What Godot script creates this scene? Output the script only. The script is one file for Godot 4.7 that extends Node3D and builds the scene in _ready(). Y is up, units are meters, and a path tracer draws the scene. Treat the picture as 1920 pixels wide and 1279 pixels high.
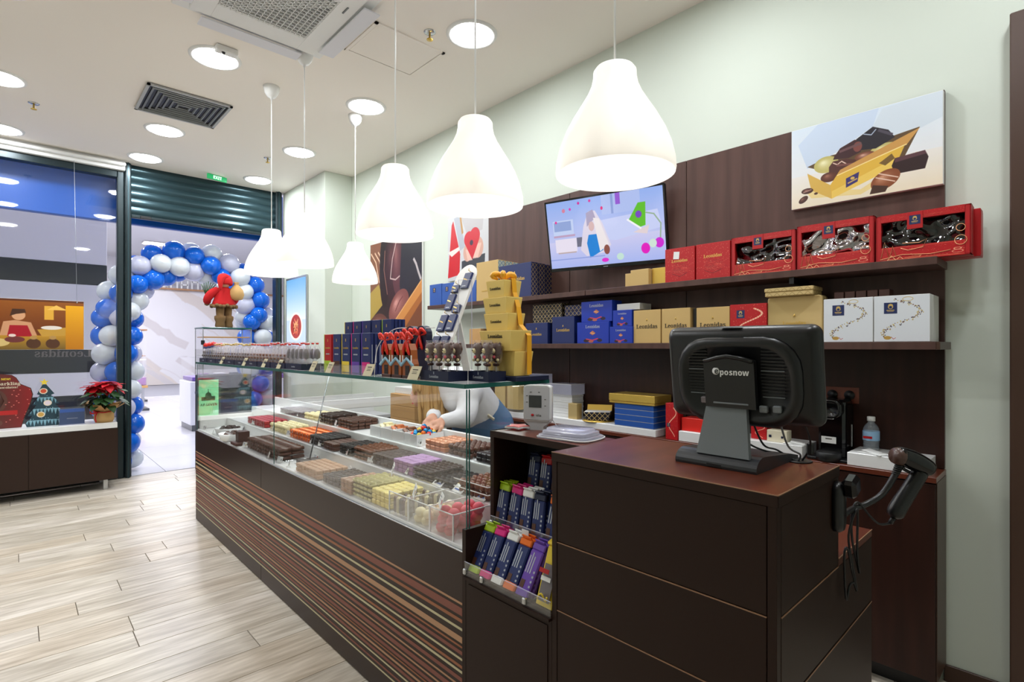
extends Node3D
# A chocolate shop seen from behind the till: camera at the origin at 1.4 m, the counter runs along -Z, the shelf wall is the plane X = 2.856.
var M := {}
var seen_names := {}
var part_names := {}
var cache := {}
var rng := RandomNumberGenerator.new()
const HC := 3.36
const WX := 2.856

func _ready():
	rng.seed = 7
	# camera
	var cam := Camera3D.new(); cam.name = "camera"; add_child(cam)
	cam.position = Vector3(0, 1.4, 0); cam.rotation.y = -deg_to_rad(43.133)
	cam.projection = Camera3D.PROJECTION_FRUSTUM
	cam.near = 0.05; cam.far = 80.0
	cam.size = 2.0 * 0.05 * 639.5 / 998.0
	cam.frustum_offset = Vector2(0, 0.05 * 10.5 / 998.0)
	cam.current = true
	# environment and exposure
	var we := WorldEnvironment.new(); we.name = "environment"; add_child(we)
	var e := Environment.new(); we.environment = e
	e.background_mode = Environment.BG_COLOR; e.background_color = Color(0.5, 0.53, 0.58)
	e.tonemap_mode = Environment.TONE_MAPPER_LINEAR; e.tonemap_exposure = 1.25
	e.sdfgi_enabled = true; e.ssao_enabled = true; e.ssil_enabled = true
	materials()
	setting()
	mall()
	lamps()
	ceiling_things()
	counter()
	chocolates()
	rack_and_till()
	till_things()
	back_wall()
	shelf_boxes()
	cabinet_things()
	glass_top_things()
	vitrine_things()
	balloons()
	clerk()

# ---------- naming ----------
func num(n: String) -> String:
	seen_names[n] = seen_names.get(n, -1) + 1
	return n if seen_names[n] == 0 else "%s_%03d" % [n, seen_names[n]]

func tag(o, label := "", cat := "", group := "", kind := ""):
	if label: o.set_meta("label", label)
	if cat: o.set_meta("category", cat)
	if group: o.set_meta("group", group)
	if kind: o.set_meta("kind", kind)
	return o

func thing(n, at, label, cat, group := "", yaw := 0.0):
	var o := Node3D.new(); o.name = num(n); add_child(o)
	o.position = at; o.rotation.y = yaw
	return tag(o, label, cat, group)

func part(par, n: String, mesh, m, at := Vector3.ZERO, rot := Vector3.ZERO, lab := ""):
	var o := MeshInstance3D.new(); o.mesh = mesh
	o.material_override = M[m] if m is String else m
	var k = [par.get_instance_id(), n]
	part_names[k] = part_names.get(k, -1) + 1
	o.name = n if part_names[k] == 0 else "%s_%03d" % [n, part_names[k]]
	par.add_child(o, true); o.position = at; o.rotation = rot
	if lab: o.set_meta("label", lab)
	return o

func solo(n, mesh, m, at, label, cat, group := "", rot := Vector3.ZERO):
	var o := MeshInstance3D.new(); o.mesh = mesh; o.material_override = M[m] if m is String else m
	o.name = num(n); add_child(o); o.position = at; o.rotation = rot
	return tag(o, label, cat, group)

func st(n, mesh, m, at, rot := Vector3.ZERO):
	var o = solo(n, mesh, m, at, "", "", "", rot); o.set_meta("kind", "structure"); return o

func copy(t, at, label := "", yaw = null, group := ""):
	var base = str(t.name).get_slice("_0", 0)
	var r = t.duplicate(); r.name = num(base); add_child(r); r.position = at
	if yaw != null: r.rotation.y = yaw
	if label: r.set_meta("label", label)
	if group: r.set_meta("group", group)
	return r

func nth(i: int) -> String:
	return ["first", "second", "third", "fourth", "fifth", "sixth", "seventh", "eighth", "ninth", "tenth", "eleventh", "twelfth", "thirteenth", "fourteenth", "fifteenth", "sixteenth", "seventeenth", "eighteenth", "nineteenth", "twentieth"][i] if i < 20 else str(i + 1) + "th"

# ---------- shapes ----------
func V(x, y, z) -> Vector3: return Vector3(x, y, z)

func nst() -> SurfaceTool:
	var s := SurfaceTool.new(); s.begin(Mesh.PRIMITIVE_TRIANGLES); return s

func tri(s, a, b, c, out, ua := Vector2.ZERO, ub := Vector2.ZERO, uc := Vector2.ZERO):
	var n: Vector3 = (b - a).cross(c - a)
	if n.dot(out) > 0: # godot: front faces clockwise
		var t = b; b = c; c = t
		var u = ub; ub = uc; uc = u
	for k in [[a, ua], [b, ub], [c, uc]]:
		s.set_normal(out); s.set_uv(k[1]); s.add_vertex(k[0])

func face(s, p: Array, out: Vector3, uv := []):
	var n = out.normalized()
	for i in range(1, p.size() - 1):
		if uv: tri(s, p[0], p[i], p[i + 1], n, uv[0], uv[i], uv[i + 1])
		else: tri(s, p[0], p[i], p[i + 1], n)

const SIDES = [[Vector3(0, 0, 1), Vector3(1, 0, 0), Vector3(0, 1, 0)], [Vector3(0, 0, -1), Vector3(-1, 0, 0), Vector3(0, 1, 0)], [Vector3(1, 0, 0), Vector3(0, 0, -1), Vector3(0, 1, 0)], [Vector3(-1, 0, 0), Vector3(0, 0, 1), Vector3(0, 1, 0)], [Vector3(0, 1, 0), Vector3(1, 0, 0), Vector3(0, 0, -1)], [Vector3(0, -1, 0), Vector3(1, 0, 0), Vector3(0, 0, 1)]]

func add_box(s, size: Vector3, at := Vector3.ZERO, b := 0.0, basis := Basis(), taper := 1.0):
	# base at y = 0 before `at`; taper scales the bottom
	var h = size / 2.0
	b = minf(b, minf(h.x, minf(h.y, h.z)) * 0.9)
	var tx = func(v: Vector3):
		if taper != 1.0:
			var k = lerpf(taper, 1.0, (v.y + h.y) / size.y); v.x *= k; v.z *= k
		return basis * (v + V(0, h.y, 0)) + at
	for f in SIDES:
		var n: Vector3 = f[0]; var u: Vector3 = f[1]; var w: Vector3 = f[2]
		var c = n * (h * n.abs()).length()
		var du = u * ((h * u.abs()).length() - b); var dw = w * ((h * w.abs()).length() - b)
		face(s, [tx.call(c - du - dw), tx.call(c + du - dw), tx.call(c + du + dw), tx.call(c - du + dw)], basis * n, [Vector2(0, 1), Vector2(1, 1), Vector2(1, 0), Vector2(0, 0)])
	if b > 0.0:
		for ax in 3:
			var j = (ax + 1) % 3; var k = (ax + 2) % 3
			for sj in [-1, 1]:
				for sk in [-1, 1]:
					var p = []
					for q in [[-1, 0], [1, 0], [1, 1], [-1, 1]]:
						var v = Vector3.ZERO
						v[ax] = q[0] * (h[ax] - b); v[j] = sj * (h[j] - (b if q[1] else 0.0)); v[k] = sk * (h[k] - (0.0 if q[1] else b))
						p.append(tx.call(v))
					var n = Vector3.ZERO; n[j] = sj; n[k] = sk
					face(s, p, basis * n)
		for sx in [-1, 1]:
			for sy in [-1, 1]:
				for sz in [-1, 1]:
					var g = V(sx, sy, sz); var o = g * (h - V(b, b, b))
					face(s, [tx.call(o + V(sx * b, 0, 0)), tx.call(o + V(0, sy * b, 0)), tx.call(o + V(0, 0, sz * b))], basis * g)

func box(x, y, z, b := 0.002, taper := 1.0) -> ArrayMesh:
	var k = "b%.4f,%.4f,%.4f,%.4f,%.3f" % [x, y, z, b, taper]
	if not cache.has(k):
		var s = nst(); add_box(s, V(x, y, z), Vector3.ZERO, b, Basis(), taper); cache[k] = s.commit()
	return cache[k]

func boxes(list: Array, b := 0.0) -> ArrayMesh: # [[size, at], ...] in one mesh
	var s = nst()
	for l in list: add_box(s, l[0], l[1], b, l[2] if l.size() > 2 else Basis())
	return s.commit()

func surf(s, rows: Array, closed := false, smooth := true, flip := false):
	if not smooth: s.set_smooth_group(-1)
	else: s.set_smooth_group(0)
	var nr = rows.size()
	for i in nr - 1:
		var a = rows[i]; var b = rows[i + 1]; var n = a.size()
		for j in (n if closed else n - 1):
			var k = (j + 1) % n
			var u0 = float(j) / n; var u1 = float(j + 1) / n; var v0 = float(i) / (nr - 1); var v1 = float(i + 1) / (nr - 1)
			var q = [[a[j], u0, v0], [a[k], u1, v0], [b[k], u1, v1], [b[j], u0, v1]]
			for t in ([[0, 2, 1], [0, 3, 2]] if flip else [[0, 1, 2], [0, 2, 3]]):
				if q[t[0]][0].is_equal_approx(q[t[1]][0]) or q[t[1]][0].is_equal_approx(q[t[2]][0]) or q[t[0]][0].is_equal_approx(q[t[2]][0]): continue
				for m in t:
					s.set_uv(Vector2(q[m][1], 1.0 - q[m][2])); s.add_vertex(q[m][0])

func fin(s) -> ArrayMesh:
	s.generate_normals(); return s.commit()

func add_lathe(s, prof: Array, seg := 24, at := Vector3.ZERO, basis := Basis(), sx := 1.0, sz := 1.0):
	# profile of (radius, y) from the bottom up on the outside
	var rows = []
	for p in prof:
		var r = []
		for j in seg:
			var a = TAU * j / seg; r.append(basis * V(p[0] * cos(a) * sx, p[1], p[0] * sin(a) * sz) + at)
		rows.append(r)
	surf(s, rows, true)

func lathe(prof: Array, seg := 24) -> ArrayMesh:
	var k = "l" + str(prof) + str(seg)
	if not cache.has(k):
		var s = nst(); add_lathe(s, prof, seg); cache[k] = fin(s)
	return cache[k]

func ball(r, seg := 16, sy := 1.0) -> ArrayMesh:
	var p = []
	for i in seg / 2 + 1:
		var a = PI * i / (seg / 2) - PI / 2; p.append([maxf(r * cos(a), 0.0), r * sin(a) * sy])
	return lathe(p, seg)

func add_tube(s, pts: Array, r, seg := 8):
	var rows = []; var up = Vector3.UP
	for i in pts.size():
		var d: Vector3 = (pts[mini(i + 1, pts.size() - 1)] - pts[maxi(i - 1, 0)]).normalized()
		var x = up.cross(d)
		if x.length() < 0.05: x = Vector3.RIGHT.cross(d)
		if x.length() < 0.05: x = Vector3.BACK.cross(d)
		x = x.normalized(); var y = d.cross(x); up = y
		var rr = r[i] if r is Array else r
		var row = []
		for j in seg:
			var a = TAU * j / seg; row.append(pts[i] + (x * cos(a) - y * sin(a)) * rr)
		rows.append(row)
	var e0 = []; var e1 = []
	for j in seg: e0.append(pts[0]); e1.append(pts[-1])
	rows.push_front(e0); rows.append(e1)
	surf(s, rows, true)

func tube(pts: Array, r, seg := 8) -> ArrayMesh:
	var s = nst(); add_tube(s, pts, r, seg); return fin(s)

func bez(pts: Array, n := 16) -> Array: # smooth curve through points
	var out = []
	for i in pts.size() - 1:
		var p0 = pts[maxi(i - 1, 0)]; var p1 = pts[i]; var p2 = pts[i + 1]; var p3 = pts[mini(i + 2, pts.size() - 1)]
		for k in n: out.append(p1.cubic_interpolate(p2, p0, p3, float(k) / n))
	out.append(pts[-1]); return out

func add_prism(s, poly: Array, d, at := Vector3.ZERO, basis := Basis()):
	# polygon of Vector2 in the XY plane, thickness d about z = 0
	var pv = PackedVector2Array(poly)
	var idx = Geometry2D.triangulate_polygon(pv)
	var mn = pv[0]; var mx = pv[0]
	for p in pv: mn = mn.min(p); mx = mx.max(p)
	var sz = mx - mn
	for side in [-1, 1]:
		for i in range(0, idx.size(), 3):
			var q = []; var uv = []
			for k in 3:
				var p = pv[idx[i + k]]; q.append(basis * V(p.x, p.y, side * d / 2.0) + at); uv.append(Vector2((p.x - mn.x) / sz.x, 1.0 - (p.y - mn.y) / sz.y))
			face(s, q, basis * V(0, 0, side), uv)
	var cw = 1.0 if Geometry2D.is_polygon_clockwise(pv) else -1.0
	for i in pv.size():
		var a = pv[i]; var b = pv[(i + 1) % pv.size()]; var t = b - a
		face(s, [basis * V(a.x, a.y, -d / 2) + at, basis * V(b.x, b.y, -d / 2) + at, basis * V(b.x, b.y, d / 2) + at, basis * V(a.x, a.y, d / 2) + at], basis * (V(-t.y, t.x, 0) * cw))

func prism(poly: Array, d) -> ArrayMesh:
	var s = nst(); add_prism(s, poly, d); return s.commit()

func quad(w, h) -> ArrayMesh: # faces +Z, centred
	var k = "q%.4f,%.4f" % [w, h]
	if not cache.has(k):
		var s = nst()
		face(s, [V(-w / 2, -h / 2, 0), V(w / 2, -h / 2, 0), V(w / 2, h / 2, 0), V(-w / 2, h / 2, 0)], V(0, 0, 1), [Vector2(0, 1), Vector2(1, 1), Vector2(1, 0), Vector2(0, 0)])
		cache[k] = s.commit()
	return cache[k]

func txt(string: String, h, bold := true, serif := true, depth := 0.0006) -> TextMesh:
	var k = "t%s%.4f%s%s" % [string, h, bold, serif]
	if not cache.has(k):
		var f := SystemFont.new(); f.font_names = PackedStringArray(["Droid Serif" if serif else "Droid Sans"]); f.font_weight = 700 if bold else 400
		var t := TextMesh.new(); t.font = f; t.text = string; t.font_size = 32; t.pixel_size = h / 23.0; t.depth = depth; t.curve_step = 2.0
		cache[k] = t
	return cache[k]

const FX := Vector3(0, -PI / 2, 0) # turns a +Z facing sheet to face -X
func blob(n, seg, f: Callable) -> ArrayMesh: # closed smooth surface from f(theta, phi)
	var s = nst(); var rows = []
	for i in n + 1:
		var r = []
		for j in seg: r.append(f.call(PI * i / n, TAU * j / seg))
		rows.append(r)
	surf(s, rows, true, true, true); return fin(s)

# ---------- materials and painted prints ----------
func mat(k, c, rough := 0.6, metal := 0.0, spec := 0.5) -> StandardMaterial3D:
	var m := StandardMaterial3D.new(); m.albedo_color = c; m.roughness = rough; m.metallic = metal; m.metallic_specular = spec; m.resource_name = k
	M[k] = m; return m

func rgb(r, g, b) -> Color: return Color(r / 255.0, g / 255.0, b / 255.0)

func glow(k, c, e):
	var m = mat(k, Color(c.r, c.g, c.b), 0.5); m.emission_enabled = true; m.emission = c; m.emission_energy_multiplier = e; return m

func glass(k, c, a, rough := 0.02, spec := 0.5):
	var m = mat(k, Color(c.r, c.g, c.b, a), rough, 0.0, spec); m.transparency = BaseMaterial3D.TRANSPARENCY_ALPHA; return m

func printed(k, tex, rough := 0.5):
	var m = mat(k, Color.WHITE, rough); m.albedo_texture = tex; return m

class Cv: # a small painter: polygons, ellipses and strokes in 0..1 coordinates, drawn at twice the size
	var im: Image; var w: int; var h: int
	func _init(W, H, bg: Color):
		w = W * 2; h = H * 2; im = Image.create(w, h, false, Image.FORMAT_RGBA8); im.fill(bg)
	func poly(p: Array, c: Color):
		var y0 = h; var y1 = 0
		for q in p: y0 = mini(y0, int(q.y * h)); y1 = maxi(y1, int(q.y * h))
		for y in range(maxi(y0, 0), mini(y1 + 1, h)):
			var yy = (y + 0.5) / h; var xs = []
			for i in p.size():
				var a = p[i]; var b = p[(i + 1) % p.size()]
				if (a.y <= yy) != (b.y <= yy): xs.append(a.x + (yy - a.y) / (b.y - a.y) * (b.x - a.x))
			xs.sort()
			for i in range(0, xs.size() - 1, 2):
				var xa = int(round(xs[i] * w)); var xb = int(round(xs[i + 1] * w))
				if xb > xa: im.fill_rect(Rect2i(xa, y, xb - xa, 1), c)
	func ell(x, y, rx, ry, c: Color, rot := 0.0):
		var p = []; var asp = float(w) / h
		for i in 28:
			var a = TAU * i / 28; var q = Vector2(cos(a) * rx, sin(a) * ry / asp).rotated(rot); p.append(Vector2(x + q.x, y + q.y * asp))
		poly(p, c)
	func orb(x, y, rx, ry, dark: Color, light: Color, rot := 0.0): # an ellipse lightening towards its upper left
		for i in 9:
			var t = i / 8.0; var k = 1.0 - 0.85 * t
			ell(x - rx * 0.22 * t, y - ry * 0.3 * t, rx * k, ry * k, dark.lerp(light, t * t), rot)
	func rect(x0, y0, x1, y1, c): im.fill_rect(Rect2i(int(x0 * w), int(y0 * h), int((x1 - x0) * w), int((y1 - y0) * h)), c)
	func line(p: Array, t, c: Color): # t: thickness as a share of the width
		var asp = float(w) / h
		for i in p.size() - 1:
			var a = Vector2(p[i].x, p[i].y / asp); var b = Vector2(p[i + 1].x, p[i + 1].y / asp); var n = (b - a).orthogonal().normalized() * t / 2; var l = (b - a).normalized() * t * 0.3
			var q = []
			for v in [a + n - l, b + n + l, b - n + l, a - n - l]: q.append(Vector2(v.x, v.y * asp))
			poly(q, c)
	func grad(x0, y0, x1, y1, a: Color, b: Color, across := false):
		for i in 48:
			var c = a.lerp(b, i / 47.0)
			if across: rect(lerpf(x0, x1, i / 48.0), y0, lerpf(x0, x1, (i + 1) / 48.0) + 1.0 / w, y1, c)
			else: rect(x0, lerpf(y0, y1, i / 48.0), x1, lerpf(y0, y1, (i + 1) / 48.0) + 1.0 / h, c)
	func tex(soft := 1) -> ImageTexture:
		if soft > 1:
			im.resize(w / 2 / soft, h / 2 / soft, Image.INTERPOLATE_LANCZOS); im.resize(w / 2, h / 2, Image.INTERPOLATE_CUBIC)
		else: im.resize(w / 2, h / 2, Image.INTERPOLATE_LANCZOS)
		return ImageTexture.create_from_image(im)

func P(a: Array) -> Array: # flat list to Vector2 list
	var o = []
	for i in range(0, a.size(), 2): o.append(Vector2(a[i], a[i + 1]))
	return o

func grain(w, h, a: Color, b: Color, fx, fy, sd, knots := 0.0) -> ImageTexture:
	var n := FastNoiseLite.new(); n.seed = sd; n.frequency = 1.0; n.fractal_octaves = 4
	var n2 := FastNoiseLite.new(); n2.seed = sd + 9; n2.frequency = 1.0; n2.fractal_octaves = 2
	var im := Image.create(w, h, false, Image.FORMAT_RGB8)
	for y in h:
		for x in w:
			# blended over the seam, so that the pattern repeats
			var t = 0.5 + 0.55 * n.get_noise_2d(x * fx, y * fy) + knots * n2.get_noise_2d(x * fx * 0.4, y * fy * 0.25)
			im.set_pixel(x, y, a.lerp(b, clampf(t, 0, 1)))
	im.generate_mipmaps()
	return ImageTexture.create_from_image(im)

func materials():
	mat("white", rgb(232, 232, 230), 0.5); mat("wall", rgb(212, 219, 208), 0.85); mat("ceil", rgb(244, 237, 228), 0.9)
	mat("gloss_white", rgb(236, 236, 236), 0.22); mat("black", rgb(16, 16, 18), 0.45); mat("gloss_black", rgb(12, 12, 14), 0.12)
	mat("shutter", rgb(44, 66, 72), 0.3, 0.55); mat("frame", rgb(30, 44, 48), 0.35, 0.3); mat("steel", rgb(190, 192, 194), 0.25, 0.9); mat("dark_steel", rgb(96, 98, 100), 0.3, 0.8)
	mat("gold", rgb(214, 178, 84), 0.32, 0.55); mat("matt_gold", rgb(205, 172, 110), 0.55, 0.1); mat("tin_gold", rgb(208, 180, 122), 0.4, 0.3)
	mat("gold_card", rgb(232, 200, 112), 0.36, 0.15); mat("pale_grey", rgb(196, 196, 200), 0.4); mat("navy", rgb(24, 40, 96), 0.45); mat("dark_navy", rgb(18, 26, 58), 0.4); mat("blue", rgb(24, 60, 172), 0.42); mat("mid_blue", rgb(34, 84, 168), 0.45)
	mat("red", rgb(182, 10, 20), 0.42); mat("bright_red", rgb(226, 40, 30), 0.35); mat("lime", rgb(176, 206, 40), 0.3); mat("pink", rgb(222, 40, 130), 0.3); mat("orange", rgb(232, 110, 30), 0.28, 0.2)
	mat("purple", rgb(104, 66, 168), 0.35); mat("yellow", rgb(236, 206, 60), 0.35); mat("cream", rgb(226, 216, 190), 0.5); mat("card", rgb(206, 194, 160), 0.6); mat("paper", rgb(240, 240, 238), 0.7)
	mat("kraft", rgb(196, 152, 96), 0.75); mat("ribbon", rgb(236, 170, 40), 0.35); mat("red_ribbon", rgb(228, 44, 28), 0.35, 0.0)
	mat("milk", rgb(118, 70, 42), 0.4); mat("dark_choc", rgb(52, 30, 22), 0.38); mat("black_choc", rgb(34, 22, 20), 0.38); mat("brown_choc", rgb(84, 48, 32), 0.42); mat("white_choc", rgb(232, 218, 170), 0.45)
	mat("pistachio", rgb(188, 178, 120), 0.5); mat("pale_gold", rgb(226, 206, 120), 0.4, 0.2); mat("orange_foil", rgb(236, 104, 22), 0.25, 0.5); mat("red_foil", rgb(170, 40, 50), 0.3, 0.4); mat("lilac", rgb(168, 128, 176), 0.45); mat("copper", rgb(206, 138, 100), 0.35, 0.3)
	mat("grey_foil", rgb(120, 112, 116), 0.35, 0.3); mat("tan", rgb(176, 132, 96), 0.5); mat("milk_pale", rgb(160, 118, 88), 0.45); mat("pink_sugar", rgb(232, 96, 110), 0.6); mat("red_sugar", rgb(206, 34, 60), 0.6); mat("peel", rgb(190, 104, 52), 0.5)
	mat("balloon_blue", rgb(4, 106, 224), 0.12); mat("balloon_white", rgb(226, 232, 238), 0.14); mat("balloon_pearl", rgb(206, 208, 232), 0.14)
	for k in ["balloon_white", "balloon_pearl", "balloon_blue"]: M[k].backlight_enabled = true; M[k].backlight = Color(0.5, 0.5, 0.5)
	mat("leaf", rgb(34, 70, 30), 0.5); mat("bract", rgb(190, 14, 30), 0.5); mat("skin", rgb(214, 158, 130), 0.55); mat("hair", rgb(190, 150, 92), 0.5); mat("shirt", rgb(232, 232, 234), 0.85); mat("denim", rgb(88, 128, 172), 0.9)
	mat("fur", rgb(122, 92, 58), 0.95); mat("santa_red", rgb(190, 18, 24), 0.9); mat("sack", rgb(196, 156, 100), 0.9); mat("pos", rgb(15, 15, 17), 0.33); mat("pos_grey", rgb(122, 128, 132), 0.42, 0.1); mat("pos_base", rgb(46, 48, 52), 0.34); mat("cable", rgb(20, 20, 22), 0.5); mat("screen_grey", rgb(60, 62, 62), 0.2)
	mat("tile_mall", rgb(214, 214, 220), 0.12); mat("mall_white", rgb(228, 228, 234), 0.6); mat("mall_ceil", rgb(224, 224, 230), 0.8); mat("blue_sign", rgb(0, 84, 180), 0.35); mat("band_black", rgb(30, 30, 34), 0.35); mat("band_white", rgb(234, 231, 232), 0.4)
	mat("gingerbread", rgb(160, 84, 34), 0.45); mat("ice_blue", rgb(160, 206, 232), 0.4); mat("choc_brown", rgb(70, 36, 28), 0.45); mat("silver_ink", rgb(178, 182, 190), 0.35, 0.3); mat("gold_ink", rgb(222, 184, 96), 0.3, 0.4); mat("dark_ink", rgb(52, 44, 30), 0.5)
	mat("stripe_tan", rgb(186, 142, 108), 0.5); mat("stripe_red", rgb(136, 78, 64), 0.5); mat("stripe_cream", rgb(204, 194, 156), 0.5); mat("stripe_rust", rgb(160, 100, 66), 0.5)
	glass("glass", Color(0.5, 0.6, 0.56), 0.012); glass("pane", Color(0.5, 0.55, 0.56), 0.01); glass("acrylic", Color(0.8, 0.82, 0.85), 0.03); glass("cello", Color(0.94, 0.92, 0.96), 0.17, 0.1); glass("clear_cello", Color(0.94, 0.92, 0.96), 0.05, 0.06); glass("plastic", Color(0.9, 0.9, 0.98), 0.4, 0.1)
	mat("glass_edge", rgb(30, 92, 84), 0.15); M.glass_edge.emission_enabled = false
	glass("bottle", Color(0.9, 0.95, 1.0), 0.14, 0.03)
	glow("downlight", Color(0.98, 0.99, 1.0), 15.0); glow("mall_light", Color(1, 0.98, 0.97), 3.0); glow("warm_panel", Color(1, 0.88, 0.8), 2.2); glow("bulb", Color(1, 0.96, 0.9), 1.0); glow("led_strip", Color(0.95, 1, 0.99), 2.0)
	var sh = mat("shade", rgb(238, 237, 235), 0.45); sh.backlight_enabled = true; sh.backlight = Color(0.8, 0.78, 0.74); sh.emission_enabled = true; sh.emission = Color(1, 0.985, 0.97); sh.emission_energy_multiplier = 0.1
	glow("exit_green", rgb(20, 140, 80), 0.8); glow("exit_white", Color(0.85, 1, 0.9), 1.2)
	# wood
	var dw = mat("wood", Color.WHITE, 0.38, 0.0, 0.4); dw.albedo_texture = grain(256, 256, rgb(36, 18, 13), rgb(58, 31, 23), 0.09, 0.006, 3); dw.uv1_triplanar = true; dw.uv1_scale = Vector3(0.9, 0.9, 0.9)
	var dp = mat("wood_panel", Color.WHITE, 0.4, 0.0, 0.4); dp.albedo_texture = grain(256, 256, rgb(72, 50, 45), rgb(98, 71, 64), 0.06, 0.004, 5); dp.uv1_triplanar = true; dp.uv1_scale = Vector3(0.8, 0.8, 0.8)
	var dt = mat("wood_top", Color.WHITE, 0.3, 0.0, 0.5); dt.albedo_texture = grain(256, 256, rgb(82, 36, 22), rgb(112, 56, 38), 0.004, 0.06, 11); dt.uv1_triplanar = true; dt.uv1_scale = Vector3(0.8, 0.8, 0.8)
	mat("front_brown", rgb(47, 30, 23), 0.36, 0.0, 0.4); mat("edge_brown", rgb(72, 48, 36), 0.4); mat("till_brown", rgb(40, 22, 14), 0.45, 0.0, 0.33); mat("edge_highlight", rgb(150, 112, 84), 0.4); mat("vent_grey", rgb(176, 178, 178), 0.5); mat("louvre_grey", rgb(128, 132, 134), 0.5)
	for i in 6:
		var a = [rgb(206, 190, 168), rgb(212, 198, 178), rgb(200, 186, 166), rgb(216, 202, 184), rgb(208, 194, 174), rgb(210, 192, 168)][i]
		var f = mat("plank%d" % i, Color.WHITE, 0.34, 0.0, 0.45); f.albedo_texture = grain(384, 64, a.darkened(0.16), a.lightened(0.3), 0.012, 0.11, 20 + i * 3, 0.5)
	# marble
	var cv = Cv.new(512, 512, rgb(234, 232, 234))
	rng.seed = 4
	for i in 26:
		var x = rng.randf_range(-0.6, 0.9); var y = rng.randf_range(-0.2, 0.9); var p = []; var l = rng.randf_range(0.3, 0.9)
		for k in 9: p.append(Vector2(x + l * k / 8.0, y + l * 0.75 * k / 8.0 + rng.randf_range(-0.012, 0.012)))
		cv.line(p, (rng.randf_range(0.02, 0.09) if i < 14 else rng.randf_range(0.002, 0.008)), [rgb(222, 213, 206), rgb(216, 210, 210), rgb(226, 217, 209), rgb(206, 194, 184)][i % 4])
	var mb = printed("marble", cv.tex(4), 0.15)
	# lattice prints
	for k in [["lattice_black", rgb(22, 24, 40), rgb(214, 188, 128)], ["lattice_navy", rgb(20, 34, 92), rgb(196, 172, 118)], ["lattice_pale", rgb(206, 214, 196), rgb(70, 120, 160)], ["lattice_gold", rgb(206, 180, 124), rgb(176, 148, 92)]]:
		cv = Cv.new(64, 64, k[1])
		for o in [-1.0, -0.5, 0.0, 0.5, 1.0]:
			cv.line([Vector2(o - 0.1, -0.1), Vector2(o + 1.1, 1.1)], 0.055, k[2]); cv.line([Vector2(o - 0.1, 1.1), Vector2(o + 1.1, -0.1)], 0.055, k[2])
		var lm = printed(k[0], cv.tex(), 0.45); lm.uv1_triplanar = true; lm.uv1_scale = Vector3(15, 15, 15)
	painted_prints()

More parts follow.
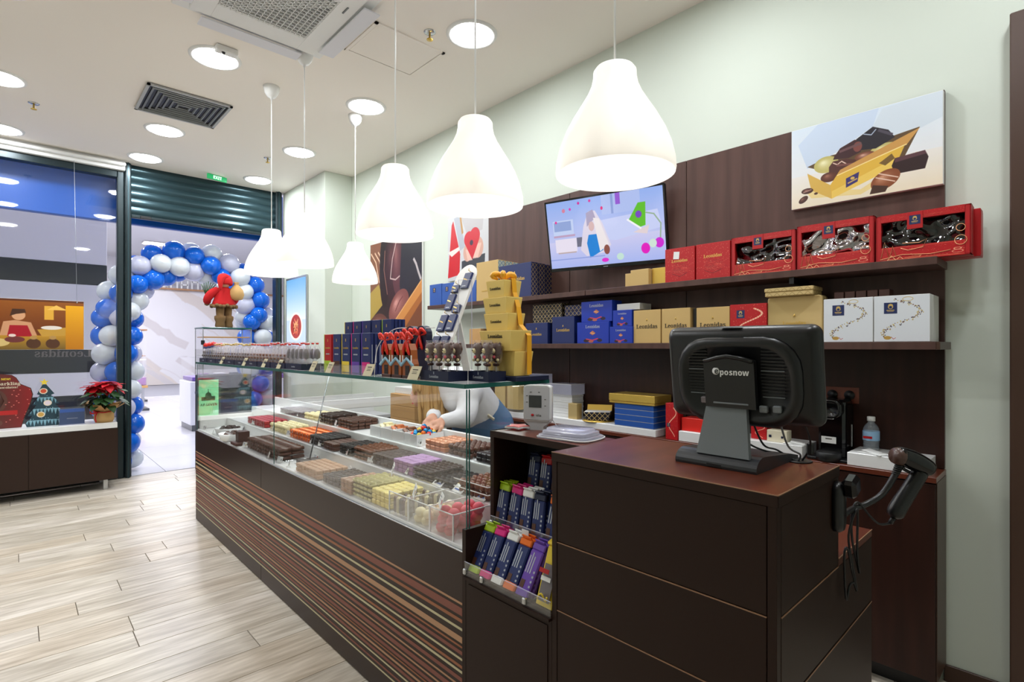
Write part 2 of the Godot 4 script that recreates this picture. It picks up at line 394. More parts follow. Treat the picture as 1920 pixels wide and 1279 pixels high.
func painted_prints():
	var cv
	# poster: gold box of pralines
	cv = Cv.new(512, 340, rgb(226, 232, 238))
	cv.grad(0, 0, 1, 0.6, rgb(214, 226, 240), rgb(232, 234, 236)); cv.grad(0, 0.6, 1, 1, rgb(236, 232, 226), rgb(238, 226, 200))
	cv.poly(P([0.05, 0.2, 0.2, 0.0, 0.62, 0.0, 0.58, 0.2, 0.3, 0.42, 0.12, 0.52]), rgb(202, 216, 236)); cv.poly(P([0.58, 0.2, 0.64, 0.02, 1, 0, 1, 0.28, 0.87, 0.35, 0.7, 0.42]), rgb(210, 220, 230))
	cv.poly(P([0.1, 0.78, 0.5, 0.9, 0.85, 0.6, 0.9, 0.68, 0.5, 0.96, 0.15, 0.9]), rgb(236, 214, 150))
	cv.poly(P([0.12, 0.5, 0.3, 0.42, 0.42, 0.42, 0.87, 0.33, 0.78, 0.62, 0.5, 0.7, 0.28, 0.62]), rgb(96, 74, 50))
	cv.orb(0.26, 0.52, 0.09, 0.1, rgb(196, 184, 110), rgb(240, 234, 190)); cv.orb(0.66, 0.5, 0.1, 0.08, rgb(190, 178, 110), rgb(236, 230, 180))
	cv.poly(P([0.32, 0.44, 0.36, 0.36, 0.46, 0.3, 0.52, 0.34, 0.5, 0.46, 0.42, 0.5, 0.31, 0.48]), rgb(66, 40, 44)); cv.poly(P([0.47, 0.3, 0.58, 0.2, 0.68, 0.28, 0.72, 0.38, 0.6, 0.46, 0.5, 0.44]), rgb(44, 40, 48)); cv.line(P([0.52, 0.26, 0.57, 0.29, 0.6, 0.24]), 0.008, rgb(170, 180, 200)); cv.ell(0.48, 0.39, 0.03, 0.06, rgb(126, 70, 64))
	cv.poly(P([0.28, 0.56, 0.31, 0.5, 0.4, 0.5, 0.47, 0.54, 0.45, 0.64, 0.36, 0.68, 0.28, 0.64]), rgb(84, 48, 44)); cv.line(P([0.31, 0.52, 0.34, 0.55, 0.37, 0.52, 0.4, 0.56]), 0.008, rgb(226, 196, 180)); cv.orb(0.53, 0.52, 0.07, 0.05, rgb(120, 70, 54), rgb(206, 160, 140)); cv.orb(0.28, 0.68, 0.06, 0.06, rgb(92, 50, 40), rgb(160, 106, 86)); cv.line(P([0.5, 0.36, 0.36, 0.4]), 0.02, rgb(110, 78, 80)); cv.line(P([0.34, 0.56, 0.45, 0.58]), 0.016, rgb(120, 76, 70)); cv.line(P([0.62, 0.26, 0.7, 0.34]), 0.02, rgb(78, 72, 84))
	cv.poly(P([0.12, 0.58, 0.29, 0.78, 0.3, 0.95, 0.15, 0.8]), rgb(216, 176, 84)); cv.poly(P([0.29, 0.78, 0.36, 0.62, 0.87, 0.34, 0.78, 0.5, 0.72, 0.72, 0.3, 0.95]), rgb(224, 180, 70)); cv.poly(P([0.36, 0.62, 0.87, 0.34, 0.79, 0.5, 0.62, 0.56, 0.34, 0.68]), rgb(204, 152, 82)); cv.poly(P([0.3, 0.86, 0.72, 0.62, 0.72, 0.72, 0.3, 0.95]), rgb(236, 200, 96)); cv.line(P([0.34, 0.68, 0.62, 0.56, 0.79, 0.49]), 0.008, rgb(246, 222, 150)); cv.poly(P([0.62, 0.64, 0.7, 0.56, 0.72, 0.62, 0.66, 0.68]), rgb(120, 92, 50))
	cv.poly(P([0.4, 0.74, 0.49, 0.69, 0.48, 0.8, 0.4, 0.85]), rgb(62, 52, 112)); cv.ell(0.445, 0.75, 0.015, 0.018, rgb(214, 176, 90)); cv.line(P([0.415, 0.8, 0.475, 0.765]), 0.01, rgb(200, 166, 100))
	cv.poly(P([0.7, 0.7, 0.72, 0.62, 0.9, 0.6, 0.92, 0.68, 0.9, 0.8, 0.72, 0.8]), rgb(52, 34, 36)); cv.poly(P([0.72, 0.62, 0.9, 0.6, 0.91, 0.64, 0.72, 0.67]), rgb(92, 60, 66))
	cv.orb(0.66, 0.84, 0.1, 0.1, rgb(136, 76, 46), rgb(206, 150, 120), -0.5); cv.line(P([0.6, 0.8, 0.72, 0.88]), 0.008, rgb(232, 200, 180)); cv.line(P([0.62, 0.76, 0.74, 0.84]), 0.008, rgb(232, 200, 180)); cv.poly(P([0.56, 0.98, 0.58, 0.88, 0.68, 0.92, 0.66, 0.98]), rgb(70, 46, 36))
	cv.orb(0.12, 0.8, 0.045, 0.035, rgb(70, 40, 34), rgb(150, 104, 92)); cv.orb(0.09, 0.9, 0.04, 0.035, rgb(70, 40, 34), rgb(140, 96, 84), -0.6); cv.ell(0.185, 0.85, 0.014, 0.014, rgb(80, 50, 40)); cv.line(P([0.09, 0.81, 0.15, 0.79]), 0.006, rgb(190, 150, 140))
	printed("poster_box", cv.tex(2), 0.3)
	# television picture
	cv = Cv.new(512, 288, rgb(170, 186, 238)); cv.grad(0, 0, 1, 0.6, rgb(150, 178, 240), rgb(190, 196, 240)); cv.grad(0, 0.6, 1, 1, rgb(206, 204, 240), rgb(170, 184, 240))
	cv.rect(0.05, 0.28, 0.24, 0.5, rgb(196, 210, 244)); cv.rect(0.06, 0.3, 0.22, 0.44, rgb(146, 166, 216)); cv.rect(0.05, 0.5, 0.25, 0.53, rgb(190, 160, 190)); cv.rect(0.06, 0.56, 0.26, 0.76, rgb(232, 224, 240)); cv.rect(0.08, 0.76, 0.25, 0.78, rgb(190, 170, 170)); cv.rect(0.26, 0.56, 0.31, 0.7, rgb(110, 110, 130))
	cv.rect(0.5, 0, 0.82, 0.28, rgb(176, 192, 240)); cv.rect(0.58, 0, 0.6, 0.28, rgb(140, 160, 216)); cv.rect(0.62, 0.0, 0.66, 0.16, rgb(150, 90, 210)); cv.poly(P([0.4, 0.36, 0.95, 0.3, 0.98, 0.55, 0.6, 0.66, 0.42, 0.6]), rgb(200, 208, 246)); cv.poly(P([0.75, 0.58, 0.88, 0.5, 0.86, 0.62]), rgb(226, 210, 214))
	cv.poly(P([0.29, 0.75, 0.33, 0.4, 0.38, 0.2, 0.44, 0.2, 0.5, 0.4, 0.56, 0.72, 0.5, 0.82, 0.34, 0.85]), rgb(222, 214, 232)); cv.poly(P([0.36, 0.22, 0.42, 0.18, 0.44, 0.3, 0.36, 0.42]), rgb(170, 160, 190)); cv.ell(0.4, 0.42, 0.025, 0.07, rgb(214, 180, 180)); cv.poly(P([0.35, 0.66, 0.37, 0.54, 0.44, 0.54, 0.49, 0.78, 0.37, 0.88]), rgb(30, 130, 214)); cv.poly(P([0.42, 0.3, 0.47, 0.32, 0.54, 0.7, 0.46, 0.8]), rgb(238, 230, 232)); cv.ell(0.52, 0.78, 0.025, 0.07, rgb(140, 80, 70))
	cv.poly(P([0.72, 0.4, 0.8, 0.18, 0.86, 0.18, 0.85, 0.5, 0.8, 0.52]), rgb(96, 190, 44)); cv.ell(0.8, 0.34, 0.025, 0.05, rgb(120, 70, 190)); cv.poly(P([0.7, 0.4, 0.71, 0.38, 0.82, 0.53, 0.81, 0.55]), rgb(244, 244, 250)); cv.line(P([0.86, 0.33, 0.92, 0.36, 0.97, 0.5, 0.96, 0.7]), 0.01, rgb(150, 176, 150))
	for q in [[0.84, 0.82, 0.035, 0.075, rgb(226, 20, 190)], [0.95, 0.76, 0.035, 0.07, rgb(206, 40, 210)], [0.9, 0.76, 0.03, 0.06, rgb(206, 226, 214)], [0.63, 0.9, 0.03, 0.05, rgb(196, 226, 214)], [0.5, 0.93, 0.03, 0.03, rgb(226, 40, 200)], [0.16, 0.14, 0.015, 0.03, rgb(214, 130, 160)], [0.22, 0.13, 0.01, 0.02, rgb(214, 60, 180)], [0.3, 0.06, 0.01, 0.02, rgb(214, 40, 150)], [0.4, 0.05, 0.01, 0.02, rgb(214, 40, 150)], [0.5, 0.18, 0.01, 0.025, rgb(226, 20, 120)], [0.08, 0.3, 0.01, 0.02, rgb(226, 60, 150)]]: cv.ell(q[0], q[1], q[2], q[3], q[4])
	cv.rect(0, 0.86, 0.5, 0.875, rgb(140, 156, 220))
	var sm = mat("tv_picture", Color.BLACK, 0.12); sm.emission_enabled = true; sm.emission = Color.WHITE; sm.emission_operator = BaseMaterial3D.EMISSION_OP_MULTIPLY; sm.emission_texture = cv.tex(2); sm.emission_energy_multiplier = 0.78
	# close-up poster of chocolates
	cv = Cv.new(256, 256, rgb(52, 36, 34)); cv.poly(P([0, 0, 0.35, 0, 0.26, 0.42, 0.08, 0.6, 0, 0.5]), rgb(132, 84, 60))
	for q in [0.02, 0.1, 0.17]: cv.line(P([q, 0.1, q + 0.1, 0.2, q + 0.17, 0.42]), 0.018, rgb(226, 190, 160))
	cv.poly(P([0, 0.52, 0.18, 0.44, 0.3, 0.64, 0, 0.82]), rgb(178, 150, 70)); cv.ell(0.3, 0.3, 0.1, 0.4, rgb(40, 26, 26)); cv.orb(0.47, 0.28, 0.17, 0.36, rgb(58, 32, 34), rgb(96, 58, 60)); cv.orb(0.55, 0.26, 0.1, 0.32, rgb(92, 52, 56), rgb(142, 92, 92)); cv.line(P([0.31, 0.1, 0.29, 0.3, 0.36, 0.56]), 0.012, rgb(150, 100, 84)); cv.line(P([0.54, 0.02, 0.46, 0.2, 0.42, 0.4, 0.52, 0.42, 0.6, 0.39]), 0.014, rgb(206, 180, 174)); cv.poly(P([0.64, 0, 1, 0, 1, 0.46, 0.68, 0.62, 0.6, 0.5]), rgb(46, 42, 48))
	cv.line(P([0.86, 0.25, 0.9, 0.3, 0.94, 0.38, 0.98, 0.45]), 0.03, rgb(190, 180, 180)); cv.orb(0.58, 0.7, 0.22, 0.14, rgb(132, 76, 70), rgb(206, 146, 136), -0.7); cv.line(P([0.52, 0.74, 0.6, 0.64, 0.66, 0.6]), 0.012, rgb(120, 60, 60)); cv.orb(0.19, 0.93, 0.22, 0.18, rgb(104, 60, 50), rgb(196, 146, 132)); cv.ell(0.2, 0.86, 0.06, 0.03, rgb(236, 212, 204), -0.4); cv.line(P([0.1, 0.86, 0.2, 0.96, 0.26, 0.86]), 0.01, rgb(214, 176, 166)); cv.poly(P([0.36, 0.95, 1, 0.46, 1, 1, 0.36, 1]), rgb(170, 102, 46)); cv.poly(P([0.36, 0.95, 1, 0.46, 1, 0.58, 0.44, 1]), rgb(206, 138, 70)); cv.line(P([0.36, 0.95, 1, 0.46]), 0.012, rgb(230, 176, 110)); cv.poly(P([0.6, 1, 1, 0.66, 1, 1]), rgb(122, 70, 40))
	printed("poster_close", cv.tex(2), 0.35)
	# small poster: hands holding a red heart
	cv = Cv.new(200, 200, rgb(206, 206, 208)); cv.poly(P([0.12, 0.1, 0.1, 0.95, 0.0, 0.95]), rgb(200, 200, 190)); cv.poly(P([0.1, 0.12, 0.14, 0.06, 0.32, 0.6, 0.3, 0.92, 0.0, 0.95]), rgb(206, 24, 34)); cv.poly(P([0.16, 0.02, 0.3, 0.0, 0.44, 0.5, 0.32, 0.55]), rgb(178, 182, 192)); cv.poly(P([0.32, 0, 0.9, 0, 0.86, 0.3, 0.5, 0.34]), rgb(192, 188, 190)); cv.poly(P([0.3, 0, 0.34, 0, 0.4, 0.28, 0.36, 0.3]), rgb(186, 140, 80)); cv.poly(P([0.0, 0.54, 0.3, 0.48, 0.3, 0.54, 0.1, 0.62]), rgb(230, 222, 216))
	cv.poly(P([0.36, 0.72, 0.92, 0.66, 0.9, 1, 0.36, 1]), rgb(50, 54, 62)); cv.ell(0.5, 0.6, 0.1, 0.14, rgb(214, 164, 146)); cv.ell(0.76, 0.55, 0.12, 0.16, rgb(214, 164, 146))
	for fi in 4: cv.line([Vector2(0.47 + 0.03 * fi, 0.56), Vector2(0.52 + 0.03 * fi, 0.72)], 0.028, rgb(232, 190, 174)); cv.line([Vector2(0.82 - 0.03 * fi, 0.5), Vector2(0.74 - 0.03 * fi, 0.7)], 0.028, rgb(232, 190, 174))
	cv.ell(0.54, 0.4, 0.12, 0.12, rgb(206, 24, 40)); cv.ell(0.68, 0.36, 0.12, 0.12, rgb(206, 24, 40)); cv.poly(P([0.44, 0.46, 0.79, 0.42, 0.62, 0.72]), rgb(206, 24, 40)); cv.ell(0.6, 0.46, 0.04, 0.04, rgb(60, 40, 60))
	printed("poster_heart", cv.tex(2), 0.35)
	# window poster: a woman at a table of pralines, gold
	cv = Cv.new(384, 288, rgb(120, 62, 20)); cv.grad(0, 0, 1, 0.7, rgb(150, 84, 24), rgb(110, 52, 18)); cv.rect(0.0, 0, 1, 0.04, rgb(96, 48, 20)); cv.grad(0.0, 0.72, 1, 1, rgb(190, 140, 40), rgb(120, 92, 40)); cv.rect(0.66, 0.12, 0.74, 0.4, rgb(226, 170, 60)); cv.poly(P([0.68, 0.2, 0.76, 0.1, 0.86, 0.2]), rgb(240, 190, 90)); cv.grad(0.84, 0.1, 1, 1, rgb(236, 170, 20), rgb(190, 120, 20))
	cv.poly(P([0.3, 0.72, 0.33, 0.45, 0.42, 0.42, 0.55, 0.46, 0.6, 0.72]), rgb(206, 150, 110)); cv.poly(P([0.36, 0.74, 0.38, 0.52, 0.52, 0.52, 0.56, 0.74]), rgb(166, 16, 36)); cv.ell(0.45, 0.32, 0.055, 0.1, rgb(214, 160, 120)); cv.poly(P([0.38, 0.34, 0.4, 0.2, 0.5, 0.2, 0.51, 0.27, 0.43, 0.3]), rgb(70, 40, 24)); cv.poly(P([0.6, 0.6, 0.84, 0.55, 0.84, 0.72, 0.64, 0.74]), rgb(196, 150, 60)); cv.ell(0.72, 0.56, 0.09, 0.04, rgb(230, 220, 210))
	for q in [[0.0, 0.8, 0.1, 0.12, rgb(70, 30, 24)], [0.12, 0.86, 0.1, 0.1, rgb(92, 30, 40)], [0.28, 0.86, 0.1, 0.08, rgb(214, 186, 120)], [0.2, 0.78, 0.05, 0.05, rgb(70, 150, 110)], [0.42, 0.8, 0.08, 0.06, rgb(110, 50, 50)], [0.05, 0.45, 0.05, 0.16, rgb(90, 90, 40)], [0.1, 0.3, 0.03, 0.04, rgb(220, 60, 40)], [0.02, 0.2, 0.03, 0.04, rgb(230, 170, 60)], [0.14, 0.48, 0.03, 0.03, rgb(220, 120, 60)], [0.57, 0.88, 0.06, 0.1, rgb(84, 52, 34)], [0.73, 0.88, 0.06, 0.1, rgb(84, 52, 34)], [0.57, 0.76, 0.03, 0.04, rgb(180, 140, 80)], [0.73, 0.76, 0.03, 0.04, rgb(180, 140, 80)], [0.4, 0.72, 0.03, 0.03, rgb(230, 210, 200)]]: cv.ell(q[0], q[1], q[2], q[3], q[4])
	printed("poster_lady", cv.tex(2), 0.3)
	# red gift prints
	rng.seed = 21
	for k in 3:
		cv = Cv.new(256, 192, rgb(186, 12, 22))
		for i in 150: cv.ell(rng.randf(), rng.randf() if k != 1 else rng.randf_range(0, 1), 0.003 + 0.004 * rng.randf(), 0.006, rgb(240, 150, 110) if i % 3 else rgb(250, 210, 170))
		if k == 0: # snowman, trees and sleigh outlines of a window box
			for t in 4: cv.line(P([0, 0.8 + 0.04 * t, 0.3, 0.9 + 0.02 * t, 0.6, 0.84 + 0.03 * t, 1, 0.92]), 0.006, rgb(240, 140, 100))
			for q in [[0.92, 0.72, 0.06, 0.09], [0.92, 0.54, 0.04, 0.06]]:
				for a in 24: cv.ell(q[0] + q[2] * cos(TAU * a / 24), q[1] + q[3] * sin(TAU * a / 24), 0.008, 0.01, rgb(250, 190, 150))
			cv.line(P([0.08, 0.95, 0.13, 0.6, 0.19, 0.95, 0.08, 0.88]), 0.012, rgb(250, 196, 140)); cv.line(P([0.2, 0.9, 0.24, 0.72, 0.28, 0.9]), 0.012, rgb(250, 196, 140)); cv.line(P([0.3, 0.84, 0.5, 0.74, 0.48, 0.84, 0.34, 0.9]), 0.016, rgb(250, 170, 120)); cv.line(P([0.05, 0.08, 0.3, 0.05, 0.45, 0.12, 0.6, 0.08, 0.95, 0.06]), 0.012, rgb(240, 120, 90))
		if k == 1:
			for i in 70: cv.line([Vector2(rng.randfn(0.5, 0.2), rng.randfn(0.62, 0.1)), Vector2(rng.randfn(0.5, 0.2), rng.randfn(0.68, 0.08))], 0.004, rgb(220, 90, 70) if i % 2 else rgb(140, 12, 20))
			cv.line(P([0.25, 0.75, 0.5, 0.85, 0.75, 0.76]), 0.012, rgb(110, 10, 20))
		if k == 2:
			for a in 60:
				var t = a / 60.0; cv.ell(0.55 + 0.35 * cos(t * 7 - 1.2) * (1 - t * 0.3), 0.12 + t * 0.8, 0.012 + 0.02 * (1 - t), 0.02, rgb(252, 214, 190) if a % 2 else rgb(244, 160, 120))
		printed("red_print%d" % k, cv.tex(), 0.38)
	cv = Cv.new(256, 256, rgb(226, 230, 236))
	for a in 120:
		var t = a / 120.0; var x = 0.5 + 0.34 * sin(t * 5.6 - 0.3) + rng.randfn(0, 0.03); var y = 0.06 + t * 0.86 + rng.randfn(0, 0.015)
		cv.ell(x, y, 0.006 + 0.012 * rng.randf(), 0.012, [rgb(206, 182, 110), rgb(120, 84, 70), rgb(190, 170, 120), rgb(80, 86, 110)][a % 4])
	cv.ell(0.62, 0.08, 0.1, 0.05, rgb(206, 186, 130)); cv.ell(0.62, 0.08, 0.085, 0.035, rgb(226, 230, 236)); cv.ell(0.25, 0.92, 0.07, 0.04, rgb(190, 150, 70)); cv.line(P([0.32, 0.9, 0.36, 0.95, 0.4, 0.92]), 0.01, rgb(190, 60, 60))
	printed("white_print", cv.tex(), 0.4)
	# praline print of the bright blue boxes
	cv = Cv.new(128, 128, rgb(22, 54, 168)); cv.poly(P([0.5, 0.4, 0.6, 0.52, 0.5, 0.62, 0.4, 0.52]), rgb(196, 118, 74)); cv.ell(0.3, 0.88, 0.09, 0.08, rgb(60, 36, 40)); cv.ell(0.72, 0.86, 0.08, 0.08, rgb(44, 30, 52)); cv.ell(0.45, 0.92, 0.08, 0.06, rgb(180, 100, 80)); cv.line(P([0.3, 0.8, 0.5, 0.86, 0.66, 0.78]), 0.05, rgb(206, 60, 90)); cv.line(P([0.44, 0.5, 0.56, 0.55]), 0.02, rgb(240, 200, 160))
	printed("blue_print", cv.tex(), 0.4)
	# emblem: small square badge
	cv = Cv.new(64, 64, rgb(26, 42, 92)); cv.ell(0.5, 0.38, 0.2, 0.2, rgb(206, 172, 96)); cv.ell(0.5, 0.42, 0.12, 0.12, rgb(26, 42, 92)); cv.poly(P([0.3, 0.3, 0.36, 0.14, 0.5, 0.1, 0.64, 0.14, 0.7, 0.3]), rgb(206, 172, 96)); cv.rect(0.2, 0.66, 0.8, 0.74, rgb(206, 172, 96)); cv.rect(0.26, 0.8, 0.74, 0.84, rgb(180, 150, 96))
	printed("badge", cv.tex(), 0.4)
	# light box
	cv = Cv.new(128, 256, rgb(196, 214, 236)); cv.grad(0, 0, 1, 0.5, rgb(110, 170, 220), rgb(226, 236, 246)); cv.rect(0, 0.82, 0.5, 1, rgb(60, 70, 96)); cv.ell(0.5, 0.58, 0.34, 0.17, rgb(250, 240, 230)); cv.ell(0.5, 0.58, 0.28, 0.145, rgb(176, 60, 40))
	for i in 30: cv.line([Vector2(0.35 + 0.3 * rng.randf(), 0.48 + 0.2 * rng.randf()), Vector2(0.35 + 0.3 * rng.randf(), 0.48 + 0.2 * rng.randf())], 0.03, [rgb(120, 40, 26), rgb(220, 110, 70), rgb(236, 170, 110)][i % 3])
	for i in 24: cv.ell(rng.randf_range(0.4, 1), rng.randf_range(0.84, 1), 0.03, 0.02, rgb(206, 60, 70))
	var lb = mat("light_poster", Color.BLACK, 0.3); lb.emission_enabled = true; lb.emission = Color.WHITE; lb.emission_operator = BaseMaterial3D.EMISSION_OP_MULTIPLY; lb.emission_texture = cv.tex(2); lb.emission_energy_multiplier = 1.0
	# cardboard figure of a chocolate gnome and a cardboard tree
	cv = Cv.new(256, 384, rgb(84, 40, 34)); cv.grad(0.5, 0, 1, 1, rgb(90, 40, 36), rgb(140, 26, 30), true)
	cv.ell(0.33, 0.5, 0.3, 0.26, rgb(92, 56, 48)); cv.ell(0.33, 0.42, 0.2, 0.08, rgb(116, 76, 66)); cv.ell(0.3, 0.6, 0.14, 0.1, rgb(104, 64, 54)); cv.ell(0.36, 0.47, 0.05, 0.03, rgb(70, 40, 36)); cv.ell(0.22, 0.47, 0.05, 0.03, rgb(70, 40, 36)); cv.ell(0.29, 0.52, 0.04, 0.03, rgb(130, 88, 76)); cv.rect(0, 0.68, 0.78, 0.76, rgb(180, 34, 34)); cv.poly(P([0.2, 0.66, 0.4, 0.7, 0.36, 0.78, 0.22, 0.76]), rgb(206, 96, 70)); cv.ell(0.3, 0.9, 0.26, 0.1, rgb(100, 60, 50))
	for i in 26: cv.ell(rng.randf_range(0.6, 0.98), rng.randf_range(0.3, 0.9), 0.012, 0.008, rgb(220, 120, 110))
	printed("gnome_print", cv.tex(2), 0.4)
	cv = Cv.new(192, 256, rgb(34, 62, 74))
	for r in 3:
		var y = 0.36 + 0.27 * r
		for i in 12: cv.poly(P([i / 12.0, y - 0.05, (i + 1) / 12.0, y - 0.05, (i + 0.5) / 12.0, y + 0.05 + 0.03 * (i % 3)]), rgb(124, 168, 184))
		for i in 16: cv.ell(rng.randf(), y - 0.12 + 0.1 * rng.randf(), 0.01, 0.008, rgb(160, 190, 200))
	for q in [[0.42, 0.16, rgb(206, 80, 50)], [0.52, 0.45, rgb(226, 210, 220)], [0.36, 0.72, rgb(206, 160, 80)]]:
		cv.ell(q[0], q[1], 0.1, 0.07, rgb(230, 214, 190)); cv.ell(q[0], q[1], 0.07, 0.05, q[2])
	printed("tree_print", cv.tex(), 0.4)

func setting():
	# floor planks run across the room, towards the shelf wall
	var fl = st("floor", box(6.6, 0.08, 8.95, 0), mat("floor_base", rgb(120, 100, 82), 0.6), V(-0.3, -0.092, -2.525))
	rng.seed = 12
	var z = -6.99
	while z < 1.9:
		var w = minf(0.19, 1.93 - z); var x = -3.55 - rng.randf() * 1.2
		while x < 2.95:
			var x1 = minf(x + 1.28, 2.97); var x0 = maxf(x, -3.55)
			if x1 - x0 > 0.02:
				part(fl, "plank", box(x1 - x0 - 0.003, 0.012, w - 0.003, 0.0012), "plank%d" % rng.randi_range(0, 5), V((x0 + x1) / 2 + 0.3, 0.08 + rng.randf() * 0.0003, z + w / 2 + 2.525))
			x += 1.28
		z += 0.19
	st("wall_right", box(0.15, HC + 0.1, 9.1, 0), "wall", V(WX + 0.075, -0.05, -2.5))
	st("wall_column", box(0.326, HC, 1.25, 0.004), "wall", V(2.693, 0, -6.375))
	st("wall_left", box(0.15, HC + 0.1, 9.1, 0), "wall", V(-3.475, -0.05, -2.5))
	st("wall_back", box(6.6, HC + 0.1, 0.15, 0), "wall", V(-0.3, -0.05, 1.97))
	st("ceiling", box(6.6, 0.15, 9.1, 0), "ceil", V(-0.3, HC, -2.5))
	st("baseboard_right", box(0.012, 0.07, 0.2, 0.002), "edge_brown", V(WX - 0.006, 0, -0.29))
	# dark door on the shelf wall beside the camera
	var dr = st("door_1", box(0.035, 2.6, 0.7, 0.003), "wood", V(WX - 0.02, 0.03, 0.22)); 
	for q in [[-0.38, 0.05, 2.68], [0.38, 0.05, 2.68]]: part(dr, "door_frame", box(0.07, q[2], q[1], 0.004), "edge_brown", V(-0.01, -0.03, q[0]))
	part(dr, "door_frame", box(0.07, 0.05, 0.71, 0.004), "edge_brown", V(-0.01, 2.6, 0)); part(dr, "handle", tube([V(-0.06, 1.0, -0.26), V(-0.07, 1.0, -0.2), V(-0.07, 1.0, -0.14)], 0.01), "steel")
	# shop front in the plane z = -7
	st("trim_1", box(4.27, 0.1, 0.12, 0.006), "white", V(-1.27, 3.262, -6.96)); st("trim_2", box(4.27, 0.03, 0.16, 0.006), "white", V(-1.27, 3.3, -6.93))
	var wn = st("window_1", box(4.2, 3.12, 0.012, 0), "pane", V(-1.3, 0.1, -7.0))
	part(wn, "window_frame", box(4.2, 0.075, 0.1, 0.005), "frame", V(0, 3.09, 0)); part(wn, "window_frame", box(4.2, 0.1, 0.1, 0.005), "frame", V(0, -0.1, 0)); part(wn, "window_frame", box(0.06, 3.26, 0.1, 0.008), "frame", V(2.13, -0.1, 0))
	var dj = st("door_2", box(0.058, HC, 0.14, 0.012), "frame", V(0.893, 0, -7.0))
	part(dj, "door_frame", box(0.075, HC, 0.14, 0.012), "frame", V(1.562, 0, 0)); part(dj, "groove", box(0.012, HC, 0.012, 0), "shutter", V(0.0, 0, 0.072)); part(dj, "groove", box(0.014, HC, 0.012, 0), "shutter", V(1.56, 0, 0.072))
	# roller shutter, rolled most of the way up: six curved slats and a bottom rail
	var sh = thing("roller_shutter", V(1.675, 2.79, -7.0), "dark teal metal roller shutter rolled up above the shop doorway", "shutter")
	var pr = []
	for i in 9: pr.append(Vector2(0.014 * sin(PI * i / 8.0), 0.089 * i / 8.0))
	pr.append(Vector2(-0.008, 0.089)); pr.append(Vector2(-0.008, 0.0))
	var sl = nst(); add_prism(sl, pr, 1.5, Vector3.ZERO, Basis(Vector3.UP, -PI / 2))
	var slm = sl.commit()
	for i in 6: part(sh, "slat", slm, "shutter", V(0, 0.034 + 0.0895 * i, 0))
	part(sh, "bottom_rail", box(1.5, 0.036, 0.05, 0.006), "frame"); part(sh, "lock", box(0.1, 0.03, 0.03, 0.004), "black", V(-0.62, 0.0, 0.03)); part(sh, "lock", box(0.1, 0.02, 0.03, 0.004), "steel", V(0.3, 0.01, 0.03))
	# blue sign board across the shop front, seen from behind, and lettering on the window
	var sg = thing("sign_board", V(-0.6, 2.76, -7.24), "long glossy blue sign board over the shop front seen from behind", "sign")
	part(sg, "board", box(6.4, 0.62, 0.08, 0.01), "blue_sign")
	solo("window_lettering", txt("Leonidas", 0.07, true, true), "grey_foil", V(0.37, 1.33, -7.012), "faint grey mirrored lettering on the outside of the left window", "lettering", "", V(0, PI, 0))
	# EXIT sign
	var ex = thing("exit_sign", V(1.70, 3.3, -6.75), "small green EXIT sign hanging under the ceiling before the shutter", "sign", "", 0.25)
	part(ex, "panel", box(0.22, 0.055, 0.02, 0.003), "exit_green"); part(ex, "lettering", txt("EXIT", 0.034, true, false), "exit_white", V(0, 0.0275, 0.0115)); part(ex, "hanger", box(0.18, 0.006, 0.012, 0), "steel", V(0, 0.054, 0))

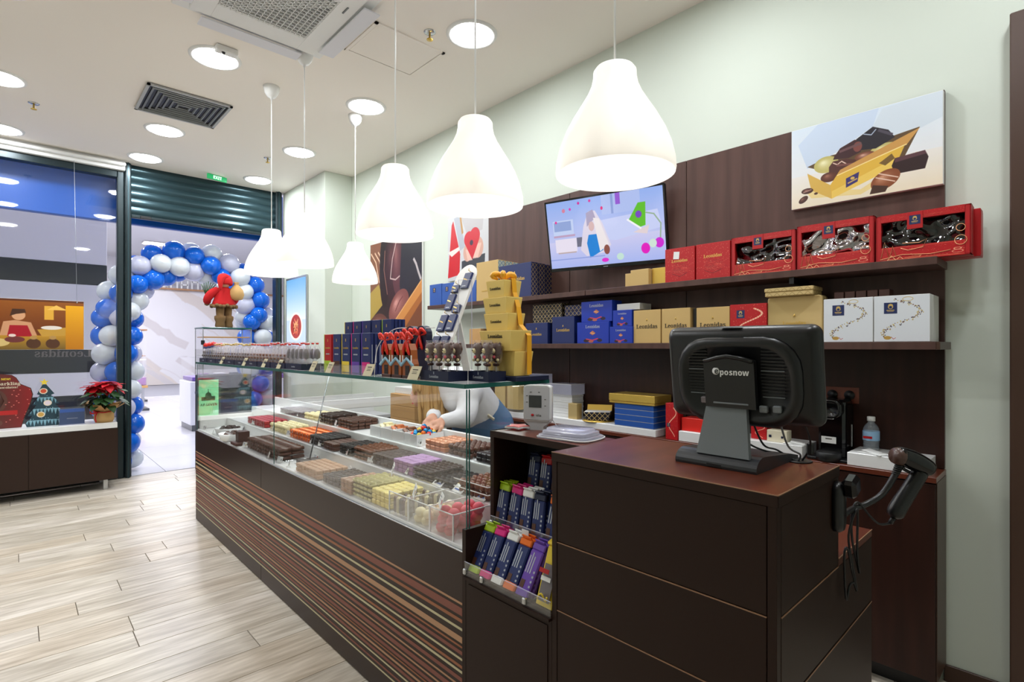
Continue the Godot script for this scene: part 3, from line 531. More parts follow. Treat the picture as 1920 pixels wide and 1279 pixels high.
func mall():
	var fl = st("floor_mall", box(17, 0.1, 16.9, 0), mat("mall_base", rgb(150, 150, 158), 0.5), V(1.5, -0.112, -15.46))
	for i in 13:
		for j in 12:
			var x = -4.6 + i * 0.9; var zz = -7.47 - j * 0.9
			part(fl, "tile", box(0.896, 0.012, 0.896, 0.001), "tile_mall", V(x - 1.5, 0.1, zz + 15.46))
	st("wall_mall_far", box(17, 3.5, 0.3, 0), "marble", V(1.5, 0, -23.2)).material_override.uv1_triplanar = true
	M.marble.uv1_scale = Vector3(0.22, 0.22, 0.22); M.marble.uv1_triplanar = true
	st("wall_mall_upper", box(17, 1.4, 0.2, 0), "mall_white", V(1.5, 3.5, -23.5)); st("trim_ledge", box(17, 0.06, 0.25, 0), "tan", V(1.5, 3.5, -23.0))
	st("ceiling_mall", box(17, 0.2, 17, 0), "mall_ceil", V(1.5, 4.6, -15.6)); st("wall_mall_left", box(0.2, 4.8, 17, 0), "mall_white", V(-7.0, -0.1, -15.6)); st("wall_mall_right", box(0.2, 4.8, 17, 0), "mall_white", V(10.0, -0.1, -15.6))
	st("wall_front", box(6.8, 1.3, 0.14, 0), "mall_white", V(-0.3, HC + 0.1, -7.1)); st("wall_front_2", box(7.2, 4.8, 0.14, 0), "mall_white", V(6.5, -0.1, -7.1)); st("wall_front_3", box(3.6, 4.8, 0.14, 0), "mall_white", V(-5.3, -0.1, -7.1))
	# letters of the shop opposite, out of focus on the ledge
	for i in 5:
		var l = thing("sign_letter", V(4.0 + i * 0.34, 3.56, -22.95), "white block letter on the ledge above the marble wall, %s from the left" % nth(i), "sign letter", "white sign letters over the marble wall")
		part(l, "stroke", boxes([[V(0.05, 0.3, 0.08), V(-0.1, 0, 0)], [V(0.05, 0.3, 0.08), V(0.1, 0, 0)], [V(0.2, 0.05, 0.08), V(0, [0.0, 0.25, 0.12, 0.25, 0.0][i], 0)]]), "white")
	# mall lights: panels that glow and light
	var n = 0
	for q in [[3.6, -15.15, 1.1, 0.5], [-1.0, -10.0, 1.2, 0.5], [2.2, -10.4, 1.2, 0.5], [5.8, -11.0, 1.2, 0.5], [-2.5, -15.0, 1.2, 0.5], [3.5, -19.5, 1.2, 0.5], [-0.5, -20.0, 1.2, 0.5]]:
		var t = thing("ceiling_panel", V(q[0], 4.59, q[1]), "flat white light panel in the mall ceiling, %s" % ["seen through the doorway above the balloon arch", "above the left window outside", "just outside the doorway", "out to the right of the doorway", "far left in the mall", "before the marble wall", "far back on the left"][n], "ceiling light", "light panels of the mall")
		part(t, "diffuser", box(q[2], 0.02, q[3], 0.002), "mall_light" if n else "warm_panel", V(0, -0.03, 0)); part(t, "frame", box(q[2] + 0.08, 0.02, q[3] + 0.08, 0.002), "white", V(0, -0.018, 0))
		var a := AreaLight3D.new(); a.name = "panel_light"; t.add_child(a, true); a.position = V(0, -0.04, 0); a.rotation.x = -PI / 2; a.area_size = Vector2(q[2], q[3]); a.light_energy = 12.5; a.light_color = Color(0.97, 0.97, 1.0); a.shadow_enabled = true; a.area_range = 30.0
		n += 1
	# striped kiosk wall outside the left window
	var kw = thing("striped_hoarding", V(-2.6, 0, -9.6), "black and white striped hoarding wall outside the left shop window", "wall panel")
	for q in [[0.0, 0.72, "band_black"], [0.72, 1.04, "band_white"], [1.04, 1.36, "band_black"], [1.36, 2.27, "band_white"], [2.27, 2.56, "band_black"], [2.56, 3.5, "band_white"]]:
		part(kw, "stripe_board", box(7.16, q[1] - q[0] - 0.004, 0.12, 0.004), q[2], V(0, q[0] + 0.002, 0))
	# glass showcases of the shop opposite
	for c in [[2.0, -14.2, 0.26, 0.5, 1.2, "tall narrow glass showcase on steel legs"], [2.2, -16.5, 0.5, 0.35, 0.75, "low glass showcase with a wooden band"]]:
		var t = thing("showcase", V(c[0], 0, c[1]), c[5] + (" before the marble wall in the mall" if c[2] > 0.3 else " just inside the doorway view at the left"), "showcase", "", 0.0)
		part(t, "base", box(c[2] + 0.1, 0.05, 0.5, 0.004), "dark_steel")
		for sx in [-1, 1]: part(t, "leg", box(0.04, c[3], 0.04, 0.003), "steel", V(sx * (c[2] / 2 - 0.03), 0.05, 0))
		part(t, "deck", box(c[2] + 0.04, 0.05, 0.5, 0.004), "kraft", V(0, c[3], 0)); part(t, "glass_case", box(c[2], c[4], 0.46, 0.002), "pane", V(0, c[3] + 0.05, 0)); part(t, "shelf", box(c[2] - 0.02, 0.02, 0.42, 0.001), "white", V(0, c[3] + c[4] * 0.5, 0)); part(t, "cap", box(c[2] + 0.02, 0.03, 0.48, 0.003), "tan", V(0, c[3] + c[4] + 0.05, 0))
		part(t, "panel", box(c[2] - 0.02, 0.16, 0.4, 0.002), "kraft" if c[2] > 0.3 else "lilac", V(0, c[3] + 0.06, 0))
	var k = thing("jewellery_counter", V(3.1, 0, -10.4), "white and glass jewellery counter outside the doorway behind the chocolate case", "display counter")
	part(k, "plinth", box(1.9, 0.1, 0.75, 0.004), "dark_steel"); part(k, "body", box(1.95, 0.72, 0.8, 0.01), "mall_white", V(0, 0.1, 0)); part(k, "glass_case", box(1.9, 0.4, 0.76, 0.003), "pane", V(0, 0.82, 0)); part(k, "lining", box(1.86, 0.06, 0.7, 0.004), "purple", V(0, 0.83, 0)); part(k, "glass_top", box(1.95, 0.012, 0.8, 0.002), "glass", V(0, 1.222, 0))
	for i in 7: part(k, "cushion", box(0.16, 0.05, 0.12, 0.01), ["lilac", "white", "dark_navy"][i % 3], V(-0.75 + i * 0.25, 0.9, 0.2))
	# dark showcase just inside the doorway, with santa on its glass top
	var c = thing("tall_glass_case", V(1.76, 0, -6.72), "dark showcase with a square glass top inside the doorway, under the santa", "showcase")
	part(c, "base", box(0.5, 1.08, 0.34, 0.006), "black"); part(c, "trim", box(0.504, 0.03, 0.344, 0.003), "dark_navy", V(0, 0.86, 0)); part(c, "glass_case", box(0.5, 0.52, 0.34, 0.003), "pane", V(0, 1.08, 0))
	for sx in [-1, 1]:
		for sz in [-1, 1]: part(c, "edge_bar", box(0.008, 0.52, 0.008, 0.001), "steel", V(sx * 0.247, 1.08, sz * 0.167))
	part(c, "glass_top", box(0.51, 0.014, 0.35, 0.002), "glass_edge", V(0, 1.6, 0)); part(c, "shelf", box(0.47, 0.012, 0.3, 0.002), "kraft", V(0, 1.5, 0)); part(c, "shelf", box(0.47, 0.008, 0.3, 0.001), "white", V(0, 1.3, 0)); part(c, "lock", box(0.035, 0.05, 0.02, 0.004), "black", V(-0.25, 1.42, 0.17))
	santa(V(1.765, 1.6145, -6.72))

func santa(at):
	var t = thing("santa_figure", at, "santa doll in red coat and brown fur boots standing on the glass case", "figurine", "", PI + 0.3)
	t.scale = V(0.64, 0.575, 0.64); var up = V(0, 0.13, 0)
	var bod = nst()
	add_lathe(bod, [[0.0, 0.3], [0.21, 0.3], [0.2, 0.36], [0.17, 0.45], [0.16, 0.56], [0.13, 0.64], [0.07, 0.69], [0.0, 0.7]], 20, Vector3.ZERO, Basis(), 1.0, 0.72)
	for sx in [-1, 1]: add_tube(bod, bez([V(sx * 0.11, 0.62, 0.0), V(sx * 0.2, 0.55, 0.03), V(sx * 0.25, 0.44, 0.08), V(sx * 0.22, 0.37, 0.14)], 5), [0.07, 0.07, 0.072, 0.074, 0.075, 0.075, 0.075, 0.074, 0.073, 0.07, 0.068, 0.066, 0.064, 0.062, 0.06, 0.055], 10)
	part(t, "coat", fin(bod), "santa_red", up)
	var tr = nst()
	for i in 22:
		var a = TAU * i / 22; add_lathe(tr, [[0.0, -0.035], [0.032, -0.02], [0.036, 0.0], [0.03, 0.024], [0.0, 0.035]], 6, V(0.21 * cos(a), 0.3 + 0.012 * sin(i * 2.3), 0.15 * sin(a)))
	part(t, "fur_trim", fin(tr), "fur", up)
	for sx in [-1, 1]:
		var lg = nst(); add_lathe(lg, [[0.0, 0.0], [0.075, 0.0], [0.085, 0.03], [0.075, 0.08], [0.095, 0.12], [0.095, 0.16], [0.065, 0.17], [0.07, 0.24], [0.075, 0.31], [0.0, 0.32]], 12, V(sx * 0.08, 0, 0), Basis(), 1.0, 1.2)
		part(t, "leg", fin(lg), "fur").scale = V(0.9, 1.44, 0.95)
	for sx in [-1, 1]:
		var mt = nst(); add_lathe(mt, [[0, -0.04], [0.04, -0.02], [0.045, 0.01], [0.03, 0.04], [0, 0.05]], 8, V(sx * 0.22, 0.34, 0.15)); part(t, "mitten", fin(mt), "fur", up)
	var hd = nst(); add_lathe(hd, [[0, 0.66], [0.07, 0.68], [0.095, 0.74], [0.09, 0.8], [0.05, 0.84], [0, 0.85]], 14); part(t, "head", fin(hd), "skin", up)
	var br = nst(); add_lathe(br, [[0, 0.6], [0.05, 0.63], [0.085, 0.7], [0.08, 0.75], [0, 0.76]], 12, V(0, 0, 0.06)); part(t, "beard", fin(br), "white", up)
	part(t, "hood", tube(bez([V(0, 0.72, -0.05), V(0, 0.82, -0.03), V(0.02, 0.87, -0.03), V(0.1, 0.84, -0.08), V(0.14, 0.72, -0.12), V(0.14, 0.6, -0.14)], 4), [0.11, 0.115, 0.118, 0.118, 0.115, 0.112, 0.108, 0.1, 0.09, 0.085, 0.08, 0.072, 0.066, 0.06, 0.054, 0.046, 0.04, 0.034, 0.028, 0.02, 0.01], 12), "santa_red", up)
	var sk = nst(); add_lathe(sk, [[0, 0.4], [0.1, 0.43], [0.13, 0.52], [0.11, 0.62], [0.05, 0.7], [0.03, 0.74], [0.05, 0.77], [0, 0.77]], 14, V(-0.17, 0.02, -0.1)); part(t, "sack", fin(sk), "sack", up)
	var tw = nst()
	for i in 7: add_tube(tw, [V(0.24, 0.42, 0.1), V(0.24 + 0.03 * (i - 3) * 0.4, 0.6, 0.08 + 0.01 * i), V(0.22 + 0.05 * (i - 3) * 0.6, 0.78 - 0.02 * absf(i - 3), 0.04 + 0.02 * i)], 0.008, 5)
	part(t, "twigs", fin(tw), "leaf", up)

# ---------- lamps ----------
func down(par, at, energy, size, col := Color(0.965, 0.985, 1.0)):
	var s := AreaLight3D.new(); s.name = "lamp_light"; par.add_child(s, true); s.position = at; s.rotation.x = -PI / 2
	s.area_size = Vector2(size, size); s.light_energy = energy; s.light_color = col; s.shadow_enabled = true; s.area_range = 14.0

func lamps():
	var dl = {"nearest the shelf wall, above the nearest pendant lamps": [2.1, -2.61], "second along the shelf wall side": [2.1, -3.98], "third along the shelf wall side": [2.1, -5.37], "last along the shelf wall side, by the shutter": [2.1, -6.6], "beside the small white sensor box": [1.0, -4.01], "between the square vent and the shutter": [1.0, -5.66], "above the left end of the shutter": [1.0, -6.62], "upper one at the left edge of the photo": [-0.08, -5.37], "lower one at the left edge of the photo": [-0.08, -6.62], "outside the photo over the till": [2.1, -1.24], "outside the photo by the dark door": [2.1, 0.13], "outside the photo behind the camera": [1.0, -0.4], "outside the photo at the left of the camera": [-0.08, -3.98], "outside the photo over the open floor": [-0.08, -2.3], "outside the photo at the far left": [-1.6, -5.37], "outside the photo at the left wall": [-1.6, -3.0]}
	for k in dl:
		var t = thing("downlight", V(dl[k][0], HC, dl[k][1]), "round white ceiling downlight, " + k, "ceiling light", "round ceiling downlights")
		part(t, "rim", lathe([[0.128, -0.004], [0.142, -0.012], [0.158, -0.006], [0.16, 0.0]], 32), "white"); part(t, "diffuser", lathe([[0.0, -0.018], [0.118, -0.018], [0.128, -0.012], [0.13, 0.0]], 32), "downlight")
		down(t, V(0, -0.0195, 0), 0.77, 0.17)
	# six bell-shaped pendants over the counter
	var where = [[1.388, -1.006, "nearest to the camera, in front of the television"], [1.31, -1.607, "second from the right, before the small heart poster"], [1.364, -2.292, "third from the right, before the chocolate poster"], [1.414, -3.529, "hanging in front of the farthest one"], [1.421, -4.17, "farthest left, partly hidden by its neighbour"], [2.117, -4.205, "smallest in view, hanging nearer the shelf wall"]]
	var pr = [[0.185, 0.0], [0.187, 0.01], [0.185, 0.04], [0.174, 0.085], [0.156, 0.13], [0.132, 0.175], [0.107, 0.215], [0.086, 0.25], [0.073, 0.28], [0.068, 0.305], [0.067, 0.325], [0.06, 0.335], [0.0, 0.336]]
	var inn = []
	for i in range(pr.size() - 1, -1, -1): inn.append([maxf(pr[i][0] - 0.003, 0.0), pr[i][1] - 0.003 if i > 0 else 0.0])
	for q in where:
		var t = thing("pendant_lamp", V(q[0], 1.943, q[1]), "white bell-shaped pendant lamp, " + q[2], "pendant lamp", "pendant lamps over the counter")
		var s = nst(); add_lathe(s, pr, 48); add_lathe(s, inn, 48); part(t, "shade", fin(s), "shade")
		part(t, "bulb", ball(0.045, 16), "bulb", V(0, 0.16, 0)); part(t, "socket", lathe([[0.0, 0.2], [0.022, 0.2], [0.022, 0.26], [0.012, 0.335], [0, 0.336]], 12), "white")
		part(t, "cord", tube([V(0, 0.335, 0), V(0, HC - 1.943 - 0.06, 0)], 0.0035, 6), "white")
		part(t, "canopy", lathe([[0.0, -0.1], [0.008, -0.1], [0.01, -0.085], [0.03, -0.078], [0.048, -0.05], [0.056, -0.02], [0.058, 0.0], [0, 0.0]], 24), "white", V(0, HC - 1.943, 0))
		var o := OmniLight3D.new(); o.name = "bulb_light"; t.add_child(o, true); o.position = V(0, 0.16, 0); o.light_energy = 0.013; o.light_size = 0.04; o.light_color = Color(1, 0.97, 0.93); o.omni_range = 12.0; o.omni_attenuation = 2.0; o.shadow_enabled = true

func ceiling_things():
	# cassette air conditioner
	var t = thing("air_conditioner", V(1.08, HC, -3.06), "white square cassette air conditioner with grille and open flaps in ceiling", "air conditioner")
	var f = []
	for sx in [-1, 1]: f.append([V(0.11, 0.03, 0.78), V(sx * 0.3, -0.045, 0)])
	for sz in [-1, 1]: f.append([V(0.5, 0.03, 0.16), V(0, -0.045, sz * 0.31)])
	part(t, "frame", boxes(f, 0.004), "white"); part(t, "backing", box(0.86, 0.02, 0.9, 0.004), "white", V(0, -0.02, 0)); part(t, "filter", box(0.52, 0.01, 0.5, 0), "dark_steel", V(0, -0.03, 0))
	var g = nst()
	for i in 17: add_box(g, V(0.5, 0.012, 0.005), V(0, -0.046, -0.24 + i * 0.03)); 
	for i in 17: add_box(g, V(0.004, 0.012, 0.5), V(-0.24 + i * 0.03, -0.046, 0)); add_box(g, V(0.004, 0.01, 0.68), V(-0.24 + i * 0.03, -0.044, 0), 0, Basis(Vector3.UP, 0.78)) if i in [6, 7, 8, 9, 10] else null
	tag(part(t, "grille", g.commit(), "white"), "", "", "", "stuff")
	for q in [[0.41, 0, 0.62, 0], [-0.41, 0, 0.62, 0], [0, 0.45, 0.58, 1], [0, -0.45, 0.58, 1]]:
		part(t, "flap", box(0.1, 0.008, q[2], 0.002), "mall_ceil", V(q[0], -0.06, q[1]), V(0, PI / 2 if q[3] else 0.0, 0) + (V(0, 0, 0.0)))
	part(t, "badge", box(0.01, 0.004, 0.07, 0.001), "dark_steel", V(0.3, -0.049, 0.2))
	# square supply vent
	t = thing("air_vent", V(1.012, HC, -4.997), "square grey louvred air vent in the ceiling left of the pendants", "air vent")
	part(t, "backing", box(0.56, 0.004, 0.54, 0), "black", V(0, -0.006, 0))
	var fr = nst()
	for k in 7:
		var a = 0.29 - 0.04 * k; var w = 0.02 if k == 0 else 0.012
		for sx in [-1, 1]: add_box(fr, V(w, 0.012, 2 * a), V(sx * (a - w / 2), -0.02 + 0.0006 * k, 0), 0, Basis(Vector3.BACK, (0.5 * sx) if k else 0.0)); add_box(fr, V(2 * a, 0.012, w), V(0, -0.02 + 0.0006 * k, sx * (a - w / 2)), 0, Basis(Vector3.RIGHT, (-0.5 * sx) if k else 0.0))
		if k == 0 or k == 6: part(t, "frame" if k == 0 else "centre_louvre", fr.commit(), "vent_grey" if k == 0 else "louvre_grey"); fr = nst()
		elif k > 0: part(t, "louvre", fr.commit(), "louvre_grey"); fr = nst()
	# access hatch
	t = thing("access_hatch", V(1.846, HC, -3.105), "flat square white access hatch in the ceiling beside the air conditioner", "ceiling hatch")
	part(t, "frame", boxes([[V(0.02, 0.008, 0.42), V(-0.245, -0.008, 0)], [V(0.02, 0.008, 0.42), V(0.245, -0.008, 0)], [V(0.51, 0.008, 0.02), V(0, -0.008, 0.2)], [V(0.51, 0.008, 0.02), V(0, -0.008, -0.2)]]), "ceil"); part(t, "lid", box(0.464, 0.006, 0.374, 0.001), "ceil", V(0, -0.006, 0))
	var sp = [[0.12, -5.76, "at the left, beyond the left edge downlights"], [1.893, -2.77, "right of the access hatch"], [1.927, -5.77, "near the shutter and the EXIT sign"]]
	for q in sp:
		t = thing("sprinkler", V(q[0], HC, q[1]), "small metal ceiling sprinkler head " + q[2], "sprinkler", "ceiling sprinklers")
		part(t, "plate", lathe([[0.0, -0.008], [0.03, -0.008], [0.038, -0.002], [0.038, 0.0]], 16), "steel"); part(t, "stem", lathe([[0.0, -0.05], [0.02, -0.05], [0.02, -0.046], [0.006, -0.044], [0.006, -0.008], [0, -0.008]], 10), "gold")
	t = thing("sensor_box", V(1.02, HC, -3.83), "small white sensor box on the ceiling beside a downlight", "sensor"); part(t, "body", box(0.13, 0.04, 0.06, 0.006), "white", V(0, -0.04, 0)); part(t, "lens", ball(0.012, 10), "black", V(-0.02, -0.042, 0.01))

func rr_loop(w, h, r, x, basis: Basis, at: Vector3, n := 5) -> Array: # rounded rectangle in the YZ plane at distance x
	var o = []; r = minf(r, minf(w, h) / 2 - 0.0001)
	for c in [[1, 1, 0], [-1, 1, 1], [-1, -1, 2], [1, -1, 3]]:
		for i in n + 1:
			var a = PI / 2 * (c[2] + float(i) / n)
			o.append(basis * V(x, c[1] * (h / 2 - r) + r * sin(a), c[0] * (w / 2 - r) + r * cos(a)) + at)
	return o

func add_slab(s, w, h, r, prof: Array, basis := Basis(), at := Vector3.ZERO): # prof: [[x, inset], ...] from front to back
	var rows = []
	var mid = func(x): 
		var l = []
		for i in 24: l.append(basis * V(x, 0, 0) + at)
		return l
	rows.append(mid.call(prof[0][0]))
	for p in prof: rows.append(rr_loop(w - 2 * p[1], h - 2 * p[1], maxf(r - p[1] * 0.5, 0.002), p[0], basis, at))
	rows.append(mid.call(prof[-1][0]))
	surf(s, rows, true)

func slab(w, h, r, prof) -> ArrayMesh:
	var s = nst(); add_slab(s, w, h, r, prof); return fin(s)

const UPX := Basis(Vector3(0, -1, 0), Vector3(1, 0, 0), Vector3(0, 0, 1)) # turns a slab's +X axis downward, so that its face lies flat

func counter():
	var t = thing("display_counter", V(0, 0, 0), "long dark brown striped sweet counter with a glass case on top", "display counter")
	part(t, "plinth", box(0.62, 0.06, 3.46, 0), "black", V(1.42, 0, -3.145)); part(t, "body", box(0.665, 0.655, 3.5, 0.002), "front_brown", V(1.424, 0.05, -3.145))
	for q in [[-4.9, -3.3465], [-3.3435, -1.391]]: part(t, "front_panel", box(0.012, 0.715, q[1] - q[0], 0.001), "front_brown", V(1.0855, 0.006, (q[0] + q[1]) / 2))
	for q in [[0.551, 0.007, "tan"], [0.524, 0.026, "red"], [0.494, 0.011, "rust"], [0.466, 0.008, "cream"], [0.431, 0.02, "tan"], [0.408, 0.006, "rust"], [0.388, 0.012, "red"], [0.367, 0.007, "cream"], [0.342, 0.009, "rust"], [0.325, 0.008, "cream"], [0.3, 0.013, "red"], [0.277, 0.006, "tan"], [0.255, 0.016, "red"], [0.234, 0.006, "tan"], [0.214, 0.012, "red"], [0.198, 0.005, "rust"], [0.18, 0.008, "tan"], [0.161, 0.011, "red"], [0.142, 0.006, "cream"], [0.118, 0.007, "red"], [0.098, 0.006, "cream"]]:
		part(t, "stripe", box(0.0012, q[1], 3.508, 0), "stripe_" + q[2], V(1.0789, q[0] - q[1] / 2, -3.1455))
	part(t, "top_edge", box(0.02, 0.006, 3.508, 0.001), "steel", V(1.09, 0.718, -3.1455))
	# white stepped deck inside
	part(t, "deck", box(0.22, 0.012, 3.48, 0.001), "gloss_white", V(1.2, 0.722, -3.145)); part(t, "deck", box(0.2, 0.012, 3.48, 0.002), "gloss_white", V(1.398, 0.798, -3.145)); part(t, "riser", box(0.01, 0.076, 3.48, 0), "white", V(1.304, 0.722, -3.145))
	part(t, "deck", box(0.2, 0.012, 3.48, 0.002), "gloss_white", V(1.6, 0.873, -3.145)); part(t, "riser", box(0.01, 0.08, 3.48, 0), "white", V(1.504, 0.8, -3.145)); part(t, "back_rail", box(0.016, 0.085, 3.48, 0.003), "gloss_white", V(1.7, 0.87, -3.145)); part(t, "end_rail", box(0.6, 0.1, 0.03, 0.003), "white", V(1.4, 0.735, -4.87))
	for q in [[0.02, 1.36, 0.735], [0.02, 1.56, 0.81]]: part(t, "light_strip", box(0.015, 0.006, 3.4, 0.001), "steel", V(q[1] - 0.05, q[2] + 0.058, -3.145))
	# glass
	var gl = t
	for q in [[-4.895, -3.158], [-3.152, -1.385]]: part(gl, "front_pane", box(0.008, 0.532, q[1] - q[0], 0), "glass", V(1.092, 0.728, (q[0] + q[1]) / 2))
	part(gl, "end_pane", box(0.39, 0.52, 0.008, 0), "glass", V(1.285, 0.738, -1.382)); part(gl, "end_pane", box(0.4, 0.42, 0.008, 0), "glass", V(1.29, 0.838, -4.892))
	part(gl, "top_pane", box(0.4, 0.014, 3.515, 0), "glass", V(1.278, 1.262, -3.1325))
	part(gl, "top_edge", box(0.003, 0.0145, 3.516, 0), "glass_edge", V(1.0768, 1.2618, -3.1325)); part(gl, "top_edge", box(0.402, 0.0145, 0.003, 0), "glass_edge", V(1.278, 1.2618, -1.3735))
	for q in [[1.088, -1.379, 0.728], [1.098, -1.378, 0.728], [1.089, -3.155, 0.728], [1.088, -4.893, 0.728]]: part(gl, "pane_edge", box(0.003, 0.53, 0.004, 0), "glass_edge", V(q[0], q[2], q[1]))
	for q in [[-2.753, -3.23]]: part(gl, "support_rod", tube([V(1.13, 0.81, q[0]), V(1.46, 1.262, q[1])], 0.0032, 8), "dark_steel")
	# light strip under the back edge of the glass top
	part(gl, "light_strip", box(0.012, 0.008, 3.4, 0.001), "led_strip", V(1.466, 1.253, -3.145))
	var al := AreaLight3D.new(); al.name = "strip_light"; gl.add_child(al, true); al.position = V(1.462, 1.25, -3.145); al.basis = Basis(V(0, 0, 1), V(1, 0, 0).rotated(V(0, 0, 1), -0.45), V(0, 0, 1).cross(V(1, 0, 0).rotated(V(0, 0, 1), -0.45))); al.area_size = Vector2(3.4, 0.012); al.light_energy = 0.48; al.light_color = Color(0.93, 1, 0.98); al.shadow_enabled = true
	# notice at the far end of the case
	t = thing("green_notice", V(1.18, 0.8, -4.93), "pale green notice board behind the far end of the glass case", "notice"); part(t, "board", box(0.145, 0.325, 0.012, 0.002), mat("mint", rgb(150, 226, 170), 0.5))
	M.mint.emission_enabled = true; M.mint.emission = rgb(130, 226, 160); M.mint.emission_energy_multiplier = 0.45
	var s = nst(); add_prism(s, P([-0.004, 0.07, 0.0, 0.1, 0.004, 0.07, 0.02, 0.055, 0.024, 0.035, 0.05, 0.035, 0.05, 0, -0.05, 0, -0.05, 0.03, -0.024, 0.03, -0.02, 0.055]), 0.002); part(t, "crest", s.commit(), "leaf", V(-0.005, 0.155, 0.008)); part(t, "lettering", txt("AP SEVEN", 0.02, true, false), "leaf", V(0, 0.12, 0.0065))

func praline(sx, sy, sz, style) -> ArrayMesh:
	var k = "pr%s%.3f%.3f%.3f" % [style, sx, sy, sz]
	if cache.has(k): return cache[k]
	var s = nst()
	match style:
		"ball": add_lathe(s, [[0, 0], [sx * 0.36, 0], [sx * 0.5, sy * 0.35], [sx * 0.45, sy * 0.7], [sx * 0.25, sy * 0.95], [0, sy]], 10)
		"log": add_lathe(s, [[0, -sx / 2], [sy * 0.5, -sx / 2], [sy * 0.5, sx / 2], [0, sx / 2]], 8, V(0, sy / 2, 0), Basis(Vector3.BACK, PI / 2), 1.0, sz / sy)
		"ridge":
			add_box(s, V(sx, sy * 0.8, sz), Vector3.ZERO, sy * 0.15); add_box(s, V(sx * 0.8, sy * 0.2, sz * 0.2), V(0, sy * 0.8, -sz * 0.2), 0.001); add_box(s, V(sx * 0.8, sy * 0.2, sz * 0.2), V(0, sy * 0.8, sz * 0.2), 0.001)
		"dome": 
			add_box(s, V(sx, sy * 0.6, sz), Vector3.ZERO, sy * 0.12); add_lathe(s, [[sx * 0.42, sy * 0.6], [sx * 0.34, sy * 0.85], [0, sy]], 8)
		_: add_box(s, V(sx, sy, sz), Vector3.ZERO, sy * 0.16)
	cache[k] = fin(s) if style in ["ball", "log"] else s.commit()
	return cache[k]

# a stack of pralines: the top layer piece by piece, what is under it as one object
func stack(m, look: String, c: Vector3, nx, nz, layers, sx, sz, sy, style := "box", single := true, yaw := 0.0, skip := 0):
	var t = thing("sweet_tray", c, "thin clear tray under the " + look, "tray", "", yaw); part(t, "tray", box(nx * sx + 0.012, 0.004, nz * sz + 0.012, 0.001), "acrylic", V(0, -0.0005, 0))
	part(t, "rim", boxes([[V(0.002, 0.008, nz * sz + 0.012), V(-(nx * sx + 0.01) / 2, 0.001, 0)], [V(0.002, 0.008, nz * sz + 0.012), V((nx * sx + 0.01) / 2, 0.001, 0)]]), "acrylic")
	var pm = praline(sx * 0.9, sy * 0.94, sz * 0.9, style); var b = Basis(Vector3.UP, yaw)
	var s = nst(); var used = false
	for l in layers:
		for i in nx:
			for j in nz:
				var p = V((i - (nx - 1) / 2.0) * sx + rng.randf_range(-0.001, 0.001), 0.004 + l * sy, (j - (nz - 1) / 2.0) * sz + rng.randf_range(-0.001, 0.001))
				if l == layers - 1 and single:
					if (i * nz + j) < skip: continue
					solo("praline", pm, m, b * p + c, "%s from the left, %s row back, of the %s" % [nth(j), nth(i), look], "chocolate", "top layer of the " + look, V(0, yaw + rng.randf_range(-0.05, 0.05), 0))
				elif l == layers - 1 or single == false or i == 0 or j == nz - 1 or l == layers - 2:
					s.append_from(pm, 0, Transform3D(Basis(Vector3.UP, rng.randf_range(-0.04, 0.04)), p)); used = true
	if used: tag(solo("praline_layers", s.commit(), m, c, ("lower layers of the " if single else "whole of the ") + look, "chocolates", "", V(0, yaw, 0)), "", "", "", "stuff")

func price_tag(at, yaw, i, what, big := 1.0):
	var t = thing("price_tag", at, "small white price tag " + what, "price tag", "", yaw)
	var tilt = 0.3
	part(t, "foot", box(0.02, 0.004, 0.03, 0.001), "acrylic"); var cd = part(t, "card", box(0.0015, 0.034 * big, 0.052 * big, 0), "paper", V(0, 0.006, 0), V(0, 0, -tilt))
	part(cd, "print", boxes([[V(0.0006, 0.003, 0.02 * big), V(-0.001, 0.024 * big, -0.01)], [V(0.0006, 0.002, 0.024 * big), V(-0.001, 0.016 * big, -0.008)]]), "navy"); part(cd, "emblem", box(0.0008, 0.012 * big, 0.008 * big, 0), ["black_choc", "dark_choc", "gold", "red"][i % 4], V(-0.001, 0.01 * big, 0.016 * big))

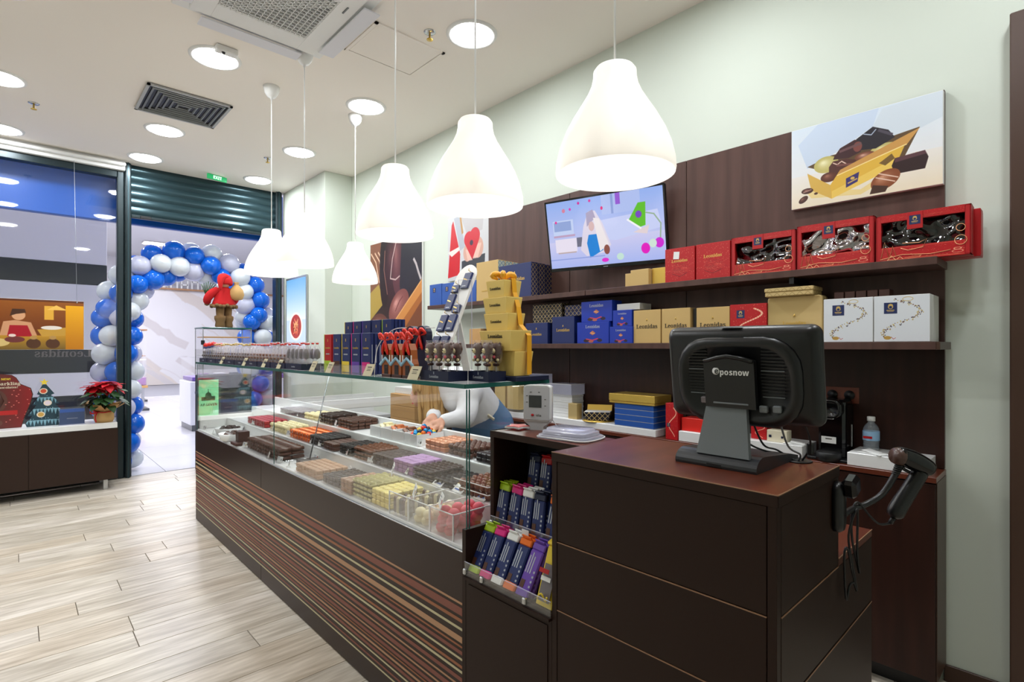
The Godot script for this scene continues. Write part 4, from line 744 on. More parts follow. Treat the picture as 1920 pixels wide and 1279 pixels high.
func chocolates():
	rng.seed = 31
	# front deck, far to near
	for q in [[1.2, -4.43, "dark_choc", "farther"], [1.15, -4.13, "brown_choc", "nearer"]]:
		var t = thing("white_dish", V(q[0], 0.735, q[1]), "round white dish of dark pralines on the front deck, the %s one" % q[3], "dish")
		part(t, "bowl", lathe([[0, 0], [0.075, 0], [0.085, 0.005], [0.1, 0.05], [0.097, 0.051], [0.08, 0.012], [0, 0.01]], 28), "gloss_white")
		for k in 12:
			var a = k * 2.4; var r = 0.022 * sqrt(k) 
			solo("praline", praline(0.03, 0.022, 0.03, "dome" if k % 2 else "ball"), q[2], V(q[0] + r * cos(a), 0.735 + 0.035 + 0.012 * (1.0 - r / 0.08), q[1] + r * sin(a)), "praline of the %s white dish, %s counted outward from its middle" % [q[3], nth(k)], "chocolate", "pralines on the %s white dish" % q[3], V(0, a, 0))
	var fs = thing("brown_stand", V(1.14, 0.735, -3.9), "small brown flared cardboard stand beside the white dishes", "stand"); part(fs, "body", box(0.07, 0.09, 0.07, 0.002, 1.0), "choc_brown", V(0, 0.0, 0)); part(fs, "flare", box(0.12, 0.02, 0.12, 0.003), "choc_brown")
	stack("brown_choc", "long milk bars", V(1.19, 0.735, -3.44), 2, 13, 3, 0.075, 0.045, 0.024, "log")
	stack("dark_choc", "flat dark slabs behind the long bars", V(1.23, 0.735, -2.95), 2, 5, 1, 0.06, 0.04, 0.02, "box", false)
	stack("tan", "pale milk squares beside the glass seam", V(1.18, 0.735, -2.72), 5, 7, 2, 0.033, 0.04, 0.022, "box", false)
	stack("dark_choc", "low dark squares of the front deck", V(1.19, 0.735, -2.43), 5, 6, 2, 0.034, 0.035, 0.022, "ridge", false)
	stack("milk_pale", "narrow light milk block", V(1.18, 0.735, -2.27), 5, 3, 3, 0.034, 0.036, 0.02, "box", false)
	stack("pistachio", "pistachio squares", V(1.19, 0.735, -2.14), 5, 5, 4, 0.034, 0.034, 0.02, "dome", true)
	stack("pale_gold", "pale gold squares", V(1.19, 0.735, -1.98), 5, 4, 3, 0.034, 0.036, 0.022, "box", true)
	# three acrylic bins at the near end
	var what = ["upright dark and cream sticks", "cream shell pralines", "pink and red sugared fruits"]
	for k in 3:
		var z = -1.815 + 0.142 * k
		var t = thing("acrylic_bin", V(1.19, 0.735, z), "clear acrylic bin of " + what[k] + " in the front deck", "bin")
		part(t, "base", box(0.19, 0.004, 0.138, 0), "acrylic")
		for q in [[0.003, 0.138, -0.094, 0], [0.003, 0.138, 0.094, 0], [0.19, 0.003, 0, -0.068], [0.19, 0.003, 0, 0.068]]: part(t, "wall", box(q[0], 0.085, q[1], 0), "acrylic", V(q[2], 0.004, q[3]))
		part(t, "rim", boxes([[V(0.004, 0.003, 0.142), V(-0.095, 0.088, 0)], [V(0.19, 0.003, 0.004), V(0, 0.088, 0.069)], [V(0.004, 0.09, 0.004), V(-0.095, 0, 0.069)], [V(0.004, 0.09, 0.004), V(-0.095, 0, -0.069)]]), "gloss_white")
		for i in [24, 16, 18][k]:
			var col = i % 6; var row = i / 6
			if k == 0: solo("chocolate_stick", praline(0.022, 0.065, 0.014, "box"), ["brown_choc", "white_choc", "dark_choc"][i % 3], V(1.115 + row * 0.045, 0.74, z - 0.052 + col * 0.021), "upright chocolate stick, %s from the left, %s row, left acrylic bin" % [nth(col), nth(row)], "chocolate", "sticks in the acrylic bin")
			elif k == 1: solo("shell_praline", praline(0.042, 0.03, 0.034, "ball"), ["white_choc", "cream"][i % 2], V(1.12 + (i % 4) * 0.045, 0.74 + 0.026 * (i / 8), z - 0.035 + ((i / 4) % 2) * 0.05 + 0.01 * (i / 8)), "cream shell praline, %s counted from the front of the middle acrylic bin" % nth(i), "chocolate", "shells in the acrylic bin", V(0, i * 1.3, 0))
			else: solo("sugared_fruit", praline(0.046, 0.036, 0.042, "ball"), ["pink_sugar", "red_sugar"][1 if i < 6 else 0], V(1.12 + (i % 3) * 0.055, 0.74 + 0.03 * (i / 6), z - 0.03 + ((i / 3) % 2) * 0.05 + 0.01 * (i / 6)), "%s sugared fruit, %s counted from the bottom of the right acrylic bin" % [["pink", "red"][1 if i < 6 else 0], nth(i)], "sweet", ["pink sugared fruits", "red sugared fruits"][1 if i < 6 else 0], V(0, i * 1.7, 0))
	# middle deck
	stack("red_foil", "red foil rows at the far end", V(1.4, 0.81, -4.2), 4, 8, 2, 0.042, 0.048, 0.024, "box", false)
	stack("white_choc", "white balls on the middle deck", V(1.4, 0.81, -3.76), 4, 7, 2, 0.042, 0.046, 0.028, "ball", false)
	stack("orange_foil", "shiny orange foil logs", V(1.4, 0.81, -3.37), 3, 8, 2, 0.058, 0.04, 0.026, "log", true)
	stack("black_choc", "black ridged block beside the orange foil logs", V(1.4, 0.81, -3.1), 5, 6, 3, 0.034, 0.036, 0.018, "ridge", false)
	stack("brown_choc", "flat brown block with one loose piece in the middle deck", V(1.39, 0.81, -2.92), 4, 4, 2, 0.042, 0.036, 0.02, "box", false)
	stack("black_choc", "second black block behind a white price tag", V(1.4, 0.81, -2.73), 5, 4, 3, 0.034, 0.036, 0.018, "ridge", false)
	stack("milk", "tall milk chocolate stack", V(1.4, 0.81, -2.54), 5, 5, 3, 0.034, 0.036, 0.022, "dome", true)
	stack("dark_choc", "flat dark stack left of the lilac one", V(1.4, 0.81, -2.34), 5, 5, 3, 0.034, 0.036, 0.018, "box", false)
	stack("lilac", "lilac stack", V(1.4, 0.81, -2.15), 4, 4, 3, 0.042, 0.042, 0.019, "box", true)
	stack("dark_choc", "dark dimpled stack right of the lilac one", V(1.4, 0.81, -1.98), 6, 5, 3, 0.03, 0.03, 0.018, "dome", false)
	stack("black_choc", "blackish stack behind the corner of the glass", V(1.4, 0.81, -1.82), 6, 4, 2, 0.03, 0.034, 0.018, "dome", false)
	stack("milk", "milk chocolate balls", V(1.4, 0.81, -1.62), 6, 6, 2, 0.032, 0.032, 0.03, "ball", true)
	var tr = thing("clear_tray", V(1.4, 0.81, -1.62), "clear plastic tray edge round the milk chocolate balls", "tray"); part(tr, "rim", boxes([[V(0.21, 0.003, 0.003), V(0, 0.03, 0.105)], [V(0.003, 0.003, 0.21), V(-0.105, 0.03, 0)], [V(0.21, 0.003, 0.003), V(0, 0.06, 0.105)], [V(0.003, 0.003, 0.21), V(-0.105, 0.06, 0)]]), "gloss_white")
	# upper deck
	stack("grey_foil", "grey foil slabs at the far end of the upper deck", V(1.6, 0.885, -4.05), 4, 9, 2, 0.042, 0.048, 0.018, "box", false)
	stack("white_choc", "cream white pieces heaped on the upper deck", V(1.6, 0.885, -3.7), 4, 5, 2, 0.042, 0.046, 0.022, "ball", false)
	stack("dark_choc", "tall block of dark bars on the upper deck", V(1.6, 0.885, -3.42), 4, 5, 3, 0.045, 0.04, 0.022, "ridge", false)
	stack("brown_choc", "brown block of striped bars on the upper deck", V(1.6, 0.885, -3.14), 4, 5, 3, 0.045, 0.04, 0.02, "ridge", false)
	stack("copper", "copper coloured slab before the clerk", V(1.6, 0.885, -2.17), 4, 4, 2, 0.045, 0.042, 0.024, "box", false)
	stack("brown_choc", "rows of brown balls behind the glass corner", V(1.6, 0.885, -1.98), 5, 5, 2, 0.036, 0.036, 0.026, "ball", false)
	stack("black_choc", "black slabs at the near end of the upper deck", V(1.6, 0.885, -1.78), 4, 4, 2, 0.045, 0.036, 0.02, "box", false)
	for k in 4:
		var z = -2.765 + 0.124 * k
		var t = thing("white_bin", V(1.6, 0.885, z), "square white bin of %s on the upper deck, %s from the left" % [["white sweets", "orange peel", "candied peel", "bright wrapped sweets"][k], nth(k)], "bin")
		part(t, "base", box(0.17, 0.004, 0.12, 0), "white")
		for q in [[0.003, 0.12, -0.084, 0], [0.003, 0.12, 0.084, 0], [0.17, 0.003, 0, -0.059], [0.17, 0.003, 0, 0.059]]: part(t, "wall", box(q[0], 0.055, q[1], 0.0005), "gloss_white", V(q[2], 0.004, q[3]))
		for i in (26 if k == 3 else 9):
			var a = i * 2.4; var r = 0.011 * sqrt(i) if k == 3 else 0.017 * sqrt(i)
			if k == 3: solo("wrapped_sweet", ball(0.014, 10), [mat("s1", rgb(24, 140, 206), 0.2, 0.3), "bright_red", "orange", "dark_navy", "yellow", "s1"][i % 6], V(1.6 + r * cos(a) * 1.2, 0.93 + 0.045 * (1.0 - r / 0.06), z + r * sin(a)), "%s wrapped sweet before the clerk, %s counted outward in its heap" % [["blue", "red", "orange", "navy", "yellow", "blue"][i % 6], nth(i)], "sweet", "%s wrapped sweets" % ["blue", "red", "orange", "navy", "yellow", "blue"][i % 6])
			else: solo("candied_peel", praline(0.05, 0.012, 0.018, "box"), ["white_choc", "peel", "milk"][k], V(1.6 + r * cos(a), 0.925 + 0.02 * (1.0 - r / 0.06), z + r * sin(a) * 0.8), "%s piece counted outward in the %s white bin" % [nth(i), nth(k)], "sweet", "pieces in the %s white bin" % nth(k), V(0.3, i * 1.1, 0.3 * sin(i)))
	# price tags
	var rows = [[1.105, 0.735, [-4.75, -4.5, -3.75, -3.3, -3.12, -2.98, -2.62], "on the front deck"], [1.285, 0.735, [-3.05, -2.62, -2.22], "against the white riser"], [1.315, 0.81, [-4.25, -3.85, -3.55, -3.2, -3.05, -2.72, -2.45, -2.12], "on the edge of the middle deck"], [1.52, 0.885, [-3.9, -3.3, -2.33], "on the edge of the upper deck"]]
	var n = 0
	for r in rows:
		for i in r[2].size():
			price_tag(V(r[0], r[1], r[2][i]), -0.25 if i % 2 else 0.2, n, "%s, %s from the far end" % [r[3], nth(i)], 0.95); n += 1
	for i in 3: price_tag(V([1.13, 1.1, 1.1][i], [0.87, 0.828, 0.828][i], [-1.93, -1.72, -1.55][i]), -0.5, n + i, "clipped over the acrylic bins, %s from the left" % nth(i), 1.35)
	for i in 3:
		var z = [-1.86, -1.72, -1.58][i]
		var t = thing("yellow_edged_card", V(1.302, 0.812, z), "white price card with yellow edge on the middle deck, %s from the left" % nth(i), "price card", "", -0.1)
		part(t, "card", box(0.0015, 0.04, 0.075, 0), "paper", Vector3.ZERO, V(0, 0, -0.9)); part(t, "edge", box(0.002, 0.006, 0.075, 0), "yellow", V(0.0285, 0.022, 0), V(0, 0, -0.9)); part(t, "print", box(0.0006, 0.006, 0.05, 0), "mid_blue", V(0.008, 0.0085, 0), V(0, 0, -0.9))

func rack_and_till():
	# open rack of chocolate bars between case and till
	var t = thing("bar_rack", V(0, 0, 0), "dark open rack of wrapped chocolate bars between the glass case and the till", "rack")
	var s = nst(); add_prism(s, P([1.078, 0, 1.078, 0.8, 1.2, 0.8, 1.2, 1.112, 1.372, 1.112, 1.372, 0.886, 1.757, 0.886, 1.757, 0]), 0.018, V(0, 0, -1.381)); part(t, "side_panel", s.commit(), "till_brown")
	part(t, "front_panel", box(0.018, 0.668, 0.38, 0.001), "till_brown", V(1.087, 0, -1.181)); part(t, "front_frame", box(0.003, 0.6, 0.35, 0), "till_brown", V(1.077, 0.03, -1.181)); part(t, "top", box(0.172, 0.02, 0.4, 0.0015), "wood_top", V(1.286, 1.092, -1.19)); part(t, "top_edge", box(0.002, 0.021, 0.4, 0), "till_brown", V(1.1995, 1.0905, -1.19))
	part(t, "back", box(0.012, 1.09, 0.38, 0), "black", V(1.366, 0, -1.181)); part(t, "rear_body", box(0.38, 0.866, 0.38, 0), "till_brown", V(1.565, 0, -1.181)); part(t, "rear_top", box(0.38, 0.02, 0.38, 0.001), "wood_top", V(1.565, 0.867, -1.181))
	for q in [[1.12, 0.655, 0.1], [1.24, 0.79, 0.09], [1.33, 0.9, 0.1]]: part(t, "shelf", box(q[2] + 0.05, 0.008, 0.38, 0), "till_brown", V(q[0] + 0.02, q[1] - 0.008, -1.181))
	for q in [[1.072, 0.655, 0.045], [1.185, 0.795, 0.03], [1.275, 0.905, 0.02]]:
		part(t, "acrylic_rail", box(0.003, q[2], 0.38, 0), "acrylic", V(q[0], q[1], -1.18)); part(t, "rail_edge", box(0.003, 0.0015, 0.38, 0), "plastic", V(q[0], q[1] + q[2], -1.18))
	for z in [-1.365, -1.28, -1.09]: part(t, "clip", box(0.012, 0.02, 0.014, 0.003), "steel", V(1.07, 0.66, z))
	part(t, "clip", lathe([[0, 0], [0.009, 0.002], [0.009, 0.012], [0, 0.014]], 10), "steel", V(1.18, 0.8, -1.362)); part(t, "notice", box(0.002, 0.035, 0.06, 0), "card", V(1.27, 0.9, -1.14)); part(t, "notice", box(0.002, 0.03, 0.03, 0), "paper", V(1.182, 0.79, -1.2))
	rng.seed = 8
	var tiers = [["bottom", 1.09, 0.658, 0.17, [["lime", "navy"], ["pink", "navy"], ["paper", "navy"], ["orange", "navy"], ["purple", "purple"]], -1.35, 0.056], ["middle", 1.2, 0.79, 0.15, [["lime", "navy"], ["pink", "navy"], ["paper", "navy"], ["dark_navy", "navy"], ["orange", "navy"], ["purple", "purple"]], -1.345, 0.058], ["top", 1.29, 0.905, 0.13, [["dark_navy", "navy"], ["red", "navy"], ["cream", "navy"], ["dark_navy", "dark_navy"], ["orange", "navy"]], -1.28, 0.055]]
	for q in tiers:
		for k in q[4].size():
			for d in 2:
				var c = q[4][k]; var z = q[5] + k * q[6]; var lean = 0.5
				var p = thing("chocolate_bar_pack", V(q[1] + 0.018 * d + 0.004, q[2], z + 0.006 * d), "%s chocolate bar %s the %s tier, %s from the left" % [{"lime": "lime topped", "pink": "pink topped", "paper": "white topped", "orange": "orange topped", "purple": "purple", "dark_navy": "all navy", "red": "red topped", "cream": "cream topped"}[c[0]], "at the front of" if d == 0 else "second row of", q[0], nth(k)], "chocolate bar", "", 0.0)
				var r = V(rng.randf_range(-0.05, 0.05), 0, -lean if q[0] == "bottom" else -0.2); var b = Basis.from_euler(r)
				var pk = part(p, "pack", box(0.014, q[3] - 0.03, 0.05, 0.004), c[1], Vector3.ZERO, r)
				var f = nst(); add_box(f, V(0.012, 0.022, 0.05), Vector3.ZERO, 0.003); add_box(f, V(0.03, 0.006, 0.045), V(0.012, 0.02, 0), 0.002, Basis(Vector3.BACK, 0.7)); add_box(f, V(0.02, 0.004, 0.04), V(-0.004, 0.022, 0), 0.001, Basis(Vector3.BACK, -0.5)); part(p, "folded_top", f.commit(), c[0], b * V(0, q[3] - 0.03, 0), r)
				if q[0] == "bottom": part(p, "folded_base", box(0.018, 0.03, 0.051, 0.004), c[0], b * V(-0.001, -0.001, 0), r)
				var ln = nst()
				for i in 3: add_box(ln, V(0.0006, 0.05 + 0.01 * (i % 2), 0.004), V(-0.0074, q[3] * 0.42, -0.016 + 0.009 * i))
				for i in 4: add_box(ln, V(0.0006, 0.006, 0.006), V(-0.0074, q[3] * 0.2 + 0.014 * i, 0.017))
				part(pk, "print", ln.commit(), "silver_ink"); part(pk, "picture", box(0.0006, 0.03, 0.016, 0), "brown_choc", V(-0.0076, q[3] * 0.12, -0.012))
	var y = thing("yellow_gift_bag", V(1.1, 0.658, -1.032), "yellow topped clear bag of wrapped bars at the right end of the rack", "gift bag"); part(y, "bag", box(0.03, 0.17, 0.07, 0.006), "yellow", V(0, 0, 0), V(0, 0, -0.35)); part(y, "window", box(0.001, 0.1, 0.042, 0), "grey_foil", V(-0.014, 0.025, 0), V(0, 0, -0.35)); part(y, "folded_top", box(0.05, 0.012, 0.07, 0.004), "yellow", V(0.066, 0.168, 0), V(0, 0, 0.3))
	for i in 3: part(y, "bar", box(0.001, 0.012, 0.036, 0), ["red", "paper", "orange"][i], V(-0.0146 + 0.008 + 0.008 * i, 0.105 - 0.025 * i, 0) - V(0.004 + 0.002 * i, 0, 0), V(0, 0, -0.35))
	part(y, "bow", tube(bez([V(-0.016, 0.03, -0.02), V(-0.022, 0.05, 0.0), V(-0.016, 0.03, 0.012), V(-0.02, 0.045, 0.02)], 4), 0.003, 5), "yellow")
	# till desk
	t = thing("till_desk", V(0, 0, 0), "dark reddish brown till desk with a lower desk behind it, in the foreground", "desk")
	part(t, "top", box(0.38, 0.024, 0.592, 0.0015), "wood_top", V(1.268, 1.088, -0.695)); part(t, "top_edge", box(0.0015, 0.023, 0.592, 0), "till_brown", V(1.0775, 1.0876, -0.695)); part(t, "top_edge", box(0.38, 0.023, 0.0015, 0), "till_brown", V(1.268, 1.0876, -0.3985))
	part(t, "front_panel", box(0.016, 0.216, 0.552, 0.0012), "till_brown", V(1.088, 0.8705, -0.697)); part(t, "front_panel", box(0.016, 0.182, 0.552, 0.0012), "till_brown", V(1.088, 0.685, -0.697)); part(t, "front_panel", box(0.016, 0.679, 0.552, 0.0012), "till_brown", V(1.088, 0.003, -0.697))
	for ey in [0.867, 0.682]: part(t, "edge_highlight", box(0.003, 0.0022, 0.552, 0), "edge_highlight", V(1.0805, ey - 0.0005, -0.697))  # tan strips here and below paint in the light caught by desk edges
	part(t, "edge_highlight", box(0.002, 0.002, 0.592, 0), "edge_highlight", V(1.0775, 1.1105, -0.695)); part(t, "edge_highlight", box(0.38, 0.002, 0.002, 0), "edge_highlight", V(1.268, 1.1105, -0.3985)); part(t, "edge_highlight", box(0.36, 0.002, 0.002, 0), "edge_highlight", V(1.278, 0.8665, -0.4)); part(t, "edge_highlight", box(0.3, 0.002, 0.002, 0), "edge_highlight", V(1.607, 0.886, -0.3992)); part(t, "edge_highlight", box(0.66, 0.002, 0.002, 0), "edge_highlight", V(1.428, 0.684, -0.4))
	for z in [-0.982, -0.41]: part(t, "edge_board", box(0.02, 1.088, 0.018, 0.001), "till_brown", V(1.088, 0, z))
	part(t, "inner_body", box(0.34, 1.08, 0.555, 0), "till_brown", V(1.27, 0.002, -0.7)); part(t, "side_panel", box(0.36, 0.2165, 0.016, 0.0012), "till_brown", V(1.278, 0.87, -0.408)); part(t, "side_panel", box(0.66, 0.176, 0.016, 0.0012), "till_brown", V(1.428, 0.69, -0.408)); part(t, "side_panel", box(0.66, 0.684, 0.016, 0.0012), "till_brown", V(1.428, 0.003, -0.408))
	part(t, "rear_body", box(0.3, 0.864, 0.57, 0), "till_brown", V(1.607, 0.002, -0.703)); part(t, "rear_top", box(0.3, 0.02, 0.585, 0.0015), "wood_top", V(1.607, 0.867, -0.692))
	part(t, "cable_grommet", lathe([[0.0, 0.0], [0.03, 0.0], [0.033, 0.002], [0.03, 0.004], [0.022, 0.003], [0, 0.003]], 24), "black", V(1.44, 1.1115, -0.485))

func till_things():
	# point of sale monitor, seen from behind
	var t = thing("till_monitor", V(1.27, 1.112, -0.57), "black till monitor seen from behind on a grey slanted stand", "monitor")
	var r = V(0, 0, 0.13)
	var b = Basis.from_euler(r); var c = V(-0.005, 0.222, 0.012)
	part(t, "housing", slab(0.362, 0.228, 0.022, [[0.018, 0.004], [0.018, 0.0], [0.006, 0.0], [-0.006, 0.006], [-0.012, 0.014], [-0.014, 0.02]]), "pos", c, r)
	part(t, "screen", box(0.002, 0.2, 0.335, 0), "gloss_black", c + b * V(0.0185, -0.1, 0), r)
	part(t, "rear_hump", slab(0.285, 0.2, 0.075, [[-0.012, -0.006], [-0.02, -0.004], [-0.026, 0.004], [-0.028, 0.014], [-0.022, 0.02]]), "pos", c + b * V(0, -0.014, 0), r)
	for k in 16:
		for sz in [-1, 1]: part(t, "vent_slat", box(0.003, 0.0016, 0.052 - 0.0007 * absf(k - 9), 0), "pos_grey" if k % 8 == 7 else "pos", c + b * V(-0.0245, 0.066 - 0.0075 * k, sz * 0.088), r)
	var pl = [] 
	for i in 9: pl.append(Vector2(-0.06 + 0.015 * i, 0.05 + 0.012 * sin(PI * i / 8.0)))
	pl.append_array(P([0.06, -0.062, -0.06, -0.062])); var s = nst(); add_prism(s, pl, 0.016, Vector3.ZERO, Basis(Vector3.UP, -PI / 2)); 
	part(t, "neck_cover", s.commit(), "pos", c + b * V(-0.034, -0.012, -0.006), r); part(t, "cover_lip", tube([V(-0.044, 0.037, -0.063), V(-0.046, 0.046, -0.03), V(-0.046, 0.0495, -0.006), V(-0.046, 0.046, 0.02), V(-0.044, 0.037, 0.052)], 0.005, 8), "pos", c, r)
	part(t, "cover_slot", box(0.003, 0.004, 0.084, 0.001), "pos_grey", c + b * V(-0.043, -0.065, -0.004), r)
	part(t, "lettering", txt("posnow", 0.0135, true, false), "paper", c + b * V(-0.0425, 0.011, 0.008), V(0, -PI / 2, 0)); s = nst(); add_lathe(s, [[0, 0], [0.0088, 0], [0.0088, 0.0008], [0, 0.0008]], 20); part(t, "logo_disc", fin(s), "paper", c + b * V(-0.0422, 0.0135, -0.0355), V(0, 0, PI / 2)); part(t, "logo_letter", txt("e", 0.013, true, false), "black", c + b * V(-0.0434, 0.0135, -0.034), V(0, -PI / 2, 0.15))
	part(t, "top_lid", box(0.014, 0.001, 0.05, 0.0004), "pos_grey", c + b * V(-0.004, 0.114, -0.01), r)
	for q in [[-0.075, -0.05], [0.065, -0.062], [0.095, -0.06]]: part(t, "socket", box(0.012, 0.016, 0.018, 0.002), "pos_grey" if q[0] > 0 else "grey_foil", c + b * V(-0.026, -0.02 + q[1], q[0]), r)
	s = nst(); add_prism(s, P([-0.062, 0.0, 0.066, 0.0, 0.052, 0.115, -0.046, 0.115]), 0.014, Vector3.ZERO, Basis(Vector3.UP, -PI / 2)); part(t, "stand_neck", s.commit(), "pos_grey", V(-0.04, 0.028, -0.012), V(0, 0, -0.16))
	var bs = nst(); var rows = []
	for e in [0.0, 1.0]:
		var row = []
		for p in [[-0.055, 0.0], [-0.057, 0.006], [-0.056, 0.013], [-0.052, 0.02], [-0.045, 0.026], [-0.035, 0.031], [-0.022, 0.034], [-0.006, 0.034], [0.15, 0.02], [0.2, 0.01], [0.2, 0.0]]: row.append(V(p[0], p[1], lerpf(-0.125, 0.075, e)))
		rows.append(row)
	var bp = rows[0].map(func(v): return Vector2(v.x, v.y)); add_prism(bs, bp, 0.2, V(0, 0, -0.025))
	part(t, "base", bs.commit(), "pos_base"); part(t, "base_notch", box(0.012, 0.012, 0.04, 0.002), "black", V(-0.051, 0.0, -0.025))
	# cables behind the monitor
	var cb = [[[V(1.262, 1.27, -0.48), V(1.29, 1.23, -0.475), V(1.36, 1.16, -0.48), V(1.41, 1.135, -0.47), V(1.44, 1.112, -0.485)], "grey lead curving from the monitor socket down to the desk grommet", "pos_grey"], [[V(1.3, 1.22, -0.54), V(1.34, 1.16, -0.53), V(1.4, 1.14, -0.52), V(1.435, 1.112, -0.49)], "black lead hanging from the monitor into the desk grommet, upper one", "cable"], [[V(1.3, 1.17, -0.56), V(1.36, 1.145, -0.55), V(1.42, 1.125, -0.52), V(1.438, 1.112, -0.48)], "black lead hanging from the monitor into the desk grommet, middle one", "cable"], [[V(1.3, 1.15, -0.58), V(1.37, 1.125, -0.56), V(1.44, 1.112, -0.49)], "black lead hanging from the monitor into the desk grommet, lowest one", "cable"], [[V(1.35, 1.22, -0.44), V(1.42, 1.16, -0.45), V(1.445, 1.112, -0.478)], "black lead with a thick adaptor beside the desk grommet", "cable"]]
	for q in cb: 
		var o = thing("cable", Vector3.ZERO, q[1], "cable"); part(o, "lead", tube(bez(q[0], 6), 0.0024, 6), q[2])
		if "adaptor" in q[1]: part(o, "adaptor", box(0.014, 0.03, 0.014, 0.003), "black", V(1.425, 1.135, -0.452))
	# barcode scanner on its gooseneck
	t = thing("scanner_stand", Vector3.ZERO, "black gooseneck scanner holder fixed to the side of the till desk", "stand")
	s = nst(); add_slab(s, 0.05, 0.12, 0.024, [[0.0, 0.0], [0.01, 0.0], [0.018, 0.006], [0.02, 0.014]], Basis(Vector3.UP, -PI / 2), V(1.43, 1.02, -0.3985)); part(t, "mount", fin(s), "pos"); part(t, "clip", box(0.05, 0.045, 0.03, 0.008), "gloss_black", V(1.445, 1.05, -0.368), V(0, 0, 0.3))
	part(t, "gooseneck", tube(bez([V(1.44, 1.0, -0.385), V(1.496, 1.005, -0.378), V(1.535, 1.012, -0.36), V(1.57, 1.035, -0.335), V(1.598, 1.08, -0.315), V(1.606, 1.105, -0.305)], 6), 0.0075, 10), "pos")
	for k in 5: part(t, "ring", lathe([[0.0075, 0], [0.0095, 0.001], [0.0095, 0.003], [0.0075, 0.004]], 12), "pos", V(1.6, 1.083 + 0.005 * k, -0.313 + 0.0015 * k))
	t = thing("barcode_scanner", Vector3.ZERO, "black handheld barcode scanner resting on the gooseneck", "barcode scanner")
	part(t, "handle", tube(bez([V(1.594, 0.975, -0.316), V(1.602, 1.0, -0.309), V(1.624, 1.05, -0.287), V(1.64, 1.09, -0.27)], 5), [0.008, 0.014, 0.0175, 0.019, 0.0195, 0.0195, 0.019, 0.019, 0.0185, 0.0185, 0.018, 0.018, 0.018, 0.018, 0.018, 0.017], 14), "pos")
	part(t, "head", tube(bez([V(1.6, 1.128, -0.31), V(1.612, 1.127, -0.3), V(1.632, 1.115, -0.28), V(1.655, 1.098, -0.258), V(1.664, 1.09, -0.248)], 5), [0.017, 0.021, 0.0225, 0.023, 0.023, 0.023, 0.023, 0.0235, 0.024, 0.024, 0.024, 0.024, 0.0235, 0.023, 0.022, 0.021, 0.019, 0.016, 0.012, 0.006, 0.001], 16), "gloss_black")
	part(t, "scan_window", tube([V(1.594, 1.13, -0.315), V(1.603, 1.128, -0.308), V(1.607, 1.127, -0.304)], [0.019, 0.023, 0.0235], 16), mat("scan_brown", rgb(84, 60, 52), 0.3)); part(t, "trigger", tube(bez([V(1.612, 1.105, -0.304), V(1.618, 1.095, -0.3), V(1.625, 1.088, -0.29)], 4), 0.004, 6), "black"); part(t, "tail", tube([V(1.594, 0.976, -0.316), V(1.586, 0.962, -0.322)], 0.006, 8), "black")
	var o = thing("cable", Vector3.ZERO, "long black scanner lead looped over the holder and hanging beside the desk", "cable")
	part(o, "lead", tube(bez([V(1.586, 0.962, -0.322), V(1.56, 0.962, -0.338), V(1.53, 0.985, -0.352), V(1.505, 1.02, -0.372), V(1.49, 0.99, -0.38), V(1.492, 0.93, -0.38), V(1.51, 0.87, -0.374), V(1.515, 0.845, -0.37), V(1.503, 0.9, -0.372), V(1.498, 0.98, -0.37), V(1.488, 1.005, -0.37), V(1.482, 0.94, -0.385), V(1.5, 0.86, -0.38), V(1.513, 0.8, -0.375), V(1.505, 0.82, -0.38), V(1.49, 0.815, -0.385), V(1.478, 0.785, -0.388), V(1.466, 0.82, -0.388), V(1.46, 0.9, -0.388), V(1.475, 0.91, -0.385), V(1.5, 0.85, -0.382), V(1.508, 0.82, -0.378)], 5), 0.0028, 6), "cable")
	# white price display on the rack, plastic lid, red dish
	t = thing("price_scale", V(1.335, 1.112, -1.29), "white electronic customer display with grey face standing on the bar rack", "display", "", 0.45)
	s = nst(); add_slab(s, 0.095, 0.125, 0.012, [[-0.02, 0.004], [-0.022, 0.0], [0.018, 0.0], [0.02, 0.004]], Basis(), V(0, 0.0925, 0)); part(t, "housing", fin(s), "gloss_white")
	s = nst(); add_prism(s, P([-0.045, 0.036, 0.045, 0.036, 0.045, 0.148, -0.045, 0.148]), 0.003, Vector3.ZERO, Basis(Vector3.UP, -PI / 2)); part(t, "face", s.commit(), "pale_grey", V(-0.0225, 0, 0)); part(t, "screen", box(0.002, 0.042, 0.046, 0.001), "screen_grey", V(-0.0245, 0.078, -0.004))
	s = nst(); add_prism(s, P([-0.047, 0.045, -0.047, 0.03, -0.024, 0.012, -0.024, 0.0, 0.024, 0.0, 0.024, 0.012, 0.047, 0.03, 0.047, 0.045]), 0.04, Vector3.ZERO, Basis(Vector3.UP, -PI / 2)); part(t, "foot", s.commit(), "pale_grey"); part(t, "heart", ball(0.006, 10, 0.8), "red", V(-0.0225, 0.052, -0.014)); part(t, "lettering", txt("idia", 0.008, true, false), "dark_ink", V(-0.024, 0.051, 0.008), FX); 
	for k in 6: part(t, "button", box(0.001, 0.002, 0.006, 0), "dark_ink", V(-0.0245, 0.13 - 0.0 if k > 3 else 0.084 + 0.011 * k, (-0.034 if k % 2 else 0.032) if k < 4 else -0.02 + 0.03 * (k - 4)))
	part(t, "lead", tube(bez([V(0.02, 0.04, 0.04), V(0.03, 0.02, 0.05), V(0.02, 0.0, 0.07)], 5), 0.0015, 5), "gloss_white")
	t = thing("plastic_lid", V(1.285, 1.1125, -1.1), "clear plastic box lid lying on the bar rack behind the till", "lid", "", 0.15)
